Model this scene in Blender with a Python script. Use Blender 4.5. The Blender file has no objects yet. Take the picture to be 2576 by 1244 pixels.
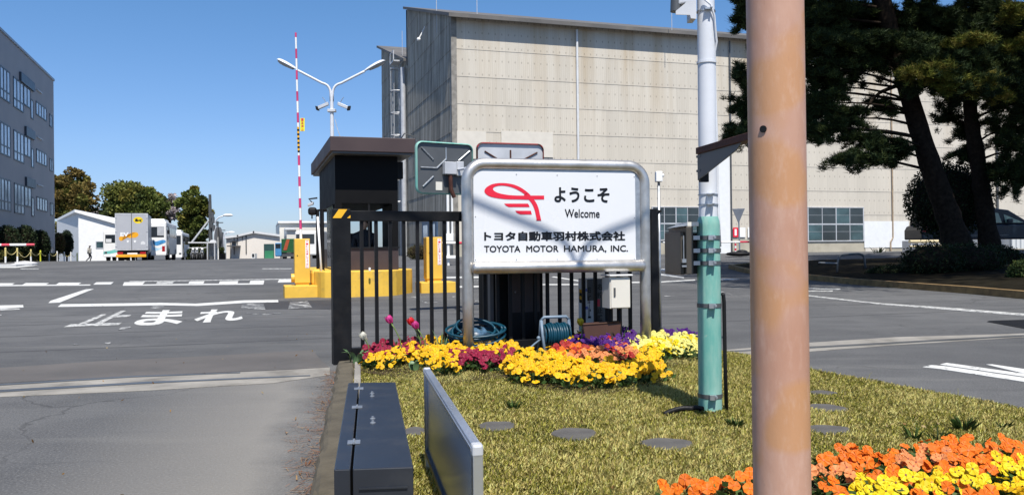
import bpy, bmesh, math, random
import numpy as np
from mathutils import Vector, Matrix
random.seed(7); RNG = np.random.default_rng(11)
SC = bpy.context.scene; COL = SC.collection
R = math.radians
# ------------------------------------------------------------------ camera
EYE = 0.9; FPX = 2080.0; CX, CY = 1288.0, 622.0; ROLL = 0.0105; PIT = math.atan(5.0/FPX)
W_ = Vector((0, math.cos(PIT), math.sin(PIT))); U0 = Vector((0, -math.sin(PIT), math.cos(PIT))); R0 = Vector((1, 0, 0))
RX = math.cos(ROLL)*R0 - math.sin(ROLL)*U0; UX = math.sin(ROLL)*R0 + math.cos(ROLL)*U0
CAM = Vector((0, 0, EYE))
cd = bpy.data.cameras.new('camera'); cam = bpy.data.objects.new('camera', cd); COL.objects.link(cam)
cam.matrix_world = Matrix(((RX.x, UX.x, -W_.x, 0), (RX.y, UX.y, -W_.y, 0), (RX.z, UX.z, -W_.z, EYE), (0, 0, 0, 1)))
cd.sensor_fit = 'HORIZONTAL'; cd.sensor_width = 36; cd.lens = FPX/2576*36; cd.clip_start = .05; cd.clip_end = 4000
SC.camera = cam
# ------------------------------------------------------------------ light
SUN_EL = R(60); SUN_AZ = math.atan2(.2, -.98)
SUN = Vector((math.sin(SUN_AZ)*math.cos(SUN_EL), math.cos(SUN_AZ)*math.cos(SUN_EL), math.sin(SUN_EL)))
wd = bpy.data.worlds.new('World'); SC.world = wd; wd.use_nodes = True
nt = wd.node_tree; sky = nt.nodes.new('ShaderNodeTexSky'); sky.sky_type = 'NISHITA'; sky.sun_disc = False
sky.sun_elevation = SUN_EL; sky.sun_rotation = SUN_AZ; sky.altitude = 0; sky.air_density = 1.0; sky.dust_density = .3; sky.ozone_density = 2.0
tc_ = nt.nodes.new('ShaderNodeTexCoord'); sx_ = nt.nodes.new('ShaderNodeSeparateXYZ'); nt.links.new(tc_.outputs['Generated'], sx_.inputs[0])
cr_ = nt.nodes.new('ShaderNodeValToRGB'); nt.links.new(sx_.outputs[2], cr_.inputs[0]); ce_ = cr_.color_ramp.elements
ce_[0].position = 0; ce_[0].color = (.52, .60, .88, 1); ce_[1].position = .30; ce_[1].color = (.49, .73, .93, 1); e_ = ce_.new(.12); e_.color = (.56, .69, .93, 1); e_ = ce_.new(.7); e_.color = (.8, .85, .95, 1)
mu_ = nt.nodes.new('ShaderNodeMix'); mu_.data_type = 'RGBA'; mu_.blend_type = 'MULTIPLY'; mu_.inputs[0].default_value = 1; nt.links.new(sky.outputs[0], mu_.inputs[6]); nt.links.new(cr_.outputs[0], mu_.inputs[7])
nt.links.new(mu_.outputs[2], nt.nodes['Background'].inputs[0]); nt.nodes['Background'].inputs[1].default_value = .105
sl = bpy.data.lights.new('sun', 'SUN'); sl.energy = 4.8; sl.angle = R(.53); sl.color = (1, .955, .88)
so = bpy.data.objects.new('sun', sl); COL.objects.link(so); so.rotation_euler = SUN.to_track_quat('Z', 'Y').to_euler(); so.location = (0, 0, 30)
SC.view_settings.view_transform = 'Standard'; SC.view_settings.look = 'None'; SC.view_settings.exposure = .5; SC.view_settings.gamma = 1
# ------------------------------------------------------------------ pixel -> place helpers (pixels of the 2576 x 1244 picture)
def ray(x, y): return (W_*FPX + RX*(x-CX) - UX*(y-CY)).normalized()
def ss(a, b, x):
    t = min(1, max(0, (x-a)/(b-a))); return t*t*(3-2*t)
def hz(X, Y):
    h = .45*ss(14, 46, Y); l = X+.316*(Y-54.6)
    h *= 1-(1-ss(-12, -4, l))*ss(50, 95, Y)
    return h + .3*math.exp(-((X-22)/7)**2-((Y-37)/5)**2)
def gp(x, y, z=0):
    d = ray(x, y); t = .5
    f = lambda t: EYE+d.z*t-z-hz(d.x*t, d.y*t)
    while t < 300 and f(t) > 0: t += .2 if t < 60 else .5
    a, b = t-.5, t
    for _ in range(30):
        m = (a+b)/2
        if f(m) > 0: a = m
        else: b = m
    return CAM+d*b
def at(x, y, Y):
    d = ray(x, y); return CAM+d*(Y/d.y)
def fr(o, u):
    u = Vector((u[0], u[1])).normalized(); return (o[0], o[1], u.x, u.y)
def L(F, u, v, z): return Vector((F[0]+F[2]*u-F[3]*v, F[1]+F[3]*u+F[2]*v, z))
def hit(F, x, y, v=0):
    d = ray(x, y); o = L(F, 0, v, 0); nx, ny = -F[3], F[2]
    t = ((o.x-CAM.x)*nx+(o.y-CAM.y)*ny)/(d.x*nx+d.y*ny); p = CAM+d*t
    return ((p.x-F[0])*F[2]+(p.y-F[1])*F[3], p.z)
# ------------------------------------------------------------------ objects
def wloc(o):
    v = Vector((0, 0, 0))
    while o is not None: v += o.location; o = o.parent
    return v
def tag(o, label=None, cat=None, group=None, kind=None):
    if label: o['label'] = label
    if cat: o['category'] = cat
    if group: o['group'] = group
    if kind: o['kind'] = kind
    return o
def thing(name, loc, label, cat, group=None):
    o = bpy.data.objects.new(name, None); COL.objects.link(o); o.location = loc; o.empty_display_size = .2
    return tag(o, label, cat, group)
def link(o, parent=None):
    COL.objects.link(o)
    if parent is not None: o.parent = parent
    return o
def copy_tree(o, parent=None):
    c = o.copy(); COL.objects.link(c); c.parent = parent
    for ch in list(o.children): copy_tree(ch, c)
    return c
class MB:
    def __init__(s): s.v = []; s.f = []; s.m = []
    def add(s, vs, fs, m=0):
        n = len(s.v); s.v += [tuple(p) for p in vs]; s.f += [tuple(i+n for i in f) for f in fs]; s.m += [m]*len(fs); return s
    def box(s, o, a, b, c, m=0):
        o, a, b, c = map(Vector, (o, a, b, c))
        if a.cross(b).dot(c) < 0: a, b = b, a
        p = [o, o+a, o+a+b, o+b, o+c, o+a+c, o+a+b+c, o+b+c]
        return s.add(p, [(3, 2, 1, 0), (4, 5, 6, 7), (0, 1, 5, 4), (1, 2, 6, 5), (2, 3, 7, 6), (3, 0, 4, 7)], m)
    def fb(s, F, u0, u1, v0, v1, z0, z1, m=0):
        o = L(F, u0, v0, z0); return s.box(o, L(F, u1, v0, z0)-o, L(F, u0, v1, z0)-o, Vector((0, 0, z1-z0)), m)
    def cb(s, c, sx, sy, sz, m=0): return s.box((c[0]-sx/2, c[1]-sy/2, c[2]-sz/2), (sx, 0, 0), (0, sy, 0), (0, 0, sz), m)
    def tube(s, pts, rad, seg=10, cap=True, m=0):
        pts = [Vector(p) for p in pts]; n = len(pts)
        if not hasattr(rad, '__len__'): rad = [rad]*n
        t0 = (pts[1]-pts[0]).normalized(); a = t0.orthogonal().normalized(); vs = []; fs = []
        for i in range(n):
            t = (pts[min(i+1, n-1)]-pts[max(i-1, 0)]).normalized(); a = (a-t*a.dot(t)).normalized(); b = t.cross(a)
            for k in range(seg):
                g = 2*math.pi*k/seg; vs.append(pts[i]+(a*math.cos(g)+b*math.sin(g))*rad[i])
        for i in range(n-1):
            for k in range(seg):
                k2 = (k+1) % seg; fs.append((i*seg+k, i*seg+k2, (i+1)*seg+k2, (i+1)*seg+k))
        if cap: fs += [tuple(range(seg-1, -1, -1)), tuple(range((n-1)*seg, n*seg))]
        return s.add(vs, fs, m)
    def ball(s, c, r, seg=12, rings=8, m=0):
        c = Vector(c); r = r if hasattr(r, '__len__') else (r, r, r); vs = []; fs = []
        for i in range(rings+1):
            th = math.pi*i/rings
            for k in range(seg):
                g = 2*math.pi*k/seg; vs.append((c.x+r[0]*math.sin(th)*math.cos(g), c.y+r[1]*math.sin(th)*math.sin(g), c.z+r[2]*math.cos(th)))
        for i in range(rings):
            for k in range(seg):
                k2 = (k+1) % seg; fs.append((i*seg+k, (i+1)*seg+k, (i+1)*seg+k2, i*seg+k2))
        return s.add(vs, fs, m)
    def prism(s, pts, d, m=0):           # planar polygon pts (3d), thickness vector d
        pts = [Vector(p) for p in pts]; d = Vector(d); n = len(pts)
        nr = sum(((pts[i]-pts[0]).cross(pts[(i+1) % n]-pts[0]) for i in range(n)), Vector())
        if nr.dot(d) < 0: pts.reverse()
        return s.add(pts+[p+d for p in pts], [tuple(range(n-1, -1, -1)), tuple(range(n, 2*n))]+[(i, (i+1) % n, n+(i+1) % n, n+i) for i in range(n)], m)
    def build(s, name, mats, parent=None, smooth=False, bevel=0, uvf=None, org=None):
        me = bpy.data.meshes.new(name); o_ = wloc(parent) if parent is not None else Vector((0, 0, 0))
        if org is not None: o_ = Vector(org)
        me.from_pydata([Vector(p)-o_ for p in s.v], [], s.f)
        for m in (mats if isinstance(mats, (list, tuple)) else [mats]): me.materials.append(m)
        me.polygons.foreach_set('material_index', s.m)
        if smooth: me.shade_smooth() if hasattr(me, 'shade_smooth') else None
        if uvf:
            l = me.uv_layers.new(name='UVMap')
            for lp in me.loops: l.data[lp.index].uv = uvf(Vector(s.v[lp.vertex_index]))
        ob = bpy.data.objects.new(name, me); link(ob, parent)
        if org is not None and parent is None: ob.location = o_
        if smooth == 2:
            b = ob.modifiers.new('split', 'EDGE_SPLIT'); b.split_angle = R(40)
        if bevel:
            b = ob.modifiers.new('bevel', 'BEVEL'); b.width = bevel; b.segments = 2; b.limit_method = 'ANGLE'; b.angle_limit = R(40)
        return ob
def np_mesh(name, V, Fq, mat, parent=None, tint=None, kind=None, smooth=False):
    me = bpy.data.meshes.new(name); n = len(V); k = Fq.shape[1]; nf = len(Fq)
    me.vertices.add(n); me.vertices.foreach_set('co', np.ascontiguousarray(V, dtype=np.float32).ravel())
    me.loops.add(nf*k); me.loops.foreach_set('vertex_index', np.ascontiguousarray(Fq, dtype=np.int32).ravel())
    me.polygons.add(nf); me.polygons.foreach_set('loop_start', np.arange(0, nf*k, k, dtype=np.int32))
    if tint is not None:
        a = me.attributes.new('tint', 'FLOAT_COLOR', 'POINT'); c = np.ones((n, 4), np.float32); c[:, :3] = tint; a.data.foreach_set('color', c.ravel())
    me.update(calc_edges=True); me.validate(); me.materials.append(mat)
    if smooth: me.polygons.foreach_set('use_smooth', np.ones(nf, bool))
    o = bpy.data.objects.new(name, me); return link(o, parent)
def leaf_cards(name, P, size, mat, tint, parent=None, aspect=.5, up=0.0, dirs=None):
    """diamond leaf faces at P (N,3): each with a random direction"""
    n = len(P); size = np.broadcast_to(size, (n,)).reshape(n, 1)
    d = RNG.normal(size=(n, 3)) if dirs is None else dirs + RNG.normal(size=(n, 3))*.35
    d[:, 2] += up; d /= np.linalg.norm(d, axis=1, keepdims=True)
    q = RNG.normal(size=(n, 3)); s = np.cross(d, q); s /= np.linalg.norm(s, axis=1, keepdims=True)
    V = np.stack([P-d*size*.5, P+s*size*aspect*.5, P+d*size*.5, P-s*size*aspect*.5], 1).reshape(-1, 3)
    F = np.arange(4*n).reshape(n, 4)
    o_ = np.array(wloc(parent)) if parent is not None else 0
    return np_mesh(name, V-o_, F, mat, parent, np.repeat(tint, 4, axis=0))
def shell(c, r, n, lo=.55):
    d = RNG.normal(size=(n, 3)); d /= np.linalg.norm(d, axis=1, keepdims=True)
    return np.array(c)+d*np.array(r)*(lo+(1-lo)*RNG.random((n, 1))**.6)
def tints(n, cols, jit=.25):
    c = np.array(cols)[RNG.integers(0, len(cols), n)]; return c*(1+jit*(RNG.random((n, 1))*2-1))
# ------------------------------------------------------------------ materials
class NB:
    def __init__(s, name):
        s.mat = bpy.data.materials.new(name); s.mat.use_nodes = True; s.nt = s.mat.node_tree; s.p = s.nt.nodes['Principled BSDF']
    def n(s, t, **kw):
        x = s.nt.nodes.new(t)
        for k, v in kw.items(): setattr(x, k, v)
        return x
    def lk(s, a, b): s.nt.links.new(a, b)
    def setin(s, sock, v):
        if hasattr(v, 'is_output') or isinstance(v, bpy.types.NodeSocket): s.lk(v, sock)
        else: sock.default_value = v
    def math(s, op, a, b=0, c=None):
        x = s.n('ShaderNodeMath', operation=op); s.setin(x.inputs[0], a); s.setin(x.inputs[1], b)
        if c is not None: s.setin(x.inputs[2], c)
        return x.outputs[0]
    def co(s, which='Object', scale=(1, 1, 1), rot=(0, 0, 0)):
        t = s.n('ShaderNodeTexCoord'); m = s.n('ShaderNodeMapping'); m.inputs['Scale'].default_value = scale; m.inputs['Rotation'].default_value = rot
        s.lk(t.outputs[which], m.inputs[0]); return m.outputs[0]
    def noise(s, v, scale, det=4, rough=.55):
        x = s.n('ShaderNodeTexNoise'); s.lk(v, x.inputs['Vector']); x.inputs['Scale'].default_value = scale; x.inputs['Detail'].default_value = det; x.inputs['Roughness'].default_value = rough
        return x.outputs['Fac']
    def ramp(s, f, a, b, lo=0., hi=1.):
        x = s.n('ShaderNodeMapRange', clamp=True); s.lk(f, x.inputs[0])
        for i, v in enumerate((a, b, lo, hi)): x.inputs[i+1].default_value = v
        return x.outputs[0]
    def mix(s, f, a, b, typ='MIX'):
        x = s.n('ShaderNodeMix', data_type='RGBA', blend_type=typ)
        s.setin(x.inputs[0], f)
        for i, v in ((6, a), (7, b)): s.setin(x.inputs[i], (*v, 1) if isinstance(v, (tuple, list)) and len(v) == 3 else v)
        return x.outputs[2]
    def bump(s, h, st, dist=.01):
        x = s.n('ShaderNodeBump'); x.inputs['Strength'].default_value = st; x.inputs['Distance'].default_value = dist; s.lk(h, x.inputs['Height']); s.lk(x.outputs[0], s.p.inputs['Normal'])
    def out(s, col=None, rough=.6, metal=0., spec=.5):
        if col is not None: s.setin(s.p.inputs['Base Color'], (*col, 1) if isinstance(col, tuple) and len(col) == 3 else col)
        s.setin(s.p.inputs['Roughness'], rough); s.setin(s.p.inputs['Metallic'], metal); s.p.inputs['Specular IOR Level'].default_value = spec
        return s.mat
def mat(name, c, rough=.6, metal=0., var=.12, vs=3., bump=0., bs=60., spec=.4, dirt=None, dfac=.35, ds=2.):
    b = NB(name); v = b.co('Object'); n1 = b.noise(v, vs); lo = tuple(x*(1-var) for x in c); hi = tuple(min(1, x*(1+var)) for x in c)
    col = b.mix(b.ramp(n1, .3, .7), lo, hi)
    if dirt: col = b.mix(b.ramp(b.noise(v, ds, 6, .65), .52, .75, 0, dfac), col, dirt)
    if bump: b.bump(b.noise(v, bs, 3), bump, .01)
    return b.out(col, b.ramp(n1, .2, .8, max(.03, rough-.08), min(1, rough+.08)), metal, spec)
def tint_mat(name, rough=.6, trans=.25, spec=.3):
    b = NB(name); a = b.n('ShaderNodeAttribute', attribute_name='tint'); b.out(None, rough, 0, spec); b.lk(a.outputs['Color'], b.p.inputs['Base Color'])
    if trans:
        t = b.n('ShaderNodeBsdfTranslucent'); b.lk(a.outputs['Color'], t.inputs['Color']); m = b.n('ShaderNodeMixShader'); m.inputs[0].default_value = trans
        b.lk(b.p.outputs[0], m.inputs[1]); b.lk(t.outputs[0], m.inputs[2]); b.lk(m.outputs[0], b.nt.nodes['Material Output'].inputs['Surface'])
    return b.mat
M = {}
M['white'] = mat('white_paint', (.78, .78, .77), .4, var=.04, dirt=(.5, .48, .44), dfac=.2)
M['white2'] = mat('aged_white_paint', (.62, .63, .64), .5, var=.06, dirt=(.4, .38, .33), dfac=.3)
M['polewhite'] = mat('pole_white_paint', (.60, .62, .66), .38, var=.05, vs=5, dirt=(.42, .40, .36), dfac=.25, ds=6, bump=.05)
M['black'] = mat('black_paint', (.007, .0075, .009), .5, var=.3, vs=6, dirt=(.03, .027, .024), dfac=.35, ds=7, spec=.2)
M['blackm'] = mat('black_plastic', (.008, .008, .009), .55, spec=.25)
M['booth'] = mat('booth_dark_panel', (.005, .005, .0055), .6, var=.15, spec=.12)
M['boothbrown'] = mat('brown_coated_panel', (.05, .034, .033), .5, var=.1, dirt=(.06, .05, .045), dfac=.3)
M['fascia'] = mat('brown_roof_sheet', (.055, .036, .036), .55, var=.1, vs=1.5)
M['yellow'] = mat('yellow_paint', (.72, .43, .06), .45, var=.06, dirt=(.35, .2, .05), dfac=.3, ds=5)
M['yellowc'] = mat('yellow_painted_concrete', (.70, .43, .055), .7, var=.1, vs=4, bump=.25, bs=60, dirt=(.28, .2, .1), dfac=.6, ds=5)
M['red'] = mat('red_paint', (.62, .03, .07), .4)
M['magenta'] = mat('faded_red_tape', (.55, .05, .16), .45)
M['amber'] = mat('amber_tape', (.8, .42, .02), .45)
M['signred'] = mat('sign_red', (.68, .018, .045), .35, var=.02)
M['ink'] = mat('black_lettering', (.006, .006, .008), .4)
M['inkblue'] = mat('blue_lettering', (.02, .04, .45), .4)
M['panel'] = mat('white_sign_panel', (.68, .69, .71), .25, var=.015, spec=.5)
M['grey'] = mat('grey_metal', (.33, .34, .35), .45, .3)
M['lgrey'] = mat('light_grey_metal', (.5, .51, .53), .45, .2)
M['dgrey'] = mat('dark_grey_metal', (.10, .105, .11), .45, .3)
M['galv'] = mat('galvanised_steel', (.42, .44, .46), .4, .75, var=.15, vs=20)
M['alu'] = mat('aluminium', (.55, .58, .63), .32, .8, var=.06)
M['bronze'] = mat('bronze_metal', (.075, .066, .055), .5, .3, dirt=(.04, .03, .025))
M['rust'] = mat('rusty_brown_steel', (.07, .026, .018), .7, .2, var=.4, vs=10, bump=.2)
M['cream'] = mat('cream_box_paint', (.66, .63, .56), .4, var=.03)
M['glassd'] = mat('dark_window_glass', (.03, .04, .045), .06, spec=.6, var=.3, vs=.6)
M['glassb'] = mat('window_glass_sky_tint', (.58, .66, .74), .12, spec=.6, var=.25, vs=1.2)  # pale base colour paints in the sky reflected by the panes
M['screen'] = mat('vehicle_glass', (.022, .028, .035), .06, spec=.7)
M['tyre'] = mat('tyre_rubber', (.015, .015, .015), .85)
M['lens'] = mat('lamp_lens', (.35, .36, .36), .25)
M['redlens'] = mat('red_lens', (.35, .012, .015), .25)
M['concrete'] = mat('weathered_concrete', (.235, .22, .195), .85, var=.25, vs=3, bump=.4, bs=40, dirt=(.10, .09, .075), dfac=.8, ds=2.2)
M['kerb'] = mat('mossy_kerb_concrete', (.085, .072, .05), .9, var=.3, vs=6, bump=.6, bs=45, dirt=(.045, .042, .026), dfac=.85, ds=4.5)
M['paver'] = mat('stepping_stone', (.085, .08, .075), .85, var=.25, vs=9, bump=.5, bs=60, dirt=(.06, .06, .04), dfac=.6, ds=7)
M['soil'] = mat('dark_soil', (.05, .036, .022), .95, var=.35, vs=8, bump=.8, bs=40, spec=.05)
M['turf'] = mat('turf_under_grass', (.19, .155, .055), .95, var=.4, vs=5, bump=.8, bs=80)
M['bark'] = mat('pine_bark', (.022, .016, .012), .95, var=.45, vs=9, bump=1., bs=14, spec=.08, dirt=(.05, .035, .025), dfac=.6, ds=12)
M['leaf'] = tint_mat('leaf_surface', .6, .25, .14)
M['needle'] = tint_mat('pine_needle', .6, .12, .12)
M['grass'] = tint_mat('grass_blade', .65, .3, .15)
M['tulipleaf'] = mat('tulip_leaf', (.10, .18, .075), .5, var=.2)
M['stem'] = mat('flower_stem', (.13, .2, .05), .6)
M['hose'] = mat('blue_hose', (.003, .042, .07), .4, var=.2)
M['bag'] = mat('translucent_blue_plastic', (.05, .12, .2), .25, var=.3)
M['hosegrey'] = mat('blue_grey_plastic', (.16, .22, .29), .45)
M['planter'] = mat('brown_plastic', (.06, .025, .015), .5)
# ------------------------------------------------------------------ ground, road, lawn
def asphalt():
    b = NB('asphalt'); v = b.co('Object')
    big = b.noise(v, .22, 4, .6); mid = b.noise(v, 1.6, 5, .65); fine = b.noise(v, 95, 2, .6)
    c = b.mix(b.ramp(big, .34, .66), (.066, .067, .07), (.122, .122, .122))
    c = b.mix(b.ramp(mid, .45, .72, 0, .55), c, (.052, .053, .056))
    trk = b.noise(b.co('Object', scale=(.25, 2.2, 1), rot=(0, 0, -.35)), 1.1, 4, .6); c = b.mix(b.ramp(trk, .55, .72, 0, .5), c, (.15, .148, .142)); c = b.mix(b.ramp(trk, .42, .30, 0, .5), c, (.045, .045, .048))
    c = b.mix(b.ramp(fine, .56, .72, 0, .6), c, (.22, .22, .215))
    c = b.mix(b.ramp(fine, .44, .28, 0, .7), c, (.028, .028, .03))
    f2 = b.noise(v, 24, 3, .7); c = b.mix(b.ramp(f2, .60, .72, 0, .35), c, (.16, .155, .145))
    # tar joints across the road, straight saw-cut seams along the gate direction
    rot = b.co('Object', rot=(0, 0, -math.atan(.33)))
    sx = b.n('ShaderNodeSeparateXYZ'); b.lk(rot, sx.inputs[0]); wob = b.noise(v, .8, 3)
    yy = b.math('ADD', sx.outputs[1], b.math('MULTIPLY', wob, .25))
    cell = b.math('FRACT', b.math('MULTIPLY', yy, .62)); d = b.math('ABSOLUTE', b.math('SUBTRACT', cell, .5))
    line = b.ramp(d, .012, .028, 1, 0)
    far = b.ramp(sx.outputs[1], 7.2, 7.4); far2 = b.ramp(sx.outputs[1], 17, 20, 1, 0)
    c = b.mix(b.math('MULTIPLY', b.math('MULTIPLY', line, far), b.math('MULTIPLY', far2, .6)), c, (.03, .03, .033))
    vo = b.n('ShaderNodeTexVoronoi', feature='DISTANCE_TO_EDGE'); ad = b.n('ShaderNodeVectorMath', operation='ADD'); nn = b.n('ShaderNodeTexNoise'); b.lk(v, nn.inputs['Vector']); nn.inputs['Scale'].default_value = 1.5; nn.inputs['Detail'].default_value = 5; b.lk(v, ad.inputs[0]); b.lk(nn.outputs['Color'], ad.inputs[1]); b.lk(ad.outputs[0], vo.inputs['Vector']); vo.inputs['Scale'].default_value = .42
    c = b.mix(b.math('MULTIPLY', b.ramp(vo.outputs['Distance'], .0025, .007, 1, 0), b.ramp(big, .42, .6, 0, .75)), c, (.03, .03, .031))
    # oily dark drip patches
    oil = b.noise(b.co('Object', scale=(.55, 1.5, 1)), .9, 3)
    c = b.mix(b.ramp(oil, .64, .74, 0, .6), c, (.036, .037, .044))
    # sandy dust washed against the kerb in the foreground
    s2 = b.n('ShaderNodeSeparateXYZ'); b.lk(v, s2.inputs[0]); X, Y = s2.outputs[0], s2.outputs[1]
    k = b.math('ADD', X, b.math('MULTIPLY', Y, .184)); k = b.math('ADD', k, b.math('MULTIPLY', mid, .5))
    dust = b.math('MULTIPLY', b.ramp(k, -1.15, -.25), b.ramp(k, .10, -.25)); dust = b.math('MULTIPLY', dust, b.ramp(Y, 6.6, 5.6))
    c = b.mix(b.math('MULTIPLY', dust, .7), c, (.225, .212, .19))
    b.bump(b.math('ADD', fine, b.math('MULTIPLY', mid, .6)), .55, .01)
    return b.out(c, .86, 0, .3)
M['asphalt'] = asphalt()
def grid(name, xs, ys, m, zf, parent=None):
    V = [(x, y, zf(x, y)) for y in ys for x in xs]; n = len(xs)
    F = [(j*n+i, j*n+i+1, (j+1)*n+i+1, (j+1)*n+i) for j in range(len(ys)-1) for i in range(n-1)]
    mb = MB(); mb.add(V, F); return mb.build(name, m, smooth=True)
xs = [-1500, -600, -300, -200]+list(np.arange(-120, 121, 3.))+[200, 300, 600, 1500]
ys = [-60, -20, -6]+list(np.arange(0, 110, 1.5))+[120, 150, 200, 300, 600, 2500]
tag(grid('asphalt_road', xs, ys, M['asphalt'], hz), kind='structure')
LIFT = .004
def drape(name, polys, m, lift=LIFT, kind='structure'):
    mb = MB()
    for pl in polys: 
        pts = [gp(x, y) for x, y in pl]; mb.prism([p+Vector((0, 0, lift-.003)) for p in pts], (0, 0, .003))
    return tag(mb.build(name, m), kind=kind)
def worn(name, c, amt, bg=(.085, .086, .088), sc=9):
    b = NB(name); v = b.co('Object'); a = b.noise(v, sc, 6, .75); f = b.noise(v, 60, 2)
    k = b.ramp(b.math('ADD', a, b.math('MULTIPLY', b.math('SUBTRACT', f, .5), .3)), amt-.04, amt+.06)
    col = b.mix(k, bg, c); b.bump(f, .3, .01); return b.out(col, .75, 0, .3)
M['mark'] = worn('road_paint', (.54, .54, .52), .37)
M['markworn'] = worn('worn_road_paint', (.50, .50, .48), .46)
M['markfaint'] = worn('scraped_road_paint', (.52, .52, .5), .56, sc=5)
Z7 = lambda zx, zy: (zx/2.1514, 665.9+zy/2.1514)
z7 = lambda *p: [Z7(a, b) for a, b in p]
drape('road_marking', [
    z7((-20, 108), (-20, 99), (80, 99), (65, 107)), z7((120, 108), (140, 98), (265, 98), (245, 109)), z7((300, 109), (320, 96), (440, 96), (420, 108)), z7((505, 106), (522, 94), (615, 93), (600, 105)),
    z7((-20, 115), (-20, 109), (490, 106), (488, 111)), z7((665, 111), (672, 94), (785, 92), (770, 106)), z7((1020, 101), (1025, 90), (1107, 88), (1100, 101)),
    z7((1185, 101), (1190, 89), (1290, 87), (1285, 101)), z7((1350, 99), (1355, 86), (1430, 84), (1428, 98)), z7((665, 112), (665, 107), (1428, 99), (1425, 106)), z7((1503, 95), (1510, 80), (1590, 78), (1588, 93)),
    z7((262, 206), (275, 194), (465, 132), (508, 130), (325, 203)),
    z7((313, 227), (330, 213), (870, 205), (1060, 210), (1320, 192), (1505, 190), (1507, 203), (1330, 205), (1070, 222), (870, 218)),
    z7((-20, 238), (-20, 220), (125, 217), (127, 230))], M['mark'])
drape('road_marking', [z7((845, 103), (850, 92), (945, 90), (930, 102)), z7((700, 91), (700, 88), (1600, 74), (1600, 78)), z7((-20, 248), (-20, 239), (100, 236), (110, 240)),
    z7((-20, 276), (-20, 272), (8, 270), (8, 274)), z7((1420, 22), (1420, 19), (1580, 19), (1580, 22)), z7((110, 23), (110, 20), (210, 20), (210, 23))], M['markworn'])
drape('road_marking', [z7((1305, 238), (1310, 206), (1425, 206), (1436, 240)), z7((1560, 238), (1570, 200), (1665, 196), (1690, 232)), z7((815, 236), (825, 222), (890, 222), (885, 234)),
    z7((1310, 262), (1310, 258), (1450, 264), (1525, 255), (1520, 262), (1450, 270)), z7((640, 355), (650, 340), (700, 332), (712, 338)), z7((395, 433), (400, 428), (425, 428), (425, 433)), z7((565, 427), (570, 420), (600, 420), (595, 427))], M['markfaint'])
Z1 = lambda zx, zy: ((1700+zx/6.22)/1.1413, (700+zy/6.22)/1.1413)
z1 = lambda *p: [Z1(a, b) for a, b in p]
drape('road_marking', [z1((700, 688), (700, 676), (1225, 668), (1840, 635), (1840, 652), (1225, 685)), z1((2290, 640), (2290, 620), (2500, 618), (2640, 625), (2500, 640)), z1((1100, 470), (1225, 440), (1600, 425), (1600, 460), (1225, 480)),
    z1((1100, 520), (1225, 528), (1640, 592), (1640, 610), (1225, 560))], M['mark'])
ZB = lambda zx, zy: ((1160+zx/3.455)/1.1413, (760+zy/3.455)/1.1413)
zb = lambda *p: [ZB(a, b) for a, b in p]
drape('road_marking', [zb((420, 132), (420, 118), (912, 112), (912, 128)), zb((520, 226), (520, 210), (912, 204), (912, 217)), zb((1360, 200), (1360, 190), (1745, 190), (1745, 200)), zb((1460, 120), (1490, 115), (1745, 155), (1745, 165)),
    zb((2200, 180), (2200, 170), (2340, 168), (2340, 178))], M['mark'])
drape('road_marking', [zb((640, 160), (640, 145), (912, 140), (912, 156)), zb((70, 322), (80, 310), (150, 318), (140, 328)), zb((120, 350), (130, 342), (230, 375), (380, 360), (380, 366), (230, 383)), zb((480, 322), (485, 312), (560, 318), (560, 326)),
    zb((700, 365), (710, 345), (780, 360), (770, 370)), zb((820, 310), (830, 300), (912, 318), (912, 326)), z1((2300, 860), (2300, 840), (2500, 900), (2500, 915)), z1((1290, 940), (1290, 925), (1470, 930), (1470, 943))], M['markfaint'])
ZC = lambda zx, zy: ((2280+zx/2.303)/1.1413, (880+zy/2.303)/1.1413)
zc = lambda *p: [ZC(a, b) for a, b in p]
drape('road_marking', [zc((850, 400), (905, 387), (1000, 394), (1600, 482), (1600, 510), (960, 412)), zc((962, 383), (1010, 372), (1600, 455), (1600, 476)), zc((1268, 383), (1310, 382), (1600, 425), (1600, 462))], M['mark'])
Z3 = lambda zx, zy: ((2280+zx/2.705)/1.1413, (440+zy/2.705)/1.1413)
z3 = lambda *p: [Z3(a, b) for a, b in p]
drape('road_marking', [z3((100, 1108), (100, 1100), (640, 1160), (1300, 1205), (1790, 1245), (1790, 1262), (1300, 1222), (640, 1170)), z3((100, 1052), (110, 1045), (360, 1050), (360, 1058)), z3((110, 1072), (110, 1066), (300, 1064), (300, 1072))], M['markworn'])
# painted characters on the road, flat sheets of paint
def text_mesh(body, bold=0., ext=0.):
    c = bpy.data.curves.new('lettering', 'FONT'); c.body = body; c.offset = bold; c.resolution_u = 4; c.extrude = ext
    o = bpy.data.objects.new('lettering', c); COL.objects.link(o); bpy.context.view_layer.update()
    me = bpy.data.meshes.new_from_object(o.evaluated_get(bpy.context.evaluated_depsgraph_get()))
    bpy.data.objects.remove(o); bpy.data.curves.remove(c)
    return me
def fit_text(name, body, mapf, m, parent=None, bold=0.):
    """mapf: unit square -> world point"""
    me = text_mesh(body, bold); co = np.array([v.co[:] for v in me.vertices]); lo, hi = co.min(0), co.max(0); o_ = wloc(parent) if parent is not None else Vector()
    for v in me.vertices: v.co = mapf((v.co.x-lo[0])/(hi[0]-lo[0]), (v.co.y-lo[1])/(hi[1]-lo[1]))-o_
    me.name = name; me.materials.clear(); me.materials.append(m); me.update()
    return link(bpy.data.objects.new(name, me), parent)
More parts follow.
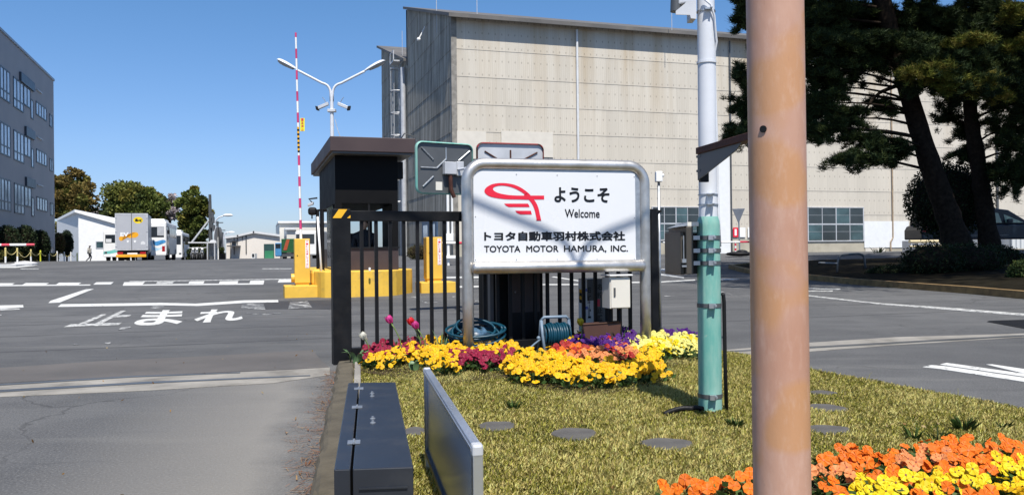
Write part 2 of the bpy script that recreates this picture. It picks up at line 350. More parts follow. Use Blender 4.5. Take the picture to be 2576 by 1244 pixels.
def faux_bold(w, name, body, mapf, m, parent, *_):
    me = text_mesh(body); co = np.array([v.co[:] for v in me.vertices]); lo, hi = co.min(0), co.max(0); o_ = wloc(parent); asp = (hi[1]-lo[1])/(hi[0]-lo[0]); mb = MB()
    sh = [(0, 0)]+([(w*math.cos(g), w*math.sin(g)) for g in np.linspace(0, 2*math.pi, 8, endpoint=False)] if w else [])
    for k, (dx, dy) in enumerate(sh): mb.add([mapf((c[0]-lo[0])/(hi[0]-lo[0])*(1-2*w*asp)+w*asp+dx*asp, (c[1]-lo[1])/(hi[1]-lo[1])*(1-2*w)+w+dy)+Vector((0, -.00004*k, 0)) for c in co], [tuple(p.vertices) for p in me.polygons])
    return mb.build(name, m, parent)
def road_text(body, bl, br, tl, tr, m, bold=.03):
    q = [gp(*p) for p in (bl, br, tl, tr)]
    def f(u, v):
        p = (q[0]*(1-u)+q[1]*u)*(1-v)+(q[2]*(1-u)+q[3]*u)*v; return Vector((p.x, p.y, hz(p.x, p.y)+LIFT+.0005))
    return tag(fit_text('road_lettering', body, f, m, None, bold), kind='structure')
road_text('止', Z7(345, 337), Z7(640, 327), Z7(560, 252), Z7(760, 245), M['markworn'])
road_text('ま', Z7(708, 330), Z7(985, 324), Z7(800, 246), Z7(1000, 244), M['mark'])
road_text('れ', Z7(1035, 316), Z7(1315, 302), Z7(1090, 243), Z7(1310, 238), M['mark'])
# gate track: a concrete strip with two steel slots across the road
def strip(name, pts, m, lift): return drape(name, pts, m, lift)
strip('gate_track_strip', [z7((-30, 716), (-30, 650), (800, 604), (1450, 575), (1785, 556), (1785, 596), (1480, 640), (800, 680))], M['concrete'], .004)
drape('gate_track_groove', [z7((-30, 694), (-30, 682), (800, 636), (1680, 600), (1680, 604), (800, 645)), z7((-30, 658), (-30, 650), (700, 606), (1300, 585), (1300, 588), (700, 612))], M['dgrey'], .008)
drape('gate_track_strip', [[(1826, 893), (1826, 880), (1905, 873), (2036, 862), (2250, 848), (2600, 838), (2600, 846), (2250, 868), (2036, 884), (1900, 892)]], M['concrete'], .004)
drape('gate_track_groove', [[(1826, 886), (1826, 884), (2036, 873), (2600, 842), (2600, 845), (2036, 877)]], M['dgrey'], .008)
drape('drain_grate', [zc((1275, 100), (1290, 94), (1600, 84), (1600, 160))], M['blackm'], .004)
# asphalt repair bands that read as slightly different greys
M['asph2'] = mat('patched_asphalt', (.095, .088, .084), .9, var=.15, vs=1.2, bump=.5, bs=90, dirt=(.06, .06, .06), dfac=.6, ds=2)
drape('road_patch', [z7((-30, 640), (-30, 560), (560, 520), (1000, 500), (1690, 462), (1750, 530), (1780, 555), (800, 600))], M['asph2'], .0035)
drape('road_patch', [z7((1310, 238), (1310, 200), (1795, 190), (1795, 240))], M['black'] if 0 else mat('dark_new_asphalt', (.04, .04, .043), .9, var=.25, vs=4, bump=.5, bs=90), .0035)
# lawn with kerb
LAWN = [(-1.24, 6.45), (-.79, 4.0), (-.34, 1.6), (.1, -.8), (4.4, -.8), (3.45, 2.6), (2.72, 4.36), (2.12, 5.83), (1.92, 6.61), (1.62, 7.3), (1.3, 7.5)]
mb = MB(); mb.prism([(x, y, -.05) for x, y in LAWN], (0, 0, .075)); tag(mb.build('lawn', M['turf']), kind='structure')
GATE = fr((-1.37, 6.6), (1, .357))
mb = MB(); kp = [(-1.36, 6.5), (-.91, 4.0), (-.47, 1.6), (-.04, -.8)]
prof = [(-.02, 0), (0, .035), (.02, .045), (.10, .05), (.115, .035), (.12, -.02)]
for i in range(3): pass
rows = []
for i in range(61):
    t = i/60*3; j = min(2, int(t)); q = t-j; x = kp[j][0]*(1-q)+kp[j+1][0]*q; y = kp[j][1]*(1-q)+kp[j+1][1]*q
    w = (RNG.random()-.5)*.02; rows.append([(x+a+(w if a < .05 else 0), y, max(-.02, z+(RNG.random()-.5)*.012)) for a, z in prof])
V = [p for r in rows for p in r]; n = len(prof)
mb.add(V, [(i*n+k, i*n+k+1, (i+1)*n+k+1, (i+1)*n+k) for i in range(60) for k in range(n-1)]); tag(mb.build('lawn_kerb', M['kerb']), kind='structure')
mb = MB()
for i in range(6):
    y0 = 6.4-i*.9; y1 = y0-.885; f = lambda y: -1.235+(6.45-y)*.1845
    mb.prism([(f(y0), y0, -.02), (f(y0)+.045, y0, -.02), (f(y1)+.045, y1, -.02), (f(y1), y1, -.02)], (0, 0, .075))
tag(mb.build('kerb_edging', M['concrete'], bevel=.006), kind='structure')
def inlawn(P):
    c = np.zeros(len(P), bool); n = len(LAWN)
    for i in range(n):
        x1, y1 = LAWN[i]; x2, y2 = LAWN[(i+1) % n]
        k = ((y1 > P[:, 1]) != (y2 > P[:, 1])); c ^= k & (P[:, 0] < (x2-x1)*(P[:, 1]-y1)/((y2-y1)+1e-12)+x1)
    return c
# stepping stones
STONES = [(1445, 1092, 56, 16), (1678, 1118, 66, 16), (1250, 1072, 47, 12), (1040, 1086, 34, 11), (2070, 988, 34, 5), (2082, 1027, 46, 10), (2080, 1081, 60, 11)]
stone_w = []; slabels = ['round grey stepping stone in the grass left of the white pole, nearer the sign middle', 'large dark stepping stone in the grass just left of the salmon pole', 'stepping stone partly behind the top edge of the framed board', 'stepping stone peeking out between the grey box and the framed board',
    'farthest small stepping stone right of the salmon pole', 'middle stepping stone right of the salmon pole', 'nearest stepping stone right of the salmon pole']
for (x, y, a, b_), lb in zip(STONES, slabels):
    c = gp(x, y, .025); r1 = (gp(x+a, y, .025)-c).length; r2 = (gp(x, y-b_, .025)-gp(x, y+b_, .025)).length/2; stone_w.append((c.x, c.y, r1, r2)); mb = MB()
    pts = []
    for k in range(22):
        g = 2*math.pi*k/22; q = 1+.07*math.sin(3*g+x)+.05*math.sin(5*g+y); pts.append((c.x+r1*q*math.cos(g), c.y+r2*q*math.sin(g), -.01))
    mb.prism(pts, (0, 0, .042)); tag(mb.build('stepping_stone', M['paver'], bevel=.008, org=(c.x, c.y, 0)), lb, 'stepping stone', 'stepping stones in the lawn')
# grass blades
def blades(n):
    P = np.empty((0, 2))
    while len(P) < n:
        Y = 2.55+5*RNG.random(n*2)**1.25; X = -1.3+5.0*RNG.random(n*2); q = np.stack([X, Y], 1); q = q[inlawn(q)]
        for sx, sy, a, b_ in stone_w: q = q[((q[:, 0]-sx)/a)**2+((q[:, 1]-sy)/b_)**2 > .92+.25*RNG.random(len(q))]
        P = np.concatenate([P, q])
    return P[:n]
NG = 240000
P = blades(NG)
n2 = np.sin(P[:, 0]*5.1+1.3*np.sin(P[:, 1]*3.7))*np.sin(P[:, 1]*4.3+P[:, 0]*1.7); n3 = np.sin(P[:, 0]*17+2*np.sin(P[:, 1]*13))*np.sin(P[:, 1]*19+P[:, 0]*7)
g = .5+.27*n2+.18*n3+.3*RNG.normal(size=NG); gre = np.array([.285, .27, .05]); straw = np.array([.60, .50, .185]); dk = np.array([.06, .095, .02])
T = np.where((g > .44)[:, None], straw*(1+.3*RNG.normal(size=(NG, 1))*.6), gre*(1+.35*RNG.normal(size=(NG, 1)))); T = np.where((g < -.12)[:, None], dk, T); T = np.clip(T, .01, .6)
h = (.012+.012*RNG.random(NG))*(1+.3*np.clip(n2, -1, 1)); tall = RNG.random(NG) < .008; h[tall] *= 2.3; T[tall] = gre*.8
a = RNG.random(NG)*2*math.pi; lean = .25+.8*RNG.random(NG); w = .0017+.0014*RNG.random(NG)
base = np.stack([P[:, 0], P[:, 1], np.full(NG, .022)], 1); dr = np.stack([np.cos(a), np.sin(a), np.zeros(NG)], 1); sd = np.stack([-np.sin(a+.6), np.cos(a+.6), np.zeros(NG)], 1)
mid = base+dr*(h*lean*.45)[:, None]; mid[:, 2] += h*.75; tip = base+dr*(h*lean*1.15)[:, None]; tip[:, 2] += h*1.05
V = np.stack([base-sd*w[:, None], base+sd*w[:, None], mid+sd*w[:, None]*.7, tip, mid-sd*w[:, None]*.7], 1).reshape(-1, 3)
tag(np_mesh('grass', V, np.arange(5*NG).reshape(NG, 5), M['grass'], None, np.repeat(T, 5, axis=0)), kind='stuff')
# dry pine needles and dead leaves washed along the kerb and over the lawn edge
n_ = 650; t_ = RNG.random(n_); yy_ = 2.6+3.6*t_; xx_ = -1.36+(6.5-yy_)*.1825-.02-np.abs(RNG.normal(size=n_))*.05*(1+.9*(np.abs(yy_-4.1) < .4)); P_ = np.stack([xx_, yy_, np.full(n_, .008)], 1)
a_ = RNG.random(n_)*6.28; d_ = np.stack([np.cos(a_), np.sin(a_), .1*RNG.random(n_)], 1)*(.012+.022*RNG.random((n_, 1))); s_ = np.stack([-np.sin(a_), np.cos(a_), 0*a_], 1)*(.0009+.0018*(RNG.random((n_, 1)) < .12))
V = np.stack([P_-d_-s_, P_-d_+s_, P_+d_+s_, P_+d_-s_], 1).reshape(-1, 3); tag(np_mesh('needle_litter', V, np.arange(4*n_).reshape(n_, 4), M['grass'], None, np.repeat(tints(n_, [(.26, .11, .05), (.18, .10, .05), (.33, .2, .09)], .3), 4, axis=0)), kind='stuff')
n_ = 260; P_ = blades(n_); P_ = np.concatenate([P_, np.stack([RNG.uniform(-6, -1.4, 60), RNG.uniform(3, 9, 60)], 1)]); n_ = len(P_); P_ = np.concatenate([P_, np.full((n_, 1), .036)], 1); P_[260:, 2] = .01
tag(leaf_cards('dead_leaves', P_, .014+.014*RNG.random(n_), M['grass'], tints(n_, [(.28, .16, .06), (.16, .09, .04), (.4, .3, .15)], .3), None, .5), kind='stuff')
# weeds: a few taller clumps in the lawn
def tuft(name, c, n, hh, cols, label, cat, spread=.03, group=None, w=.004):
    t = thing(name, c, label, cat, group); Pn = np.zeros((n, 3)); a = RNG.random(n)*2*math.pi; r = spread*RNG.random(n); Pn[:, 0] = c[0]+r*np.cos(a); Pn[:, 1] = c[1]+r*np.sin(a); Pn[:, 2] = c[2]
    H = hh*(.5+.5*RNG.random(n)); ln = .2+.5*RNG.random(n); d = np.stack([np.cos(a)*ln, np.sin(a)*ln, np.ones(n)], 1); s = np.stack([-np.sin(a), np.cos(a), 0*a], 1)*w
    V = np.stack([Pn-s, Pn+s, Pn+d*(H*.6)[:, None]+s*.8, Pn+d*np.array([1.5, 1.5, 1])*H[:, None], Pn+d*(H*.6)[:, None]-s*.8], 1).reshape(-1, 3)-np.array(c)
    np_mesh('blades', V, np.arange(5*n).reshape(n, 5), M['grass'], t, np.repeat(tints(n, cols), 5, axis=0)); return t
for (x, y, hh, n), lb in zip([(2425, 1085, .075, 60), (2300, 1110, .08, 14), (2360, 1110, .07, 12), (1850, 1075, .05, 60), (1290, 1030, .06, 40), (2520, 1080, .06, 14)],
    ['taller dark green grass clump standing alone right of the salmon pole', 'sparse thin sprigs in the lawn left of the tall clump', 'sparse thin sprigs in the lawn just left of the tall grass clump', 'green grass tuft around the foot of the green pole', 'dark green grass patch between the framed board and the flowers', 'small sprigs near the right end of the lawn']):
    tuft('grass_tuft', gp(x, y, .02), n, hh, [(.05, .10, .025), (.07, .12, .03), (.04, .06, .02)], lb, 'grass tuft')
# ------------------------------------------------------------------ welcome sign
SF = fr((-.363, 6.75), (1.511, .40)); SL = 1.563
sg = thing('welcome_sign', L(SF, SL/2, 0, 0), 'white welcome sign with red emblem in a rounded stainless tube frame above the flowers', 'sign')
def steel():
    b = NB('brushed_stainless'); v = b.co('Object', scale=(6, 6, 1.2)); n = b.noise(v, 14, 5, .7); n2 = b.noise(b.co('Object'), 9, 4)
    c = b.mix(b.ramp(n2, .35, .75), (.62, .60, .57), (.42, .40, .37)); b.bump(n, .04, .01); return b.out(c, b.ramp(n, .25, .8, .30, .50), .8)
M['steel'] = steel()
zt = 1.606; rr = .15; pts = [L(SF, 0, 0, -.1), L(SF, 0, 0, .5), L(SF, 0, 0, 1.1), L(SF, 0, 0, zt-rr)]
for k in range(1, 10):
    g = math.pi/2*k/9; pts.append(L(SF, rr-rr*math.cos(g), 0, zt-rr+rr*math.sin(g)))
for k in range(0, 10):
    g = math.pi/2*k/9; pts.append(L(SF, SL-rr+rr*math.sin(g), 0, zt-rr+rr*math.cos(g)))
pts += [L(SF, SL, 0, 1.0), L(SF, SL, 0, .5), L(SF, SL, 0, -.1)]
mb = MB(); mb.tube(pts, .047, 24); mb.build('tube_frame', M['steel'], sg, smooth=True)
mb = MB(); z = .752
lr = [(.02, 0, .0), (.025, 0, .030), (.035, 0, .043), (.06, 0, .05), (SL-.06, 0, .05), (SL-.035, 0, .043), (SL-.025, 0, .03), (SL-.02, 0, .0)]
mb.tube([L(SF, u, -.05, z) for u, _, r in lr], [r+.001 for _, _, r in lr], 24); mb.build('lower_rail', M['steel'], sg, smooth=True)
mb = MB(); mb.fb(SF, .045, SL-.045, -.012, .02, z+.03, zt-.045); mb.build('backing_plate', M['galv'], sg)
ul, zt_ = hit(SF, 1190.5, 430, -.02); ur, zb_ = hit(SF, 1600, 656, -.02)
mb = MB(); mb.fb(SF, ul, ur, -.020, -.0125, .802, 1.543); mb.build('sign_panel', M['panel'], sg, bevel=.002)
def SP(zx, zy, v=-.0215):
    u, z_ = hit(SF, (1160+zx/2.827)/1.1413, (380+zy/2.827)/1.1413, v); return L(SF, u, v, z_)
def flat(name, polys, m, parent, th=.0012, P=SP):
    mb = MB(); nr = Vector((SF[3], -SF[2], 0))
    for p in polys: mb.prism([P(*q) for q in p], nr*th)
    return mb.build(name, m, parent)
def smooth_pts(p, n=4):
    o = []
    for i in range(len(p)):
        a, b, c, d = p[i-1], p[i], p[(i+1) % len(p)], p[(i+2) % len(p)]
        for k in range(n):
            t = k/n; o.append(tuple(.5*((2*b[j])+(-a[j]+c[j])*t+(2*a[j]-5*b[j]+4*c[j]-d[j])*t*t+(-a[j]+3*b[j]-3*c[j]+d[j])*t**3) for j in (0, 1)))
    return o
outer = [(1028, 512), (985, 472), (930, 438), (870, 418), (800, 410), (730, 416), (682, 436), (655, 463), (657, 490), (692, 517), (752, 532), (830, 541), (930, 543), (1030, 543)]
inner = [(990, 511), (957, 486), (912, 460), (862, 441), (802, 431), (750, 436), (728, 446), (722, 458), (732, 474), (768, 492), (830, 505), (880, 510), (930, 512), (975, 512)]
def opn(p, n=5): return smooth_pts(p, n)[:-n+1]
O, I = opn(outer), opn(inner); mb = MB(); nn = len(O); nr = Vector((SF[3], -SF[2], 0))*.0012
mb.add([SP(*q)+nr for q in O]+[SP(*q)+nr for q in I], [(i, i+1, nn+i+1, nn+i) for i in range(nn-1)])
lg1 = [(1000, 500), (1035, 524), (1066, 560), (1088, 605), (1100, 655), (1106, 710)]; lg2 = [(1070, 709), (1067, 660), (1054, 612), (1036, 575), (1012, 545), (975, 512)]
A, B = opn(lg1), opn(lg2)[::-1]
mb.add([SP(*q)+nr*1.2 for q in A]+[SP(*q)+nr*1.2 for q in B], [(i, i+1, len(A)+i+1, len(A)+i) for i in range(len(A)-1)])
for pl in ([(975, 512), (1137, 512), (1137, 543), (1030, 543), (975, 543)], [(812, 577), (1005, 577), (1014, 590), (1019, 605), (850, 605), (828, 594)], [(902, 635), (1030, 635), (1037, 665), (945, 665), (918, 654)]): mb.add([SP(*q)+nr*.8 for q in pl], [tuple(range(len(pl)))])
mb.build('emblem', M['signred'], sg)
def sign_text(name, body, x0, y0, x1, y1, sl=0, bold=.0, m=None):
    return faux_bold(bold, name, body, lambda u, v: SP(x0+(x1-x0)*u, (y1+(y0-y1)*v)+sl*u, -.0225), m or M['ink'], sg, bold)
sign_text('lettering', 'ようこそ', 1220, 444, 1668, 566, 4, .035)
sign_text('lettering', 'Welcome', 1305, 621, 1588, 690, 3, .022)
sign_text('lettering', 'トヨタ自動車羽村株式会社', 650, 803, 1795, 880, -2, .042)
sign_text('lettering', 'TOYOTA', 650, 918, 945, 972, -1, .03)
sign_text('lettering', 'MOTOR', 992, 917, 1255, 970, -1, .03)
sign_text('lettering', 'HAMURA,', 1298, 916, 1643, 976, -1, .022)
sign_text('lettering', 'INC.', 1678, 915, 1818, 967, -1, .03)
for zx in (580, 912, 1243, 1567, 1868):
    for zy in (0, 1):
        y = (332 if zy == 0 else 1033)+(zx-580)*(.022 if zy == 0 else -.008); MB().ball(SP(zx, y, -.0205), .005, 8, 5).build('screw', M['galv'], sg)
for p in ((580, 682), (1870, 692)): MB().ball(SP(*p, -.0205), .005, 8, 5).build('screw', M['galv'], sg)
# ------------------------------------------------------------------ sliding gate
gt = thing('sliding_gate', L(GATE, 1.4, 0, 0), 'black steel bar gate with striped sticker on its end post behind the sign', 'gate')
gu = lambda x, y=700: hit(GATE, x, y)[0]
u0, u1 = gu(836), gu(882); ZT = hit(GATE, 860, 526)[1]
mb = MB(); mb.fb(GATE, u0, u1, -.03, .09, .0, ZT); mb.build('end_post', M['black'], gt, bevel=.004)
for pl in (0, 1):
    pass
zs0 = hit(GATE, 860, 549)[1]
mb = MB(); w = u1-u0; h = ZT-zs0
def gs(a, b): return L(GATE, u0+a*w, -.0325, zs0+b*h)
mb.add([gs(.02, .02), gs(.48, .02), gs(.82, .98), gs(.36, .98)], [(0, 1, 2, 3)]); mb.add([gs(.80, .02), gs(.99, .02), gs(.99, .35)], [(0, 1, 2)])
st = mb.build('striped_sticker', M['amber'], gt)
ur_ = gu(1636); ur2 = gu(1653)
mb = MB(); mb.fb(GATE, u1, ur_, -.012, .05, hit(GATE, 900, 556)[1], ZT-.012); mb.build('top_rail', M['black'], gt, bevel=.004)
mb = MB(); mb.fb(GATE, u1, ur_, -.012, .05, .04, .125); mb.build('bottom_rail', M['black'], gt, bevel=.004)
mb = MB(); mb.fb(GATE, ur_, ur2, -.03, .07, .0, ZT+.02); mb.build('end_post', M['black'], gt, bevel=.004)
us = [gu(x) for x in (911.5, 948, 983.6, 1018, 1052, 1086.5, 1120, 1153, 1187.6, 1220)]
sp = (us[-1]-us[0])/9; k = us[-1]
bars = us+[us[-1]+sp*i for i in range(1, 13)]
for i, u in enumerate(bars):
    if u > ur_-.05: break
    mb = MB(); mb.fb(GATE, u-.0135, u+.0135, .003, .03, .126, hit(GATE, 900, 556)[1]-.001); mb.build('bar', M['black'], gt)
# dark cabinet standing behind the gate
CB = fr(L(GATE, gu(1252), .25, 0)[:2], (1, .357)); cw = hit(CB, 1366, 760)[0]; cb = thing('gate_motor_cabinet', L(CB, cw/2, 0, 0), 'dark brown motor cabinet with steel trims behind the gate bars', 'cabinet')
mb = MB(); mb.fb(CB, cw*.38, cw*.95, 0, .28, .0, 1.3); mb.build('door', M['boothbrown'], cb, bevel=.004)
mb = MB(); mb.fb(CB, 0, cw*.38-.004, .03, .3, .0, 1.3); mb.fb(CB, cw*.95+.001, cw, .0, .3, 0, 1.31); mb.build('case', M['booth'], cb, bevel=.004)
mb = MB(); mb.fb(CB, 0, cw*.06, -.04, .03, .0, 1.28); mb.build('side_post', M['dgrey'], cb)
mb = MB(); mb.fb(CB, cw*.38-.004, cw*.38+.006, -.006, -.001, .25, 1.3); mb.build('trim', M['galv'], cb)
mb = MB(); mb.fb(CB, cw*.42, cw*.93, -.01, -.001, .02, .34); mb.build('shade_strip', M['blackm'], cb)  # black plate paints the shade low on the cabinet door
for k in (.48, .84):
    mb = MB(); mb.ball(L(CB, cw*k, -.006, .52), .008, 8, 6); mb.build('knob', M['galv'], cb, smooth=True)
# utility box
UB = fr(L(GATE, 0, -.40, 0)[:2], (1, .357)); ua, ub_ = hit(UB, 1534, 730)[0], hit(UB, 1585, 730)[0]; za, zb2 = hit(UB, 1560, 775)[1], hit(UB, 1560, 697)[1]
ut = thing('utility_box', L(UB, (ua+ub_)/2, .05, za), 'cream metal utility box with a small lock plate on the gate', 'utility box')
mb = MB(); mb.fb(UB, ua, ub_, 0, .15, za, zb2); mb.build('case', M['cream'], ut, bevel=.004)
mb = MB(); mb.fb(UB, ua+.008, ub_-.004, -.010, -.001, za+.006, zb2-.012); mb.build('door', M['cream'], ut, bevel=.003)
mb = MB(); mb.fb(UB, ua-.01, ub_+.012, -.03, .16, zb2+.012, zb2+.024); mb.build('rain_hood', M['white'], ut, bevel=.003)
mb = MB(); mb.fb(UB, ua+.03, ua+.047, -.016, -.0105, (za+zb2)/2-.03, (za+zb2)/2+.045); mb.build('lock_plate', M['dgrey'], ut)
for k in (.3, .75):
    mb = MB(); u = ua+(ub_-ua)*k; mb.tube([L(UB, u, .1, za), L(UB, u, .1, .02)], .018, 8); mb.build('leg', M['blackm'], ut)
# two standing boards behind the gate
BF = fr(L(GATE, 0, .22, 0)[:2], (1, .357))
def bz(zx, zy, v=0): return hit(BF, 1437+zx/7.099, 665.9+zy/7.099, v)
ba, bb = bz(140, 650)[0], bz(415, 650)[0]; zt1 = bz(200, 238)[1]
n1 = thing('notice_board', L(BF, (ba+bb)/2, 0, 0), 'white standing notice board with a striped edge and blue lettering behind the gate bars', 'notice board')
mb = MB(); mb.fb(BF, ba, bb, 0, .012, .03, zt1); mb.build('board', M['white'], n1)
mb = MB(); mb.fb(BF, bz(280, 0)[0], bb, -.004, -.0005, bz(0, 645)[1], zt1-.01); mb.build('grey_sheet', M['dgrey'], n1)
for i in range(4):
    mb = MB(); z0 = bz(0, 700-i*60)[1]; h = bz(0, 640-i*60)[1]-z0; u2 = bz(205, 0)[0]
    mb.add([L(BF, ba+.001, -.003, z0+h*.5), L(BF, u2, -.003, z0), L(BF, u2, -.003, z0+h), L(BF, ba+.001, -.003, z0+h*1.5)], [(0, 1, 2, 3)]); mb.build('stripe', M['ink'] if i % 2 == 0 else M['amber'], n1)
def btxt(body, zx0, zy0, zx1, zy1, m, par, v=-.006):
    a = bz(zx0, zy1, v); b = bz(zx1, zy0, v); return fit_text('lettering', body, lambda u, w: L(BF, a[0]+(b[0]-a[0])*u, v, a[1]+(b[1]-a[1])*w), m, par, .03)
btxt('右', 285, 385, 355, 500, M['ink'], n1); btxt('折', 290, 540, 355, 690, M['ink'], n1); btxt('車', 255, 420, 285, 480, M['inkblue'], n1, -.005); btxt('両', 252, 740, 300, 800, M['inkblue'], n1, -.005); btxt('止', 300, 700, 350, 950, M['ink'], n1)
n2a, n2b = bz(462, 650)[0], bz(625, 650)[0]
n2_ = thing('notice_board', L(BF, (n2a+n2b)/2, 0, 0), 'dark grey standing notice board with black vertical lettering beside the cream utility box', 'notice board')
mb = MB(); mb.fb(BF, n2a, n2b, .02, .035, .03, bz(500, 245)[1]); mb.build('board', M['dgrey'], n2_)
for ch, y0, y1 in (('右', 330, 450), ('折', 480, 590), ('禁', 880, 1030), ('止', 760, 860)): btxt(ch, 470, y0, 560, y1, M['ink'], n2_, .017)
a = bz(468, 740, .016); b = bz(512, 610, .016); mb = MB(); mb.add([L(BF, a[0], .016, a[1]), L(BF, b[0], .016, a[1]), L(BF, b[0], .016, b[1]), L(BF, a[0], .016, b[1])], [(0, 1, 2, 3)]); mb.build('red_mark', M['red'], n2_)
# sensor on a thin pole beside the gate
p0 = L(GATE, gu(1657), -.02, 0); sn = thing('sensor_post', p0, 'white sensor head on a thin grey pole at the right gate post', 'sensor')
ztop = .9+(623-458)*p0.y/2080
mb = MB(); mb.tube([p0, (p0.x, p0.y, ztop)], .0125, 10); mb.build('pole', M['galv'], sn, smooth=True)
mb = MB(); mb.cb((p0.x, p0.y, ztop+.05), .06, .07, .095); mb.ball((p0.x+.03, p0.y-.02, ztop+.06), .018, 10, 6); mb.build('sensor_head', M['white'], sn, bevel=.006)
for z in (ZT-.0, .16):
    mb = MB(); mb.cb((p0.x-.01, p0.y, z), .06, .04, .02); mb.build('clamp', M['blackm'], sn)
# ------------------------------------------------------------------ white and green pole with twin lamp
def pole_mat():
    b = NB('green_base_paint'); v = b.co('Object', scale=(3, 3, .8)); n = b.noise(v, 4, 6, .65); n2 = b.noise(b.co('Object'), 22, 4)
    c = b.mix(b.ramp(n, .38, .66), (.115, .33, .285), (.25, .42, .36)); c = b.mix(b.ramp(n2, .66, .75, 0, .5), c, (.36, .42, .36)); return b.out(c, .55, 0, .4)
M['green'] = pole_mat()
PP = gp(1787, 1041); px_, py_ = PP.x, PP.y
wp = thing('twin_lamp_post', (px_, py_, 0), 'white steel lamp post with a faded green lower sleeve standing in the lawn', 'lamp post')
ze = lambda y, Y=py_: .9+(622.2-y)*Y/2080
zg = ze(545)
mb = MB(); mb.tube([(px_, py_, -.1), (px_, py_, zg-.05), (px_, py_, zg-.025), (px_, py_, zg)], [.063, .0615, .059, .051], 28); mb.build('green_sleeve', M['green'], wp, smooth=2)
FORK = 5.17
mb = MB(); mb.tube([(px_, py_, zg), (px_, py_, 3), (px_, py_, FORK)], [.0495, .044, .036], 28); mb.build('shaft', M['polewhite'], wp, smooth=2)
AD = Vector((1, .25, 0)).normalized()
def lamp_arms(wp, base, fork, reach, rise, ad, mats, k=1., shape=None):
    for s in (-1, 1):
        p = [Vector((base[0], base[1], fork-.3))+ad*(s*.03)]; 
        for t in np.linspace(0, 1, 12):
            q = min(1, t*2.4); hx = reach*(.22*(1-math.cos(q*math.pi/2)) if t < .417 else .22+(t-.417)/.583*.78); hzv = .42*math.sin(q*math.pi/2)*rise if t < .417 else .42*rise+(t-.417)/.583*rise*.55
            p.append(Vector((base[0], base[1], fork-.05+hzv))+ad*(s*(.03+hx)))
        if shape: p = [Vector((base[0], base[1], fork+b_))+ad*(s*a) for a, b_ in shape]
        mb = MB(); mb.tube(p, [.032*k]*len(p), 10); arm = mb.build('arm', mats[0], wp, smooth=True)
        e = p[-1]; d = (p[-1]-p[-2]).normalized(); mb = MB()
        n = 9; vs = []
        prof = [(0, .04, .03), (.08, .07, .05), (.2, .10, .065), (.35, .125, .075), (.48, .12, .07), (.56, .08, .05), (.6, .01, .01)]
        sd = d.cross(Vector((0, 0, 1))).normalized(); up = sd.cross(d)
        for a, w, h in prof:
            for i in range(n): g = math.pi*i/(n-1); vs.append(e+d*(a*k)+sd*(w*k*math.cos(g))+up*(h*k*math.sin(g)))
        fs = [(i*n+j, i*n+j+1, (i+1)*n+j+1, (i+1)*n+j) for i in range(len(prof)-1) for j in range(n-1)]
        mb.add(vs, fs); hd = mb.build('lamp_head', mats[0], wp, smooth=True)
        mb = MB(); mb2 = [(.12, .08), (.2, .1), (.35, .12), (.48, .115), (.55, .07)]; vs = []
        for a, w in mb2:
            for i in range(n): g = math.pi*i/(n-1); vs.append(e+d*(a*k)+sd*(w*k*.96*math.cos(g))-up*(w*k*.55*math.sin(g)))
        mb.add(vs, [(i*n+j, (i+1)*n+j, (i+1)*n+j+1, i*n+j+1) for i in range(len(mb2)-1) for j in range(n-1)]); ls = mb.build('lens', M['lens'], hd, smooth=True)
lamp_arms(wp, (px_, py_), FORK, 1.45, .6, AD, (M['polewhite'],), .66, [(.012, -.3), (.014, 0), (.04, .09), (.09, .185), (.17, .25), (.33, .32), (.63, .43), (1.0, .57), (1.45, .73)])
def band(z, r, h, m, par, buckle=True, mm=None):
    mb = MB(); n = 24; vs = []
    for k in range(n):
        g = 2*math.pi*k/n
        for rr, zz in ((r, z-h/2), (r+.003, z-h/2), (r+.003, z+h/2), (r, z+h/2)): vs.append((px_+rr*math.cos(g), py_+rr*math.sin(g), zz))
    mb.add(vs, [(4*k+j, 4*((k+1) % n)+j, 4*((k+1) % n)+(j+1) % 4, 4*k+(j+1) % 4) for k in range(n) for j in range(4)])
    ob = mb.build('strap', m, par)
    if buckle:
        b2 = MB(); b2.cb((px_-.003, py_-r-.014, z), .035, .022, h*1.15); b2.cb((px_+.012, py_-r-.02, z+.002), .012, .03, h*.5); b2.build('buckle', M['galv'], ob)
for y in (598, 630, 661, 767, 993): band(ze(y), .0625, .022, M['dgrey'], wp)
band(ze(490), .0505, .006, M['galv'], wp); band(ze(30), .048, .008, M['galv'], wp); band(ze(158), .0495, .012, M['polewhite'], wp, False); band(ze(515), .0515, .006, M['galv'], wp)
# conduit and cables
cx = px_+.078
mb = MB(); mb.tube([(px_+.066, py_-.01, ze(738)), (cx-.003, py_-.01, ze(742)), (cx, py_-.01, ze(760)), (cx+.002, py_-.01, ze(900)), (cx+.004, py_-.02, ze(1030))], .0105, 10); mb.build('conduit', M['blackm'], wp, smooth=True)
mb = MB(); mb.tube([at(1768, -6, py_-.06), at(1788, 12, py_-.065), at(1797, 40, py_-.05), at(1800, 80, py_-.04), at(1803, 105, py_-.03), at(1798, 130, py_-.02), at(1798, 158, py_-.01), at(1800, 250, py_-.01), at(1803, 330, py_-.01), at(1806, 480, py_-.01), at(1808, 540, py_-.01), at(1812, 620, py_-.03)], .006, 8); mb.build('cable', M['polewhite'], wp, smooth=True)
g0 = gp(1757, 1030, .03); g1 = gp(1668, 1042, .03); pts = [Vector((px_-.05, py_-.05, .04)), Vector((px_-.09, py_-.06, .05))]
for t in np.linspace(.2, 1, 8): pts.append(g0*(1-t)+g1*t+Vector((0, 0, .02*math.sin(t*math.pi))))
mb = MB()
for i in range(len(pts)-1):
    for j in range(6): pass
fine = []
for i in range(len(pts)-1):
    for j in range(6): fine.append(pts[i].lerp(pts[i+1], j/6))
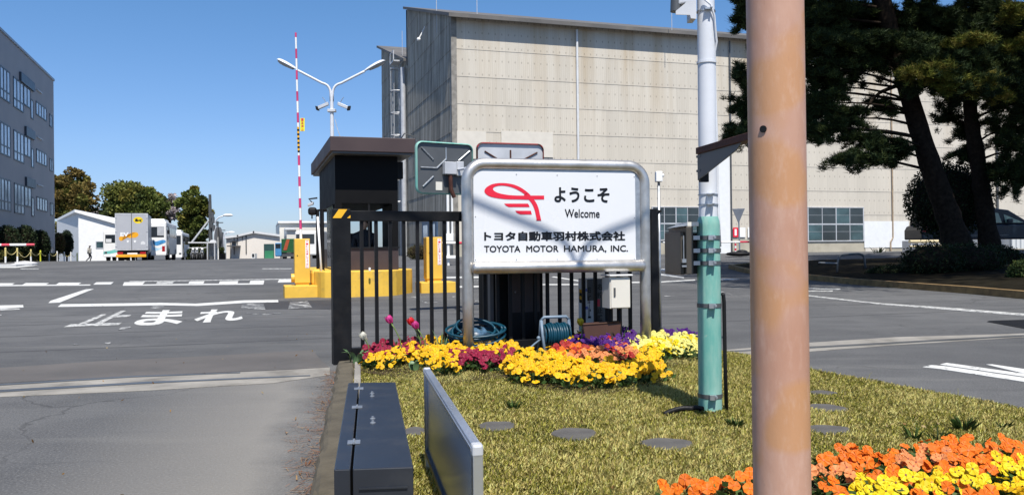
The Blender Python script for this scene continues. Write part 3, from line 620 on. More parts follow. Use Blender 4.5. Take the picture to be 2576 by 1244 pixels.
mb.tube(fine, [.0115+.0025*(i % 2) for i in range(len(fine))], 10)
tag(mb.build('corrugated_hose', M['blackm'], org=tuple(pts[0])), 'black corrugated hose end lying on the grass at the green pole foot', 'hose')
# bracket arm carried by the post towards the viewer
ba_ = thing('bracket_arm', (px_, py_, ze(375)), 'rusty brown cantilever bracket arm strapped to the white lamp post', 'bracket')
Aq = at(1777, 372, 4.36); Bq = Vector((1.19, 3.55, Aq.z)); d = (Bq-Aq); d.z = 0; Ln = d.length; d.normalize(); sdv = Vector((d.y, -d.x, 0)); zt = Aq.z; zb_ = ze(386)
zb_ = zt-.035
mb = MB(); mb.box(Aq-sdv*.004, d*Ln, sdv*.065, (0, 0, -.035)); mb.build('channel', M['rust'], ba_, bevel=.003)
mb = MB(); q = Aq+sdv*.045-Vector((0, 0, .036)); mb.prism([q, q+d*.50, q+d*.44-Vector((0, 0, .03)), q-Vector((0, 0, .135))], sdv*.006); mb.build('gusset', M['dgrey'], ba_)
mb = MB(); q = Aq-Vector((0, 0, .036))-sdv*.001; mb.box(q-d*.0, sdv*.045, d*.025, (0, 0, -.145)); mb.build('mounting_plate', M['blackm'], ba_)
for dz in (.052, .128):
    mb = MB(); n = Vector((0, 0, -dz)); mb.box(Aq+n-sdv*.002-d*.012, sdv*.055, d*.05, (0, 0, .012)); mb.build('clamp', M['dgrey'], ba_)
# edge-on equipment box strapped to the post
eb = thing('equipment_box', at(1728, 690, py_-.02), 'bronze metal box seen from its narrow side strapped left of the green pole', 'equipment box')
xa, xb = at(1712, 620, py_-.02).x, at(1740, 620, py_-.02).x
mb = MB(); mb.box((xa+.022, py_-.06, ze(688)), (xb-xa-.022, 0, 0), (-.03, .34, 0), (0, 0, ze(570)-ze(688))); mb.build('case', M['bronze'], eb, bevel=.004)
mb = MB(); mb.box((xa-.002, py_-.03, ze(690)), (.02, 0, 0), (-.03, .3, 0), (0, 0, ze(582)-ze(690))); mb.build('cover', M['bronze'], eb, bevel=.003)
mb = MB(); mb.box((xa+.03, py_-.06, ze(569)), (.06, 0, 0), (0, .3, 0), (0, 0, .022)); mb.build('cap', M['cream'], eb)
mb = MB(); mb.prism([(xa+.03, py_-.06, ze(568)), (xa+.03, py_-.06, ze(562)), (xa-.03, py_-.06, ze(571))], (0, .28, 0)); mb.build('rain_lip', M['galv'], eb)
mb = MB(); mb.tube([(xa+.012, py_-.045, ze(592)), (xa+.012, py_-.045, ze(650))], .003, 6); mb.cb((xa+.012, py_-.05, ze(655)), .02, .02, .02); mb.cb((xa+.012, py_-.05, ze(668)), .022, .02, .01); mb.build('latch_rod', M['galv'], eb)
mb = MB(); mb.box((xb+.001, py_+.0, ze(688)), (px_-.0635-xb, 0, 0), (0, .2, 0), (0, 0, ze(585)-ze(688))); mb.build('back_plate', M['blackm'], eb)
for y in (598, 630, 661):
    mb = MB(); mb.box((xb+.002, py_-.055, ze(y)-.011), (px_-.06-xb, 0, 0), (0, .004, 0), (0, 0, .022)); mb.build('strap_end', M['galv'], eb)
# hooded device at the top of the frame
hd = thing('hooded_camera', at(1735, 40, py_), 'grey hooded device mounted high on the left of the white lamp post', 'camera')
mb = MB(); p = lambda x, y, Y=py_-.06: at(x, y, Y)
mb.prism([p(1700, 37), p(1700, 28), p(1722, 10), p(1738, -10), p(1752, -10), p(1752, 48), p(1738, 46), p(1736, 38)], (0, .006, 0)); mb.build('side_plate', M['lgrey'], hd)
mb = MB(); mb.tube([p(1700, 30, py_-.02), p(1702, -30, py_-.02)], .03, 16); mb.build('lens_tube', M['dgrey'], hd, smooth=2)
mb = MB(); mb.box(p(1706, 12, py_-.05), (.085, 0, .015), (0, .16, 0), (0, 0, .08)); mb.build('housing', M['lgrey'], hd, bevel=.008)
mb = MB(); mb.box(p(1738, 46, py_-.055), (.03, 0, 0), (0, .1, 0), (0, 0, .2)); mb.build('mount', M['lgrey'], hd)
# ------------------------------------------------------------------ salmon pole close to the camera
def salmon():
    b = NB('weathered_salmon_paint'); v = b.co('Object', scale=(9, 9, 5)); n = b.noise(v, 1.6, 5, .6); n2 = b.noise(b.co('Object', scale=(30, 30, 9)), 3, 6, .7); n3 = b.noise(b.co('Object', scale=(8, 8, 12)), 1.3, 2)
    c = b.mix(b.ramp(n, .35, .65), (.41, .22, .148), (.49, .295, .215)); c = b.mix(b.ramp(n3, .49, .55, 0, .75), c, (.47, .24, .105)); n4 = b.noise(b.co('Object', scale=(1, 1, .35)), 140, 5, .7); c = b.mix(b.ramp(n4, .5, .75, 0, .35), c, (.6, .42, .34)); c = b.mix(b.ramp(n4, .36, .24, 0, .4), c, (.3, .15, .1)); c = b.mix(b.ramp(n2, .70, .74, 0, .3), c, (.2, .13, .1)); c = b.mix(b.ramp(n2, .28, .2, 0, .4), c, (.66, .5, .44))
    b.bump(n2, .15, .002); return b.out(c, .5, 0, .45)
yk = .62; xk = at(1958, 622, yk).x; rk = 70*yk/2080
kp_ = thing('sign_pole', (xk, yk, 0), 'weathered salmon pink steel pole with a dark bolt hole, closest to the viewer', 'pole')
mb = MB(); mb.tube([(xk+.0033*1, yk, -.05), (xk-.002, yk, 1.5), (xk-.0065, yk, 2.6)], rk, 40); mb.build('pole', salmon(), kp_, smooth=2)
h0 = at(1904, 332, yk); dxy = Vector((h0.x-(xk-.001), 0, 0)); hx = dxy.x/rk; ny = -math.sqrt(max(.02, 1-hx*hx)); c = Vector((xk-.001+hx*rk, yk+ny*rk, h0.z)); nrm = Vector((hx, ny, 0)); sd = Vector((-ny, hx, 0))
mb = MB(); mb.prism([c-nrm*.002+sd*(.0026*math.cos(g))+Vector((0, 0, .0026*math.sin(g))) for g in np.linspace(0, 2*math.pi, 16, endpoint=False)], nrm*.0024); mb.build('bolt_hole', M['blackm'], kp_)
# ------------------------------------------------------------------ dark steel box in the foreground
M['boxsteel'] = mat('charcoal_coated_steel', (.019, .022, .029), .4, .0, var=.12, vs=6, spec=.5, dirt=(.06, .06, .06), dfac=.3, ds=6)
zB = .35; c = [gp(876, 962, zB), gp(995, 960, zB), gp(1040, 1173, zB), gp(840, 1180, zB)]
tb = thing('steel_box', ((c[0]+c[2])/2).xy[:]+(0,), 'charcoal hinged steel box lying lengthwise beside the kerb in the foreground', 'box')
tb.location = (tb.location[0], tb.location[1], 0)
lerp = lambda a, b, t: a.lerp(b, t)
s0, s1 = lerp(c[0], c[1], .22), lerp(c[3], c[2], .205); g0_, g1_ = lerp(c[0], c[1], .25), lerp(c[3], c[2], .235)
mb = MB(); mb.prism([c[0], s0, s1, c[3]], (0, 0, -.33)); mb.build('body', M['boxsteel'], tb, bevel=.003)
mb = MB(); mb.prism([g0_, c[1], c[2], g1_], (0, 0, -.33)); mb.build('lid', M['boxsteel'], tb, bevel=.003)
for t, in ((.115,), (.40,), (.79,)):
    p = lerp(lerp(s0, g0_, .5), lerp(s1, g1_, .5), t)+Vector((0, 0, .001)); mb = MB(); ax = (s1-s0).normalized(); sx = Vector((-ax.y, ax.x, 0))
    mb.box(p-sx*.018-ax*.022, sx*.015, ax*.044, (0, 0, .002)); mb.box(p+sx*.003-ax*.022, sx*.015, ax*.044, (0, 0, .002)); mb.tube([p-ax*.023+Vector((0, 0, .003)), p+ax*.023+Vector((0, 0, .003))], .0035, 8); mb.build('hinge', M['galv'], tb)
for t in (.20, .245, .55, .60):
    a = lerp(c[0], c[3], t); b_ = lerp(c[1], c[2], t); p = lerp(a, b_, .50); mb = MB(); mb.tube([p, p+Vector((0, 0, .003))], .009, 12); mb.tube([p+Vector((0, 0, .003)), p+Vector((0, 0, .009))], .0045, 6); mb.build('bolt', M['galv'], tb)
fx = (c[2]-g1_).normalized(); fn = Vector((fx.y, -fx.x, 0)); wf = (c[2]-g1_).length; q = g1_+fn*.001
mb = MB(); mb.box(q+fx*wf*.10+Vector((0, 0, -.052)), fx*wf*.8, fn*.004, (0, 0, .004)); mb.build('front_lip', M['boxsteel'], tb)
mb = MB(); mb.box(q+fx*wf*.2+Vector((0, 0, -.12)), fx*wf*.62, fn*.002, (0, 0, .045)); mb.build('label_plate', M['dgrey'], tb)
# ------------------------------------------------------------------ framed glossy board
M['gloss'] = NB('glossy_sky_tinted_sheet'); M['gloss'] = M['gloss'].out((.27, .345, .46), .22, .0, .45)  # bluish base colour paints in some of the reflected sky
fb0 = at(1074, 920, 3.32); fb1 = at(1200, 1113, 2.01); zc_ = .427
BD = fr((fb0.x, fb0.y), (fb1.x-fb0.x, fb1.y-fb0.y)); BLn = math.hypot(fb1.x-fb0.x, fb1.y-fb0.y)
bd = thing('framed_board', L(BD, BLn/2, 0, 0), 'long low board in an aluminium frame with a glossy blue grey sheet beside the box', 'board')
mb = MB(); mb.fb(BD, 0, BLn, -.012, .012, zc_-.022, zc_); mb.fb(BD, 0, BLn, -.016, -.0125, zc_-.016, zc_-.006); mb.build('top_rail', M['alu'], bd, bevel=.003)
mb = MB(); mb.fb(BD, .012, BLn-.02, -.012, .012, .085, .105); mb.build('bottom_rail', M['dgrey'], bd, bevel=.002)
mb = MB(); mb.fb(BD, BLn-.02, BLn+.012, -.012, .012, .0, zc_-.024); mb.fb(BD, BLn-.008, BLn, .0125, .015, .0, zc_-.03); mb.build('end_post', M['alu'], bd, bevel=.003)
mb = MB(); mb.fb(BD, -.012, .010, -.012, .012, .0, zc_-.024); mb.build('end_post', M['alu'], bd, bevel=.003)
mb = MB(); mb.fb(BD, BLn-.021, BLn+.014, -.014, .014, zc_-.028, zc_+.003); mb.build('corner_cap', M['lgrey'], bd, bevel=.006)
mb = MB(); mb.fb(BD, -.014, .012, -.014, .014, zc_-.028, zc_+.003); mb.build('corner_cap', M['lgrey'], bd, bevel=.006)
mb = MB(); mb.fb(BD, .010, BLn-.02, -.002, .002, .105, zc_-.022); mb.build('sheet', M['gloss'], bd)
# ------------------------------------------------------------------ guard booth
AX = (1, .316)
c0 = at(830, 342, 16.0); BF0 = fr((c0.x, c0.y), AX)
bo = thing('guard_booth', L(BF0, .8, 2.5, 0), 'black guard booth with a wide brown flat roof behind the gate', 'guard booth')
zr1 = c0.z; zr0 = .9+(631.8-379)*16/2080; RWd = hit(BF0, 1045, 349)[0]
mb = MB(); mb.fb(BF0, 0, RWd, 0, 5.3, zr0, zr1); mb.build('roof', M['fascia'], bo, bevel=.01)
mb = MB(); mb.fb(BF0, .05, RWd-.05, .05, 5.25, zr0-.035, zr0-.001); mb.build('soffit', M['dgrey'], bo)
WF = fr(L(BF0, .13, .42, 0)[:2], AX); wr = hit(WF, 1001, 500)[0]; WD = 3.9
wz0, wz1 = .98, hit(WF, 930, 511)[1]; zs = zr0-.036
mb = MB()                                              # upper wall and corner posts round the window band
mb.fb(WF, 0, wr, 0, WD, wz1, zs); mb.fb(WF, 0, .12, 0, .08, wz0, wz1); mb.fb(WF, wr-.12, wr, 0, .08, wz0, wz1); mb.fb(WF, 0, .08, WD-.12, WD, wz0, wz1); mb.fb(WF, wr-.1, wr, WD-.12, WD, wz0, wz1); mb.fb(WF, wr-.08, wr, .08, 1.6, wz0, wz1)
mb.build('upper_wall', M['booth'], bo)
mb = MB(); mb.fb(WF, 0, wr, 0, WD, .0, wz0-.03); mb.build('lower_wall', M['boothbrown'], bo)
mb = MB(); mb.fb(WF, -.02, wr+.02, -.03, .1, wz0-.03, wz0-.001); mb.build('sill', M['blackm'], bo)
def glass():
    b = NB('clear_booth_glass'); b.p.inputs['Transmission Weight'].default_value = 1; b.p.inputs['IOR'].default_value = 1.02; return b.out((.75, .8, .8), .0, 0, .5)
M['glass'] = glass()
for (u0_, u1_) in ((.12, wr*.52), (wr*.52+.03, wr-.12)):
    mb = MB(); mb.fb(WF, u0_, u1_, .03, .036, wz0, wz1); wn = mb.build('window', M['glass'], bo)
mb = MB(); mb.fb(WF, wr*.52, wr*.52+.03, .01, .06, wz0, wz1); mb.build('mullion', M['blackm'], bo)
mb = MB(); mb.fb(WF, -.005, .02, .5, 1.9, .55, wz1-.02); mb.build('sliding_door', M['screen'], bo)
mb = MB(); mb.fb(WF, .2, wr-.3, 1.2, 1.7, wz0, wz0+.30); mb.build('counter', M['blackm'], bo)
mb = MB(); mb.fb(WF, wr+.001, wr+.2, .5, .8, wz1+.55, wz1+.9); mb.build('side_cabinet', M['blackm'], bo)
mb = MB(); mb.fb(WF, wr+.001, wr+.1, .3, .5, .2, .5); mb.build('side_cabinet', M['blackm'], bo)
# guard seated behind the glass (dark uniform, seen from the chest up)
def person(name, loc, rz, joints, edges, radii, parts, label, h=1.):
    o = thing(name, loc, label, 'person'); o.rotation_euler = (0, 0, rz)
    me = bpy.data.meshes.new('body'); me.from_pydata([Vector(j)*h for j in joints], edges, []); b = link(bpy.data.objects.new('body', me), o); me.materials.append(parts['body'])
    sk = b.modifiers.new('skin', 'SKIN'); sv = me.skin_vertices[0].data
    for i, r in enumerate(radii): sv[i].radius = ((r, r) if not hasattr(r, '__len__') else r)
    for i in range(len(joints)): sv[i].use_root = i == 0
    b.modifiers.new('sub', 'SUBSURF').levels = 2; b.modifiers['sub'].render_levels = 2; me.shade_smooth(); return o, b
M['uniform'] = mat('dark_uniform_cloth', (.018, .02, .028), .85); M['skin'] = mat('skin', (.5, .3, .22), .55); M['coat'] = mat('grey_beige_work_jacket', (.36, .34, .30), .85); M['trousers'] = mat('dark_trousers', (.03, .03, .035), .85); M['hair'] = mat('black_hair', (.012, .01, .009), .6)
jn = [(0, 0, .45), (0, .0, .70), (0, -.01, .95), (0, -.01, 1.04), (0, -.02, 1.14), (-.19, 0, .93), (-.24, -.06, .68), (-.14, -.28, .62), (.19, 0, .93), (.24, -.06, .68), (.14, -.28, .62), (-.1, -.2, .44), (-.12, -.48, .42), (-.12, -.46, .05), (.1, -.2, .44), (.12, -.48, .42), (.12, -.46, .05)]
ed = [(0, 1), (1, 2), (2, 3), (3, 4), (2, 5), (5, 6), (6, 7), (2, 8), (8, 9), (9, 10), (0, 11), (11, 12), (12, 13), (0, 14), (14, 15), (15, 16)]
gp_ = L(WF, wr*.5, .55, .28); g_, gb = person('person', tuple(gp_), math.atan(.316), jn, ed, [.16, .16, .14, .055, .06, .08, .055, .035, .08, .055, .035, .09, .07, .045, .09, .07, .045], {'body': M['uniform']}, 'guard in dark uniform sitting behind the booth window')
mb = MB(); q = Vector((0, 0, 0)); mb.ball((0, -.03, 1.16), (.078, .09, .105), 16, 12); mb.ball((0, -.12, 1.15), (.012, .016, .018), 8, 6)
for s in (-1, 1): mb.ball((s*.078, -.02, 1.16), (.012, .02, .028), 8, 6); mb.ball((s*.03, -.108, 1.18), (.012, .01, .008), 8, 6)
hd_ = mb.build('head', M['skin'], None, smooth=True); hd_.parent = g_
mb = MB(); mb.ball((0, -.01, 1.20), (.085, .095, .085), 16, 10); o_ = mb.build('hair', M['hair'], None, smooth=True); o_.parent = g_
# fixtures on the left side of the booth
q = at(786, 531, 16.6)
ic = thing('intercom_arm', tuple(q), 'black rounded intercom unit on an arm at the left side of the booth', 'intercom')
mb = MB(); mb.cb(q, .17, .14, .16); mb.build('unit', M['blackm'], ic, bevel=.05)
mb = MB(); mb.tube([q, at(806, 528, 17.1)], .022, 8); mb.tube([q-Vector((.01, 0, .06)), q-Vector((.01, 0, .15))], .014, 8); mb.build('arm', M['blackm'], ic)
q = at(783, 512, 17.4); cm = thing('booth_camera', tuple(q), 'small grey camera on the left side of the booth above the intercom', 'camera')
mb = MB(); mb.box(q+Vector((-.08, 0, -.06)), (.12, 0, .04), (0, .07, 0), (0, 0, .06)); mb.build('body', M['lgrey'], cm, bevel=.01)
mb = MB(); mb.tube([q+Vector((.02, .03, .02)), q+Vector((-.06, .03, .10)), q+Vector((.12, .03, .12))], .018, 8); mb.build('bracket', M['blackm'], cm)
q0 = at(809, 690, 16.3); wh = thing('white_rod', (q0.x, q0.y, 0), 'thin white rod leaning against the left side of the booth', 'rod')
mb = MB(); mb.tube([(q0.x, q0.y, .45), at(799, 545, 16.5)], .022, 8); mb.build('rod', M['white'], wh, smooth=True)
for x in (800, 812):
    q = at(x, 660, 16.75); mb = MB(); mb.tube([(q.x, q.y, .2), (q.x, q.y, 1.75)], .035, 8); tag(mb.build('booth_post', M['blackm'], org=(q.x, q.y, .2)), 'black upright post at the left side of the booth, %s' % ('left of the pair' if x == 800 else 'right of the pair'), 'post')
# yellow planter-like island under the booth
YF = fr(L(BF0, 0, 0, 0)[:2], AX); ya, yb, yc = hit(YF, 809, 700)[0], hit(YF, 975, 700)[0], 0
zI = hit(YF, 930, 680)[1]
isl = [(ya, .1), (ya+.06, .0), (ya+.2, -.04), (yb-.1, -.04), (yb+.05, .0), (yb+.2, .15), (yb+.62, .85), (yb+.68, 1.0), (yb+.68, 4.6), (ya-.1, 4.6), (ya-.1, .4)]
mb = MB(); mb.prism([L(YF, a, b, -.03) for a, b in isl], (0, 0, zI+.03)); tag(mb.build('booth_island', M['yellowc'], bevel=.02, org=L(YF, yb/2, 1, 0)), 'yellow painted concrete island wall under the guard booth', 'traffic island')
tag(MB().cb(at(930, 677, 16.05), .04, .04, .07).build('island_lamp', M['white'], bevel=.012, org=at(930, 682, 16.05)), 'tiny white lamp standing on the yellow booth island edge', 'lamp')
# ------------------------------------------------------------------ barrier gates
def sticker(par, F, u0, u1, v, z0, z1, chars, bg, ink):
    mb = MB(); mb.fb(F, u0, u1, v-.004, v-.0005, z0, z1); s_ = mb.build('sticker', bg, par)
    n = len(chars)
    for i, ch in enumerate(chars):
        a = z1-(z1-z0)*(i+.1)/n; b = z1-(z1-z0)*(i+.9)/n; fit_text('lettering', ch, lambda p, q: L(F, u0+(u1-u0)*(.2+.6*p), v-.005, b+(a-b)*q), ink, par, .02)
def barrier(xl, xr, ytop, ybot, bx0, bx1, by0, by1, lab_c, right):
    bp = gp((bx0+bx1)/2, by1); F = fr((bp.x, bp.y), AX); h = lambda x, y, v=0: hit(F, x, y, v)
    t = thing('barrier_gate', (bp.x, bp.y, 0), lab_c, 'barrier gate')
    zb = h(bx0, by0)[1]; mb = MB(); mb.fb(F, h(bx0, by1)[0], h(bx1, by1)[0], 0, .65, -.02, zb); mb.build('base', M['yellowc'], t, bevel=.015)
    v = .15; a, b_ = h(xl, 650, v)[0], h(xr, 650, v)[0]; z0, z1 = h(xl, ybot, v)[1], h(xl, ytop, v)[1]
    mb = MB(); mb.fb(F, a, b_, v, v+.32, z0, z1); mb.build('cabinet', M['yellow'], t, bevel=.012)
    mb = MB(); mb.fb(F, a+.02, b_-.02, v+.02, v+.30, zb, z0); mb.build('plinth', M['yellow'], t)
    w = b_-a; sticker(t, F, a+w*.70, a+w*.93, v, z0+(z1-z0)*.34, z1-.03, 'ゲートに注意して下さい', M['white'], M['signred'])
    mb = MB(); mb.ball(L(F, a+w*.18, v-.001, z0+(z1-z0)*.62), .012, 8, 6); mb.build('lock', M['blackm'], t)
    return t, F, a, b_, v, z0, z1
t, F, a, b_, v, z0, z1 = barrier(741, 780, 600, 712, 716, 809, 719, 748, 'yellow barrier cabinet on the left of the booth with its arm raised upright', 0)
mb = MB(); mb.tube([L(F, a-.06, v+.16, z0+.1), L(F, a+.1, v+.16, z0+.1)], .085, 16); mb.build('hub', M['yellow'], t, smooth=2)
mb = MB(); mb.fb(F, b_+.02, b_+.3, v+.1, v+.4, zI*.0+.2, .55); mb.build('motor_cover', M['yellow'], t, bevel=.08)
vA = v+.16; ys = [600, 576, 553, 523, 498.6, 468.6, 444, 415.8, 391, 384, 319.4, 308.7, 283.4, 254.7, 230, 201, 176.8, 147.7, 123, 94.4, 82.5]; cs = 'WRWRWRWRWHWRWRWRWRWR'
xx = lambda y: 744+(757-744)*(y-85)/(600-85)
pt = lambda y: L(F, hit(F, xx(y), y, vA)[0], vA, hit(F, xx(y), y, vA)[1])
aw = []; arm = None
for i, ch in enumerate(cs):
    if ch == 'H':
        for k in range(12):
            mb = MB(); mb.tube([pt(384-(384-319.4)*k/12), pt(384-(384-319.4)*(k+1)/12)], .023, 8); mb.build('arm_section', M['amber'] if k % 2 else M['ink'], t, smooth=2)
    else:
        mb = MB(); mb.tube([pt(ys[i]), pt(ys[i+1])], .026-.0004*i, 10); mb.build('arm_section', M['white'] if ch == 'W' else M['magenta'], t, smooth=2)
M['signyellow'] = mat('yellow_sign_plate', (.75, .68, .02), .4)
p_ = [hit(F, x, y, vA-.03) for x, y in ((755, 330), (766.5, 330), (766.5, 297), (755, 297))]
mb = MB(); mb.prism([L(F, u, vA-.03, z) for u, z in p_], L(F, 0, .004, 0)-L(F, 0, 0, 0)); pl = mb.build('tag_plate', M['signyellow'], t)
for i, ch in enumerate('一旦停止'):
    zA = p_[2][1]-(p_[2][1]-p_[0][1])*(i+.12)/4; zB_ = p_[2][1]-(p_[2][1]-p_[0][1])*(i+.88)/4
    fit_text('lettering', ch, lambda p, q: L(F, p_[0][0]+(p_[1][0]-p_[0][0])*(.25+.5*p), vA-.0325, zB_+(zA-zB_)*q), M['red'], t, .02)
t, F, a, b_, v, z0, z1 = barrier(1073, 1113, 596, 702, 1060, 1147, 710, 736, 'yellow barrier cabinet on the right of the booth with its arm lowered', 1)
za_ = hit(F, 1130, 611, v+.16)[1]; u = b_
for i in range(10):
    mb = MB(); mb.tube([L(F, u, v+.16, za_), L(F, u+.38, v+.16, za_)], .028-.0008*i, 10); mb.build('arm_section', M['white'] if i % 2 == 0 else M['red'], t, smooth=2); u += .38
mb = MB(); mb.tube([L(F, b_-.02, v+.16, z0+.5), L(F, b_+.05, v+.16, z0+.5)], .06, 14); mb.build('hub', M['yellow'], t, smooth=2)
# far barriers seen as striped bars
def far_bar(x0, x1, y, Y, cols, label, stand_x, r=.035):
    p0, p1 = at(x0, y, Y), at(x1, y, Y); zc = (p0.z+p1.z)/2; F = fr((p0.x, p0.y), (1, .316)); t = thing('barrier_gate', (p0.x, p0.y, hz(p0.x, p0.y)), label, 'barrier gate'); n = len(cols)
    Ln = hit(F, x1, y)[0]
    for i, c in enumerate(cols): mb = MB(); mb.tube([L(F, Ln*i/n, 0, zc), L(F, Ln*(i+1)/n, 0, zc)], r, 8); mb.build('arm_section', M['white'] if c == 'W' else M['red'], t, smooth=2)
    us_ = hit(F, stand_x, y)[0]; g = L(F, us_, 0, 0); gz = hz(g.x, g.y)
    mb = MB(); mb.fb(F, us_-.15, us_+.15, .05, .35, gz-.05, zc+.12); mb.build('cabinet', M['yellow'], t, bevel=.02); return t
far_bar(1668, 2020, 608, 34, 'WWRWWRWWRWRWRWR', 'lowered red and white barrier arm in front of the factory wall windows', 2000)
far_bar(-60, 87, 615, 38, 'RRWWRRWWRR'[::-1][0:10] if 0 else 'WRWRWWR', 'lowered red and white barrier arm at the far left in front of the hedge', -50, .05)
# white stand with a foot seen through the gate bars
q = at(1131, 640, 33); gz = .9-(646-628.7)*33/2080; ws = thing('white_stand', (q.x, q.y, gz), 'slim white post on a foot plate seen through the bars left of the sign', 'post')
mb = MB(); mb.tube([(q.x-.05, q.y, hz(q.x, q.y)-.02), (q.x-.05, q.y, gz+2.6)], .055, 10); mb.tube([(q.x+.12, q.y, gz+.6), (q.x+.12, q.y, gz+2.6)], .04, 8); mb.build('post', M['white'], ws, smooth=2)
mb = MB(); mb.cb((q.x, q.y, gz+.0), .6, .3, .12); mb.cb((q.x, q.y, gz+.78), .34, .3, .3); mb.build('foot', M['white'], ws, bevel=.01)
# ------------------------------------------------------------------ convex mirrors seen from behind
def rrect(x0, x1, z0, z1, r, n=6):
    o = []
    for cx_, cz_, a0 in ((x1-r, z1-r, 0), (x0+r, z1-r, 90), (x0+r, z0+r, 180), (x1-r, z0+r, 270)):
        for k in range(n+1): g = R(a0+90*k/n); o.append((cx_+r*math.cos(g), cz_+r*math.sin(g)))
    return o
def mirror(x0, x1, y0, y1, Y, slope, rimm, plate, label, ribs, px2, sticker_=True, ribm=None):
    o = at(x0, (y0+y1)/2, Y); F = fr((o.x, o.y), (1, slope)); u1 = hit(F, x1, y0)[0]; zt, zb = hit(F, x0, y0)[1], hit(F, x0, y1)[1]
    t = thing('traffic_mirror', tuple(L(F, u1/2, 0, zb)), label, 'traffic mirror')
    pr = rrect(0, u1, zb, zt, .1); inn = rrect(.018, u1-.018, zb+.018, zt-.018, .085)
    mb = MB(); P0 = [L(F, u, 0, z) for u, z in pr]; P1 = [L(F, u, -.02, z) for u, z in inn]; P2 = [L(F, u, .03, z) for u, z in pr]; n = len(pr)
    P3 = [L(F, u, 0.012, z) for u, z in inn]
    mb.add(P2+P0+P1+P3, [(i, (i+1) % n, n+(i+1) % n, n+i) for i in range(n)]+[(n+i, n+(i+1) % n, 2*n+(i+1) % n, 2*n+i) for i in range(n)]+[(2*n+i, 2*n+(i+1) % n, 3*n+(i+1) % n, 3*n+i) for i in range(n)])
    rim = mb.build('rim', rimm, t)
    if isinstance(rimm, list):
        for p in rim.data.polygons: p.material_index = int((L(F, 0, 0, 0)-Vector(p.center)-wloc(t)*0).length*0) if 0 else (p.index//2) % 2
    mb = MB(); mb.prism([L(F, u, .012, z) for u, z in inn], L(F, 0, .01, 0)-L(F, 0, 0, 0)); mb.build('back_plate', plate, t)
    mb = MB(); mb.prism([L(F, u, .032, z) for u, z in inn], L(F, 0, .012, 0)-L(F, 0, 0, 0)); mb.build('mirror_face', M['steel'], t)
    w, h = u1, zt-zb
    for a, b_, c, d in ribs: mb = MB(); mb.tube([L(F, a*w, .004, zb+b_*h), L(F, c*w, .004, zb+d*h)], .011*Y/11, 8); mb.build('rib', ribm or M['galv'], t, smooth=2)
    return t, F, w, h, zb
mm, MF, w, h, zb = mirror(1046, 1190, 353, 487, 11.5, .6, M['green'], M['dgrey'], 'square traffic mirror with a green rim seen from behind left of the welcome sign',
    [(.10, .88, .30, .66), (.08, .50, .36, .50), (.12, .14, .30, .34), (.52, .90, .52, .68), (.36, .50, .52, .68), (.94, .86, .74, .66)], 1170)
mb = MB(); q = L(MF, w*.58, -.05, zb+h*.46); mb.fb(MF, w*.45, w*.66, -.09, 0, zb+h*.38, zb+h*.62); mb.fb(MF, w*.68, w*.8, -.06, 0, zb+h*.36, zb+h*.64); mb.build('clamp', M['lgrey'], mm, bevel=.01)
mb = MB(); mb.tube([L(MF, w*.56, -.05, zb+h*.4), L(MF, w*.57, -.05, zb+h*.1), L(MF, w*.63, -.04, zb-.04)], .03, 8); mb.build('strut', M['rust'], mm, smooth=2)
mb = MB(); mb.fb(MF, w*.34, w*.45, .006, .0115, zb+h*.08, zb+h*.24); mb.build('sticker', M['cream'], mm)
q = at(1174, 600, 11.6); mb = MB(); mb.tube([(q.x, q.y, 0), (q.x, q.y, zb+h*.5)], .03, 12); mb.tube([(q.x, q.y, zb+h*.48), L(MF, w*.7, -.03, zb+h*.48)], .02, 8); mb.build('pole', M['polewhite'], mm, smooth=2)
m2, MF2, w, h, zb = mirror(1199, 1368, 357, 470, 12.5, .3, [M['rust'], mat('faded_red_rim', (.2, .02, .02), .6), M['white']], M['lgrey'], 'square traffic mirror with a red and white rim behind the top of the welcome sign',
    [(.12, .80, .34, .6), (.5, .84, .5, .6), (.9, .80, .66, .6)], 1290, False, M['rust'])
q = at(1290, 600, 12.4); mb = MB(); mb.tube([(q.x, q.y, 0), (q.x, q.y, zb+h*.5)], .03, 12); mb.build('pole', M['polewhite'], m2, smooth=2)
# ------------------------------------------------------------------ twin street lamp behind the booth
q = at(838, 600, 27); lb = thing('twin_street_lamp', (q.x, q.y, hz(q.x, q.y)), 'white twin armed street lamp rising behind the booth roof', 'street lamp')
fk = .9+(631.6-232)*27/2080
mb = MB(); mb.tube([(q.x, q.y, hz(q.x, q.y)), (q.x, q.y, fk-1), (q.x, q.y, fk-.1)], [.075, .06, .055], 14); mb.build('pole', M['polewhite'], lb, smooth=2)
lamp_arms(lb, (q.x, q.y), fk, 1.05, .78, Vector((1, .1, 0)).normalized(), (M['polewhite'],), 1.25)
for s, lbl in ((-1, 'left'), (1, 'right')):
    c_ = at(838+s*22, 266, 27); cmr = thing('lamp_camera', tuple(c_), 'grey box camera mounted under the twin street lamp fork, pointing %s' % lbl, 'camera')
    mb = MB(); mb.box(c_+Vector((-s*.14, -.06, .02)), (s*.33, 0, -.14), (0, .12, 0), (s*.02, 0, .10)); mb.build('housing', M['lgrey'], cmr, bevel=.01)
    mb = MB(); mb.box(c_+Vector((s*.17, -.07, -.16)), (s*.09, 0, .02), (0, .14, 0), (s*.03, 0, .13)); mb.build('hood', M['blackm'], cmr, bevel=.01)
    mb = MB(); mb.tube([c_+Vector((-s*.05, 0, .1)), c_+Vector((0, 0, .2)), c_+Vector((s*.06, 0, .28))], .012, 6); mb.build('mount', M['galv'], cmr)
mb = MB(); z = fk-.6; mb.cb((q.x, q.y-.0, z), .26, .2, .09); mb.build('clamp_ring', M['lgrey'], lb, bevel=.01)
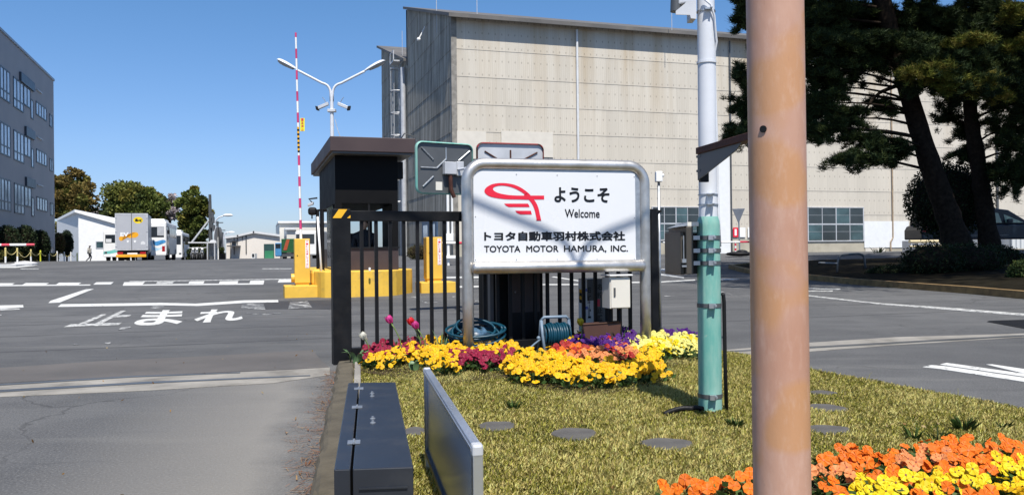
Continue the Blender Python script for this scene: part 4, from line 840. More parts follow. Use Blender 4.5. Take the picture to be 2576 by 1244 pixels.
mb = MB(); mb.tube([at(843, 300, 26.9), at(848, 322, 26.9), at(856, 345, 26.9)], .012, 5); mb.build('cable', M['lgrey'], lb)
# ------------------------------------------------------------------ factory
FF = fr((-3.83, 54.6), AX); FL = 60.0
def slate(name, base, side):
    b = NB(name); t = b.n('ShaderNodeTexCoord'); s = b.n('ShaderNodeSeparateXYZ'); b.lk(t.outputs['UV'], s.inputs[0]); u, z = s.outputs[0], s.outputs[1]
    uv = t.outputs['UV']; ROW = 1.82; Wd = .92
    cu = b.math('FLOOR', b.math('DIVIDE', u, Wd)); cz = b.math('FLOOR', b.math('DIVIDE', b.math('SUBTRACT', z, 1.47), ROW))
    cv = b.n('ShaderNodeCombineXYZ'); b.lk(cu, cv.inputs[0]); b.lk(cz, cv.inputs[1]); wn = b.n('ShaderNodeTexWhiteNoise', noise_dimensions='2D'); b.lk(cv.outputs[0], wn.inputs['Vector'])
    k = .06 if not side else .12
    c = b.mix(wn.outputs['Value'], tuple(x*(1-k) for x in base), tuple(x*(1+k*.8) for x in base))
    fu = b.math('FRACT', b.math('DIVIDE', u, Wd)); fz = b.math('FRACT', b.math('DIVIDE', b.math('SUBTRACT', z, 1.47), ROW))
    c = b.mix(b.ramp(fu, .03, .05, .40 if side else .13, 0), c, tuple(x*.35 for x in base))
    mp = b.n('ShaderNodeMapping'); mp.inputs['Scale'].default_value = (1, .07, 1); b.lk(uv, mp.inputs[0]); st = b.noise(mp.outputs[0], 2.2 if side else 1.1, 6, .7)
    mp2 = b.n('ShaderNodeMapping'); mp2.inputs['Scale'].default_value = (1, .3, 1); b.lk(uv, mp2.inputs[0]); st2 = b.noise(mp2.outputs[0], .35, 4, .6)
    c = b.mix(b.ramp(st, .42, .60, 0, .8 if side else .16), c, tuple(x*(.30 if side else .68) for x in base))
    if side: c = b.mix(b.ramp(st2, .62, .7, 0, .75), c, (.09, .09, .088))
    # rust and water stains running down from the eaves
    n3 = b.noise(mp.outputs[0], .55, 5, .6)
    top = b.math('MULTIPLY', b.ramp(n3, .46, .66), b.ramp(z, 7.5, 15.5))
    c = b.mix(b.math('MULTIPLY', top, .12 if side else .55), c, (.36, .25, .12))
    # streaky soot beneath each lap
    c = b.mix(b.math('MULTIPLY', b.ramp(fz, .86, 1.), b.ramp(st, .42, .6, 0, .6 if side else .12)), c, (.16, .14, .12))
    # fixing bolts in two lines per row
    du = b.math('MULTIPLY', b.math('SUBTRACT', b.math('FRACT', b.math('DIVIDE', u, .46)), .5), .46)
    for zz in (.1, .62):
        dz = b.math('MULTIPLY', b.math('SUBTRACT', fz, zz), ROW); r = b.math('SQRT', b.math('ADD', b.math('MULTIPLY', du, du), b.math('MULTIPLY', dz, b.math('MULTIPLY', dz, .3)))); c = b.mix(b.ramp(r, .03, .05, .42, 0), c, (.13, .11, .09))
    wv = b.math('SINE', b.math('MULTIPLY', u, 2*math.pi/.146)); b.bump(b.math('ADD', wv, b.math('MULTIPLY', st, 2.)), .5 if side else .22, .02)
    return b.out(c, .85, 0, .25)
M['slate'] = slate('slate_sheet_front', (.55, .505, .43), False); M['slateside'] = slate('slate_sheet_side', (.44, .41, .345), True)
M['roof'] = mat('dark_roof_sheet', (.11, .105, .10), .7, var=.25, vs=.6, dirt=(.22, .19, .15), dfac=.5, ds=.5)
fa = thing('factory', L(FF, 20, 8, .4), 'huge beige slate clad factory hall with a sawtooth roof', 'factory')
ROW = 1.82; Z0 = 1.47
def cladding(mb, F, u0, u1, v0, ztop_f, zmin=Z0, step=1.0, sgn=-1, axis='u'):
    """lapped rows of sheet; axis u: along u at v0, axis v: along v at u=v0"""
    k = 0
    while True:
        za = zmin+ROW*k; zb = za+ROW
        n = max(1, int((u1-u0)/step)); any_ = False
        us_ = np.linspace(u0, u1, n+1); pts = []
        for u in us_:
            tp = ztop_f(u); pts.append((u, min(za, tp), min(zb, tp)))
        if all(p[2]-p[1] < .01 for p in pts): break
        P = (lambda u, d, z: L(F, u, v0+sgn*d, z)) if axis == 'u' else (lambda u, d, z: L(F, v0+sgn*d, u, z))
        vs = [P(u, .028, a) for u, a, b_ in pts]+[P(u, .01, b_+.02) for u, a, b_ in pts]+[P(u, -.03, a) for u, a, b_ in pts]; m = len(pts)
        fs = []
        for i in range(m-1):
            if pts[i][2]-pts[i][1] < .01 and pts[i+1][2]-pts[i+1][1] < .01: continue
            f = (i, i+1, m+i+1, m+i); g = (2*m+i, 2*m+i+1, i+1, i)
            fs += [f, g] if axis == 'u' else [f[::-1], g[::-1]]
        mb.add(vs, fs); k += 1
ZE = 16.35; T1 = 16.05; T2 = 31.2
def prof(v): return ZE+(21.25-ZE)*v/T1 if v <= T1 else 16.9+(21.6-16.9)*(v-T1)/(T2-T1)
mb = MB(); cladding(mb, FF, -.02, FL, 0, lambda u: ZE, step=60)
mb.build('front_wall', M['slate'], fa, uvf=lambda p: ((p.x-FF[0])*FF[2]+(p.y-FF[1])*FF[3], p.z))
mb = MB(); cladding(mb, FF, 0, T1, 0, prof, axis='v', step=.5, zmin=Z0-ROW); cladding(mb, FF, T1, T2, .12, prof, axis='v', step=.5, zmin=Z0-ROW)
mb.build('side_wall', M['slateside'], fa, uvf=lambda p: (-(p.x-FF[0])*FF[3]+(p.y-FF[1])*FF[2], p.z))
mb = MB(); mb.fb(FF, .0, .30, -.075, .0, -.2, ZE-.0); mb.fb(FF, -.07, .0, -.075, .12, -.2, ZE); mb.build('corner_trim', M['concrete'], fa)
mb = MB(); mb.fb(FF, .05, FL, -.03, .2, -.5, Z0); mb.build('plinth', mat('plinth_concrete', (.40, .365, .29), .85, var=.12, vs=.8, bump=.2, bs=20, dirt=(.2, .17, .12), dfac=.5, ds=.9), fa)
ov = .62
mb = MB()
def roofpoly(v0, z0, v1, z1, th=.22, u0=-.35): mb.prism([L(FF, u0, v0, z0), L(FF, FL, v0, z0), L(FF, FL, v1, z1), L(FF, u0, v1, z1)], (0, 0, th))
roofpoly(-ov, ZE-.18, T1, 21.27); roofpoly(T1, 16.9, T2+.2, 21.63)
mb.prism([L(FF, -.1, T1-.05, 16.5), L(FF, FL, T1-.05, 16.5), L(FF, FL, T1-.05, 21.2), L(FF, -.1, T1-.05, 21.2)], L(FF, 0, .04, 0)-L(FF, 0, 0, 0))
mb.build('roof', M['roof'], fa)
mb = MB(); mb.fb(FF, -.36, FL, -ov-.12, -ov-.001, ZE-.24, ZE+.02); mb.build('gutter', M['roof'], fa)
mb = MB(); q0 = L(FF, .6, T2, 0)
mb.prism([L(FF, .15, 0, 0), L(FF, .15, T1, 0), L(FF, .15, T1, 21), L(FF, .15, 0, ZE-.3)], L(FF, .05, 0, 0)-L(FF, 0, 0, 0)); mb.prism([L(FF, .2, T2-.2, 0), L(FF, FL, T2-.2, 0), L(FF, FL, T2-.2, 21.4), L(FF, .2, T2-.2, 21.4)], L(FF, 0, .1, 0)-L(FF, 0, 0, 0)); mb.build('inner_wall', M['concrete'], fa)
# roof edge on the gable of the second tooth, downpipes, ladder
mb = MB(); mb.tube([L(FF, -.2, T1+1.2, hz(0, 70)), L(FF, -.2, T1+1.2, 16.6)], .22, 12); mb.build('downpipe', M['lgrey'], fa, smooth=2)
lv = T1+3.3; mb = MB()
for s in (-.22, .22): mb.tube([L(FF, -.15, lv+s, .4), L(FF, -.15, lv+s, 17.6)], .03, 6)
for k in range(42): mb.tube([L(FF, -.15, lv-.22, .6+k*.4), L(FF, -.15, lv+.22, .6+k*.4)], .018, 5)
ld = mb.build('ladder', M['lgrey'], fa)
mb = MB()
for k in range(7):
    z = 5.2+k*1.95; pts = [L(FF, -.15-.75*math.sin(math.pi*j/8), lv+.45*math.cos(math.pi*j/8), z) for j in range(9)]; mb.tube(pts, .05, 6)
for j in (2, 4, 6): mb.tube([L(FF, -.15-.75*math.sin(math.pi*j/8), lv+.45*math.cos(math.pi*j/8), z) for z in (5.2, 17)], .025, 5)
mb.build('ladder_cage', M['lgrey'], ld)
mb = MB(); mb.fb(FF, -.9, -.1, lv-1.3, lv+.5, 17.3, 17.42); mb.fb(FF, -.9, -.85, lv-1.3, lv+.5, 18.2, 18.27); mb.fb(FF, -.9, -.82, lv-1.3, lv-1.2, 17.3, 18.27); mb.fb(FF, -.9, -.82, lv+.4, lv+.5, 17.3, 18.27); mb.build('platform', M['lgrey'], ld)
ux = lambda x, y=400: hit(FF, x, y)[0]
zx_ = lambda x, y: hit(FF, x, y, -.06)[1]
u = ux(1453); mb = MB(); mb.tube([L(FF, u, -.13, .4), L(FF, u, -.13, ZE-.3)], .085, 10); mb.build('downpipe', M['white2'], fa, smooth=2)
u = ux(1836); mb = MB(); mb.tube([L(FF, u, -.14, .4), L(FF, u, -.14, ZE-.3)], .06, 10); mb.build('downpipe', M['dgrey'], fa, smooth=2)
u = ux((2280+752/2.705)/1.1413); mb = MB(); mb.tube([L(FF, u, -.13, 1.5), L(FF, u, -.13, ZE-.3)], .05, 10); mb.tube([L(FF, u, -.13, 1.5), L(FF, u-.25, -.16, 1.2), L(FF, u-.25, -.16, .4)], .05, 10); mb.build('downpipe', mat('pale_rusty_pipe', (.36, .27, .18), .7, var=.3), fa, smooth=2)
u = ux(2505); mb = MB(); mb.tube([L(FF, u, -.13, .5), L(FF, u, -.13, ZE-.3)], .09, 10); mb.build('downpipe', M['dgrey'], fa, smooth=2)
def patch(x0, x1, y0, y1, m, nm='sheet_patch', v=-.085, th=.02):
    mb = MB(); mb.fb(FF, ux(x0, y0), ux(x1, y0), v, v+th, zx_(x1, y1), zx_(x1, y0)); return mb.build(nm, m, fa)
M['patchw'] = mat('newer_pale_sheet', (.60, .56, .49), .8, var=.05, vs=2)
M['panelw'] = mat('white_corrugated_sheet', (.70, .71, .71), .6, var=.04)
patch(1149, 1222, 331, 400, M['patchw']); patch(1260, 1390, 333, 396, M['patchw']); patch(1803, 1834, 388, 637, M['panelw'], 'white_panel')
patch(2175, 2225, 623, 692, M['patchw'] ); patch(2172, 2240, 556, 622, M['panelw']); patch(2240, 2284, 556, 622, M['panelw'])
def fwin(x0, x1, y0, y1, cols, rows, label=None):
    u0, u1 = ux(x0, y0), ux(x1, y0); z0, z1 = hit(FF, x1, y1)[1], hit(FF, x1, y0)[1]; mb = MB(); fw = .05; V0 = -.085
    mb.fb(FF, u0-.06, u1+.06, V0-.01, .01, z1, z1+.06); mb.fb(FF, u0-.06, u1+.06, V0-.03, .01, z0-.07, z0)
    for i in range(cols+1):
        w = fw if i % 2 else fw*1.6; u = u0+(u1-u0)*i/cols; mb.fb(FF, u-w/2, u+w/2, V0, .01, z0, z1)
    mb.fb(FF, u0+.04, u1-.04, V0+.004, .01, (z0+z1)/2-.05, (z0+z1)/2+.05)
    w_ = mb.build('window', M['lgrey'], fa); i = 0
    for c in range(cols):
        for r in range(rows):
            mb = MB(); a = u0+(u1-u0)*c/cols+.04; b_ = u0+(u1-u0)*(c+1)/cols-.04; za = z0+(z1-z0)*r/rows+.05; zb = z0+(z1-z0)*(r+1)/rows-.05
            mb.fb(FF, a, b_, -.075, -.062, za, zb); mb.build('pane', M['glassd'] if (c+r) % 3 else M['glasst'], w_); 
            mb = MB(); mb.fb(FF, a, b_, -.079, -.0755, (za*.45+zb*.55)-.012, (za*.45+zb*.55)+.012); mb.build('glazing_bar', M['grey'], w_)
M['glasst'] = mat('teal_curtained_glass', (.05, .09, .10), .08, spec=.6, var=.5, vs=.9)
fwin(1640, 1757, 522, 602, 4, 2); fwin(2031, 2170, 523, 604, 4, 2); fwin(2350, 2440, 606, 622, 3, 1) if 0 else None
pu = lambda x0, x1, y0, y1, m, nm: patch(x0, x1, y0, y1, m, nm, -.11, .02)
ps = pu(1842, 1855, 572, 596, M['signred'], 'notice'); pu(1855.5, 1873, 572, 596, M['white'], 'notice'); pu(1879, 1897, 571, 597, M['white'], 'notice')
mb = MB(); uA, uB = ux(1843.5, 580), ux(1853.5, 580); mb.fb(FF, uA+.08, uB-.08, -.116, -.111, zx_(1848, 592), zx_(1848, 576)); mb.build('notice_paper', M['white'], ps)
# blue door and windows on the shaded gable side
def sidebox(v0, v1, z0, z1, d, m, nm): mb = MB(); mb.fb(FF, -.075-d, -.02, v0, v1, z0, z1); return mb.build(nm, m, fa)
M['bluedoor'] = mat('blue_steel_door', (.05, .09, .16), .5)
sv = lambda x: ((x-1288)/2080.*FF[1]-FF[0])/((-FF[3])-(x-1288)/2080.*FF[2])
va, vb = sv(1103), sv(1066)
dr_ = sidebox(va, vb, .3, 3.1, .05, M['bluedoor'], 'door')
for a in (.12, .62):
    mb = MB(); w = vb-va; mb.fb(FF, -.14, -.126, va+w*a, va+w*(a+.28), 1.9, 2.8); mb.build('door_window', M['glassb'], dr_)
mb = MB(); v_ = sv(1045); mb.tube([L(FF, -.1, v_, 10.2), L(FF, -.8, v_, 10.4), L(FF, -1.2, v_+1.2, 9.7)], .05, 6); wl = mb.build('wall_lamp', M['dgrey'], fa); mb = MB(); mb.box(L(FF, -1.3, v_+1.1, 9.55), (.5, .15, 0), (0, .4, 0), (0, 0, .2)); mb.build('lamp_shade', M['white'], wl)
mb = MB(); mb.tube([L(FF, .1, sv(1075)-.0, 16.6+1.5), L(FF, -.5, sv(1075), 16.9)], .05, 6); mb.ball(L(FF, -.5, sv(1075), 16.9), .15, 8, 6); mb.build('wall_lamp', M['white'], fa)
for x, y0 in ((1098, 22), (1200, 30), (1690, 62), (1012, 128)):
    v = 3. if x != 1012 else T1+.5; q = at(x, y0, 58 if x != 1012 else 73); 
    mb = MB(); mb.tube([(q.x, q.y, ZE-.2 if x > 1012 else 17), (q.x, q.y, q.z+(1.6 if x != 1690 else 1.0)*1.1)], .025, 5); mb.build('lightning_rod', M['lgrey'], fa)
# white annex, pipes and rails at the far right end of the hall
an = thing('annex', L(FF, 39, -2, .4), 'pale ribbed annex at the right end of the factory behind the dark car', 'annex')
def vbuild(x0, x1, y0, y1, Y, m, nm, par, depth=3, label=None):
    a, b_ = at(x0, y1, Y), at(x1, y0, Y); F = fr((a.x, a.y), AX); u1 = hit(F, x1, y0)[0]; mb = MB(); mb.fb(F, 0, u1, 0, depth, hit(F, x0, y1)[1], hit(F, x0, y0)[1]); return mb.build(nm, m, par, bevel=.0), F, u1
M['rib'] = NB('ribbed_pale_metal'); _v = M['rib'].co('Object'); _s = M['rib'].n('ShaderNodeSeparateXYZ'); M['rib'].lk(_v, _s.inputs[0]); _w = M['rib'].math('SINE', M['rib'].math('MULTIPLY', _s.outputs[0], 18.)); M['rib'].bump(_w, .5, .03); M['rib'] = M['rib'].out(M['rib'].mix(M['rib'].ramp(_w, -.9, -.2), (.30, .32, .34), (.58, .59, .58)), .6)
vbuild(2545, 2700, 555, 625, 52, M['rib'], 'wall', an); vbuild(2310, 2362, 605, 636, 58, M['lgrey'], 'lean_to', an, 1.5)
gr = thing('pipe_rail', at(2330, 625, 50), 'pale yellow pipe rail in front of the factory beside the dark round shrub', 'rail')
mb = MB(); A = at(2288, 607, 50); B = at(2375, 606, 51); mb.tube([A, B], .1, 8); mb.tube([A-Vector((0, 0, .3)), B-Vector((0, 0, .3))], .05, 8)
mb.build('rail', mat('pale_yellow_pipe', (.6, .5, .3), .5), gr)
for k in (.05, .5, .95):
    mb = MB(); p = A.lerp(B, k); mb.tube([p, (p.x, p.y, hz(p.x, p.y))], .05, 6); mb.build('post', M['lgrey'], gr)
# triangular sign, seen from the back
q = at(1858, 600, 40); ts = thing('triangle_sign', (q.x, q.y, hz(q.x, q.y)), 'downward pointing triangular road sign seen from its grey back, on a stand before the factory', 'road sign')
mb = MB(); a, b_, c = at(1842, 525, 40), at(1874, 524, 40), at(1858, 562, 40); mb.prism([a, b_, c], (0, .03, 0)); mb.build('plate', mat('sign_back', (.16, .18, .22), .5, .2), ts, bevel=.005)
mb = MB(); mb.tube([at(1857.5, 524, 40.06), at(1861, 636, 40.06)], .035, 8); mb.build('pole', M['galv'], ts); fb_ = at(1861, 638, 40)
mb = MB(); mb.ball((fb_.x, fb_.y, fb_.z), (.7, .5, .12), 12, 6); mb.ball((fb_.x+.1, fb_.y, fb_.z+.08), (.3, .3, .12), 10, 6); mb.build('base', M['blackm'], ts, smooth=True)  # flat black mound: stand foot with its ground shadow built in
cn = at(1850, 615, 44); tc = thing('pole_cone', (cn.x, cn.y, hz(cn.x, cn.y)), 'thin red and white marker post beside the triangular sign', 'marker post')
for i in range(6): mb = MB(); mb.tube([(cn.x, cn.y, hz(cn.x, cn.y)+i*.13), (cn.x, cn.y, hz(cn.x, cn.y)+(i+1)*.13)], .05, 8); mb.build('band', M['red'] if i % 2 == 0 else M['white'], tc)
# ------------------------------------------------------------------ office building on the left
OF = fr((-38.08, 69), (.336, -1)); of = thing('office_building', L(OF, 12, -4, 0), 'grey office building with rows of dark framed windows at the left edge', 'building')
M['tile'] = NB('grey_wall_tile'); _b = M['tile']; _v = _b.co('Object'); _n = _b.noise(_v, .35, 5, .6); _t = _b.n('ShaderNodeTexBrick'); _b.lk(_b.co('Object', scale=(1, 1, 1), rot=(R(90), 0, R(-70))), _t.inputs['Vector']); _t.inputs['Scale'].default_value = 2.2; _t.inputs['Color1'].default_value = (.30, .30, .31, 1); _t.inputs['Color2'].default_value = (.28, .28, .29, 1); _t.inputs['Mortar'].default_value = (.25, .25, .26, 1)
M['tile'] = _b.out(_b.mix(_b.ramp(_n, .3, .7), (.34, .34, .35), (.40, .395, .395)), .7)
ZT_ = hit(OF, 140, 208)[1]
mb = MB(); mb.fb(OF, 0, 34, -.4, -.05, -.6, ZT_); mb.fb(OF, 0, 34, -14, -.401, -.6, ZT_-.02); mb.build('wall', M['tile'], of)
mb = MB(); mb.fb(OF, -.1, 34, -.45, .03, ZT_+.003, ZT_+.18); mb.build('parapet_cap', M['grey'], of)
M['frame'] = mat('dark_window_frame', (.05, .065, .085), .4, .3)
def owin(u0, u1, z0, z1, cols, trans=None, dark=None):
    mb = MB(); V0, V1 = -.05, .0
    mb.fb(OF, u0, u1, V0, V1, z0, z0+.09); mb.fb(OF, u0, u1, V0, V1, z1-.09, z1)
    for i in range(cols+1):
        u = u0+(u1-u0)*i/cols; mb.fb(OF, max(u0, u-.07), min(u1, u+.07), V0, V1-.004, z0+.09, z1-.09)
    if trans: mb.fb(OF, u0+.07, u1-.07, V0, V1-.008, z0+trans-.05, z0+trans+.05)
    w = mb.build('window', M['frame'], of)
    for i in range(cols):
        a = u0+(u1-u0)*i/cols+.07; b_ = u0+(u1-u0)*(i+1)/cols-.07; mb = MB(); mb.fb(OF, a, b_, -.049, -.03, z0+.09, z1-.09); mb.build('pane', M['glassb'], w)
def uo(x): q = (x-1288)/2080; return (69*q+38.08)/(.336+q)*1.055
for fl in range(4):
    z = 11.05-3.62*fl
    owin(uo(136.), uo(128.5), z+.25, z+1.3, 2); owin(uo(121), uo(95), z+.45, z+1.5, 4)
    owin(uo(63.5), uo(38.5), z-.08, z+2.0, 3, .62); owin(uo(81), uo(64.5), z+.55, z+2.0, 2); owin(uo(88), uo(82), z-.1, z+1.35, 1)
    owin(uo(30), uo(-12), z-.05, z+2.05, 5, .62); owin(uo(-25), uo(-75), z-.05, z+2.05, 5, .62)
    mb = MB(); mb.fb(OF, uo(88), uo(66) if fl else uo(54), -.05, .10, z+2.0+.001, z+2.65); mb.build('louvre', M['frame'], of)
    mb = MB(); mb.fb(OF, uo(109), uo(96), -.05, .06, z+2.35, z+2.43); mb.build('vent_slot', M['lgrey'], of)
# ------------------------------------------------------------------ white shed behind the shrubs
def sh():
    Y = 88; a = at(143.5, 620, 92); apx = at(197, 534, Y); r_ = at(300, 566, Y+2); s = thing('white_shed', at(220, 650, Y), 'white lean-to shed with a sloping roof between the office and the parked truck', 'shed')
    F = fr((apx.x, apx.y), (1, .1)); u1 = hit(F, 340, 580)[0]; zt = apx.z; zr = hit(F, 340, 577)[1]; mb = MB()
    wl = Vector((a.x-apx.x, a.y-apx.y, 0)); bk = Vector((-6, 12, 0))
    mb.prism([L(F, 0, 0, -1), L(F, u1, 0, -1), L(F, u1, 0, zr), L(F, 0, 0, zt)], bk*.0+Vector((0, .1, 0))); mb.build('front_wall', M['white'], s)
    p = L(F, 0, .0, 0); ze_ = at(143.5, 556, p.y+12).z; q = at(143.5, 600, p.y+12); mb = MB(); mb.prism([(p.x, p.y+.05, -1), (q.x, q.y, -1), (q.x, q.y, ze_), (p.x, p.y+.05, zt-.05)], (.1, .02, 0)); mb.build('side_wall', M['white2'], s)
    mb = MB(); mb.prism([L(F, -.25, -.3, zt+.02), L(F, u1, -.3, zr+.02), L(F, u1, 12, zr+.02), (q.x, q.y, ze_+.02)], (0, 0, .28)); mb.build('roof', M['white'], s)
    a, b_ = hit(F, 241, 606), hit(F, 262, 624); mb = MB(); mb.fb(F, a[0], b_[0], -.05, -.002, b_[1], a[1]); w = mb.build('window', M['lgrey'], s); mb = MB(); mb.fb(F, a[0]+.08, b_[0]-.08, -.06, -.0505, b_[1]+.08, a[1]-.08); mb.build('pane', M['glasst'], w)
sh()
# ------------------------------------------------------------------ vehicles
def wheel(par, F, u, v, r, w, z=0, rim=True):
    mb = MB(); mb.tube([L(F, u, v, z+r), L(F, u+w, v, z+r)], r, 20); wh = mb.build('wheel', M['tyre'], par, smooth=2)
    mb = MB(); mb.tube([L(F, u-.004, v, z+r), L(F, u+w+.004, v, z+r)], r*.58, 16); mb.build('rim', M['grey'], wh, smooth=2)
def truck():
    q = at(290, 600, 55.8); F = fr((q.x, q.y), (1, .385)); gz = hz(q.x+1, q.y+3); h = lambda x, y: hit(F, x, y); w = h(372, 600)[0]; zt = h(330, 537)[1]; zb = h(330, 629)[1]
    t = thing('delivery_truck', L(F, w/2, 3, gz), 'grey box delivery truck with EV lettering and a yellow rear bumper', 'truck')
    mb = MB(); mb.fb(F, 0, w, 0, 5.2, zb, zt); mb.build('cargo_box', M['truckgrey'], t, bevel=.03)
    mb = MB(); mb.fb(F, -.01, .08, -.02, .06, zb, zt+.02); mb.fb(F, w-.08, w+.01, -.02, .06, zb, zt+.02); mb.fb(F, .08, w-.08, -.02, .06, zt-.10, zt+.02); mb.fb(F, .08, w-.08, -.02, .06, zb, zb+.1); mb.build('door_frame', M['lgrey'], t)
    for a, b_ in ((.09, w*.5-.02), (w*.5+.02, w-.09)): mb = MB(); mb.fb(F, a, b_, -.012, -.0005, zb+.11, zt-.11); mb.build('rear_door', M['truckgrey'], t)
    mb = MB(); mb.fb(F, w*.5-.018, w*.5+.018, -.03, -.001, zb+.02, zt+.05); mb.build('lock_bar', M['dgrey'], t)
    for a in (-.02, w-.1):
        for z in (zb+.25, (zb+zt)/2, zt-.3): mb = MB(); mb.fb(F, a, a+.12, -.04, -.021, z, z+.05); mb.build('hinge', M['lgrey'], t)
    P = lambda zx, zy, v=-.014: L(F, hit(F, (250+zx/6.22)/1.1413, (580+zy/6.22)/1.1413)[0], v, hit(F, (250+zx/6.22)/1.1413, (580+zy/6.22)/1.1413)[1])
    def cap(x0, y0, x1, y1, r):
        a = math.atan2(y1-y0, x1-x0); o = [(x0+r*math.cos(a+R(90+k*18)), y0+r*math.sin(a+R(90+k*18))) for k in range(11)]+[(x1+r*math.cos(a-R(90)+R(k*18)), y1+r*math.sin(a-R(90)+R(k*18))) for k in range(11)]; return o
    fl = lambda nm, pl, m, v: (lambda mb: mb.build(nm, m, t))(MB().add([P(x, y, v) for x, y in pl], [tuple(range(len(pl)))]))
    fl('emblem', cap(612, 648, 618, 646, 43)[:11]+[(760, 640), (870, 632), (905, 610), (922, 585), (905, 548), (870, 535), (815, 537), (770, 560), (720, 600), (640, 618)], M['amber2'], -.0145)
    fl('emblem', [(912+88*math.cos(g), 322+58*math.sin(g)) for g in np.linspace(0, 2*math.pi, 28, endpoint=False)], M['signyellow2'], -.0145)
    fl('emblem', [(850, 285), (862, 300), (880, 300), (895, 283), (900, 305), (905, 318), (955, 312), (988, 300), (985, 308), (962, 320), (972, 358), (958, 358), (948, 338), (905, 340), (900, 352), (880, 350), (882, 338), (862, 345), (848, 345), (862, 325)], M['ink'], -.0165)
    me = fit_text('lettering', 'EV', lambda u, v: P(593+152*u, 612-72*v, -.0175), M['white'], t, .05)
    for x in (705, 832): fl('decal', [(x, 680), (x+50, 682), (x+40, 700), (x+30, 722), (x+8, 715)], M['white'], -.0150)
    fl('decal', [(958, 755), (962, 712), (1000, 692), (1040, 720), (1040, 752)], M['white2'], -.0148)
    zf = h(330, 640)[1]; yb0, yb1 = h(300, 647)[1], h(300, 640)[1]
    mb = MB(); mb.fb(F, .1, w-.15, .1, 5, gz+.45, zb-.02); mb.build('chassis', M['blackm'], t)
    mb = MB(); mb.fb(F, .04, w-.1, -.16, -.0, yb0, yb1); mb.build('bumper', M['amber2'], t, bevel=.02)
    for a in (.1, w-.5): mb = MB(); mb.fb(F, a, a+.36, .04, .09, zb-.26, zb-.12); mb.build('tail_light', M['redlens'], t)
    mb = MB(); mb.fb(F, w*.36, w*.67, .06, .09, zb-.27, zb-.17); mb.build('number_plate', M['white'], t)
    for u in (.08, w-.45):
        for v in (1.3, 6.0): wheel(t, F, u, v, .40, .36, gz)
    mb = MB(); mb.fb(F, .08, w-.08, 5.35, 7.2, gz+.5, gz+2.35); mb.build('cab', M['white'], t, bevel=.15)
    return t
M['truckgrey'] = mat('grey_truck_panel', (.40, .41, .44), .4, var=.03, vs=1); M['amber2'] = mat('orange_yellow_paint', (.78, .36, .015), .45, var=.05); M['signyellow2'] = mat('warm_yellow_decal', (.8, .58, .01), .45)
truck()
def bus(x0, x1, y0, y1, Y, label, length, style):
    q = at(x0, 600, Y); F = fr((q.x, q.y), (1, .316)); gz = hz(q.x+1, q.y+2); w = hit(F, x1, 600)[0]; zt = hit(F, x1, y0)[1]; zb = max(gz+.28, hit(F, x1, y1)[1]); H = zt-zb
    t = thing('bus', L(F, w/2, length/2, gz), label, 'bus')
    mb = MB(); mb.fb(F, 0, w, 0, length, zb, zt); mb.build('body', M['white'], t, bevel=.12)
    za, zc = zb+H*(.52 if style != 'far' else .5), zb+H*(.84 if style != 'far' else .86)
    mb = MB(); mb.fb(F, w*.09, w*.91, -.012, .05, za, zc); mb.build('windscreen', M['screen'], t, bevel=.03)
    if style == 'mid': mb = MB(); mb.fb(F, w*.66, w*.90, -.02, -.013, za+.15, zc-.03); mb.build('curtain', M['lgrey'], t)
    mb = MB(); mb.fb(F, .04, w-.04, -.03, .05, zb-.02, zb+.2); mb.build('bumper', M['white'], t, bevel=.03)
    for a in (.12, w-.32): mb = MB(); mb.fb(F, a, a+.2, -.016, .01, zb+.28, zb+.28+(.4 if style == 'mid' else .16)); mb.build('headlight', M['redlens'] if style == 'mid' and a > 1 else M['dgrey'], t)
    n = 5
    for k in range(n):
        a = .9+(length-1.4)*k/n; mb = MB(); mb.fb(F, w-.02, w+.012, a, a+(length-1.4)/n-.1, za+.05, zc-.02) if k else mb.fb(F, w-.02, w+.012, a-.4, a+.5, zb+.1, zc-.02); mb.build('side_window' if k else 'door', M['screen'], t)
    for v in (2.0, length-1.6): wheel(t, F, w-.25, v, .45, .26, gz); wheel(t, F, -.01, v, .45, .26, gz)
    mb = MB(); mb.fb(F, w*.12, w*.88, 1.2, 3.6 if style != 'mid' else 4.5, zt-.02, zt+.22); mb.build('roof_unit', M['white'], t, bevel=.08)
    mb = MB(); mb.tube([L(F, w-.03, -.05, zc), L(F, w+.16, -.22, zc), L(F, w+.16, -.22, zc-.3)], .025, 6); mb.cb(L(F, w+.16, -.24, zc-.42), .16, .08, .3); mb.build('side_mirror', M['blackm'], t)
    return t, F, w, zb, H
t, F, w, zb, H = bus(259, 318, 579, 645, 72, 'white minibus with a teal swoosh partly hidden left of the grey truck', 7, 'left')
M['teal'] = mat('teal_stripe', (.16, .50, .46), .4); M['blueart'] = mat('blue_graphic', (.07, .30, .62), .4, var=.6, vs=2.); M['paleblue'] = mat('pale_blue_graphic', (.4, .6, .75), .4, var=.3, vs=3)
mb = MB(); c1 = [(.02, .20), (.3, .23), (.6, .30), (.98, .38), (.98, .27), (.6, .17), (.3, .11), (.02, .10)]; mb.add([L(F, a*w, -.006, zb+H*b_) for a, b_ in c1], [tuple(range(8))]); mb.build('stripe', M['teal'], t)
mb = MB(); mb.add([L(F, a*w, -.016, zb+H*b_) for a, b_ in ((.12, .55), (.36, .55), (.36, .68), (.12, .68))], [(0, 1, 2, 3)]); mb.build('sticker', M['white2'], t)
t, F, w, zb, H = bus(350, 419, 556, 641, 62, 'white bus with a blue splash graphic just right of the grey truck', 9, 'mid')
g_ = [(.52, .44), (.60, .40), (.74, .43), (.9, .45), (.97, .41), (.93, .36), (.8, .32), (.66, .28), (.55, .30), (.50, .36)]
mb = MB(); mb.add([L(F, a*w, -.006, zb+H*b_) for a, b_ in smooth_pts(g_, 3)], [tuple(range(30))]); mb.build('graphic', M['blueart'], t)
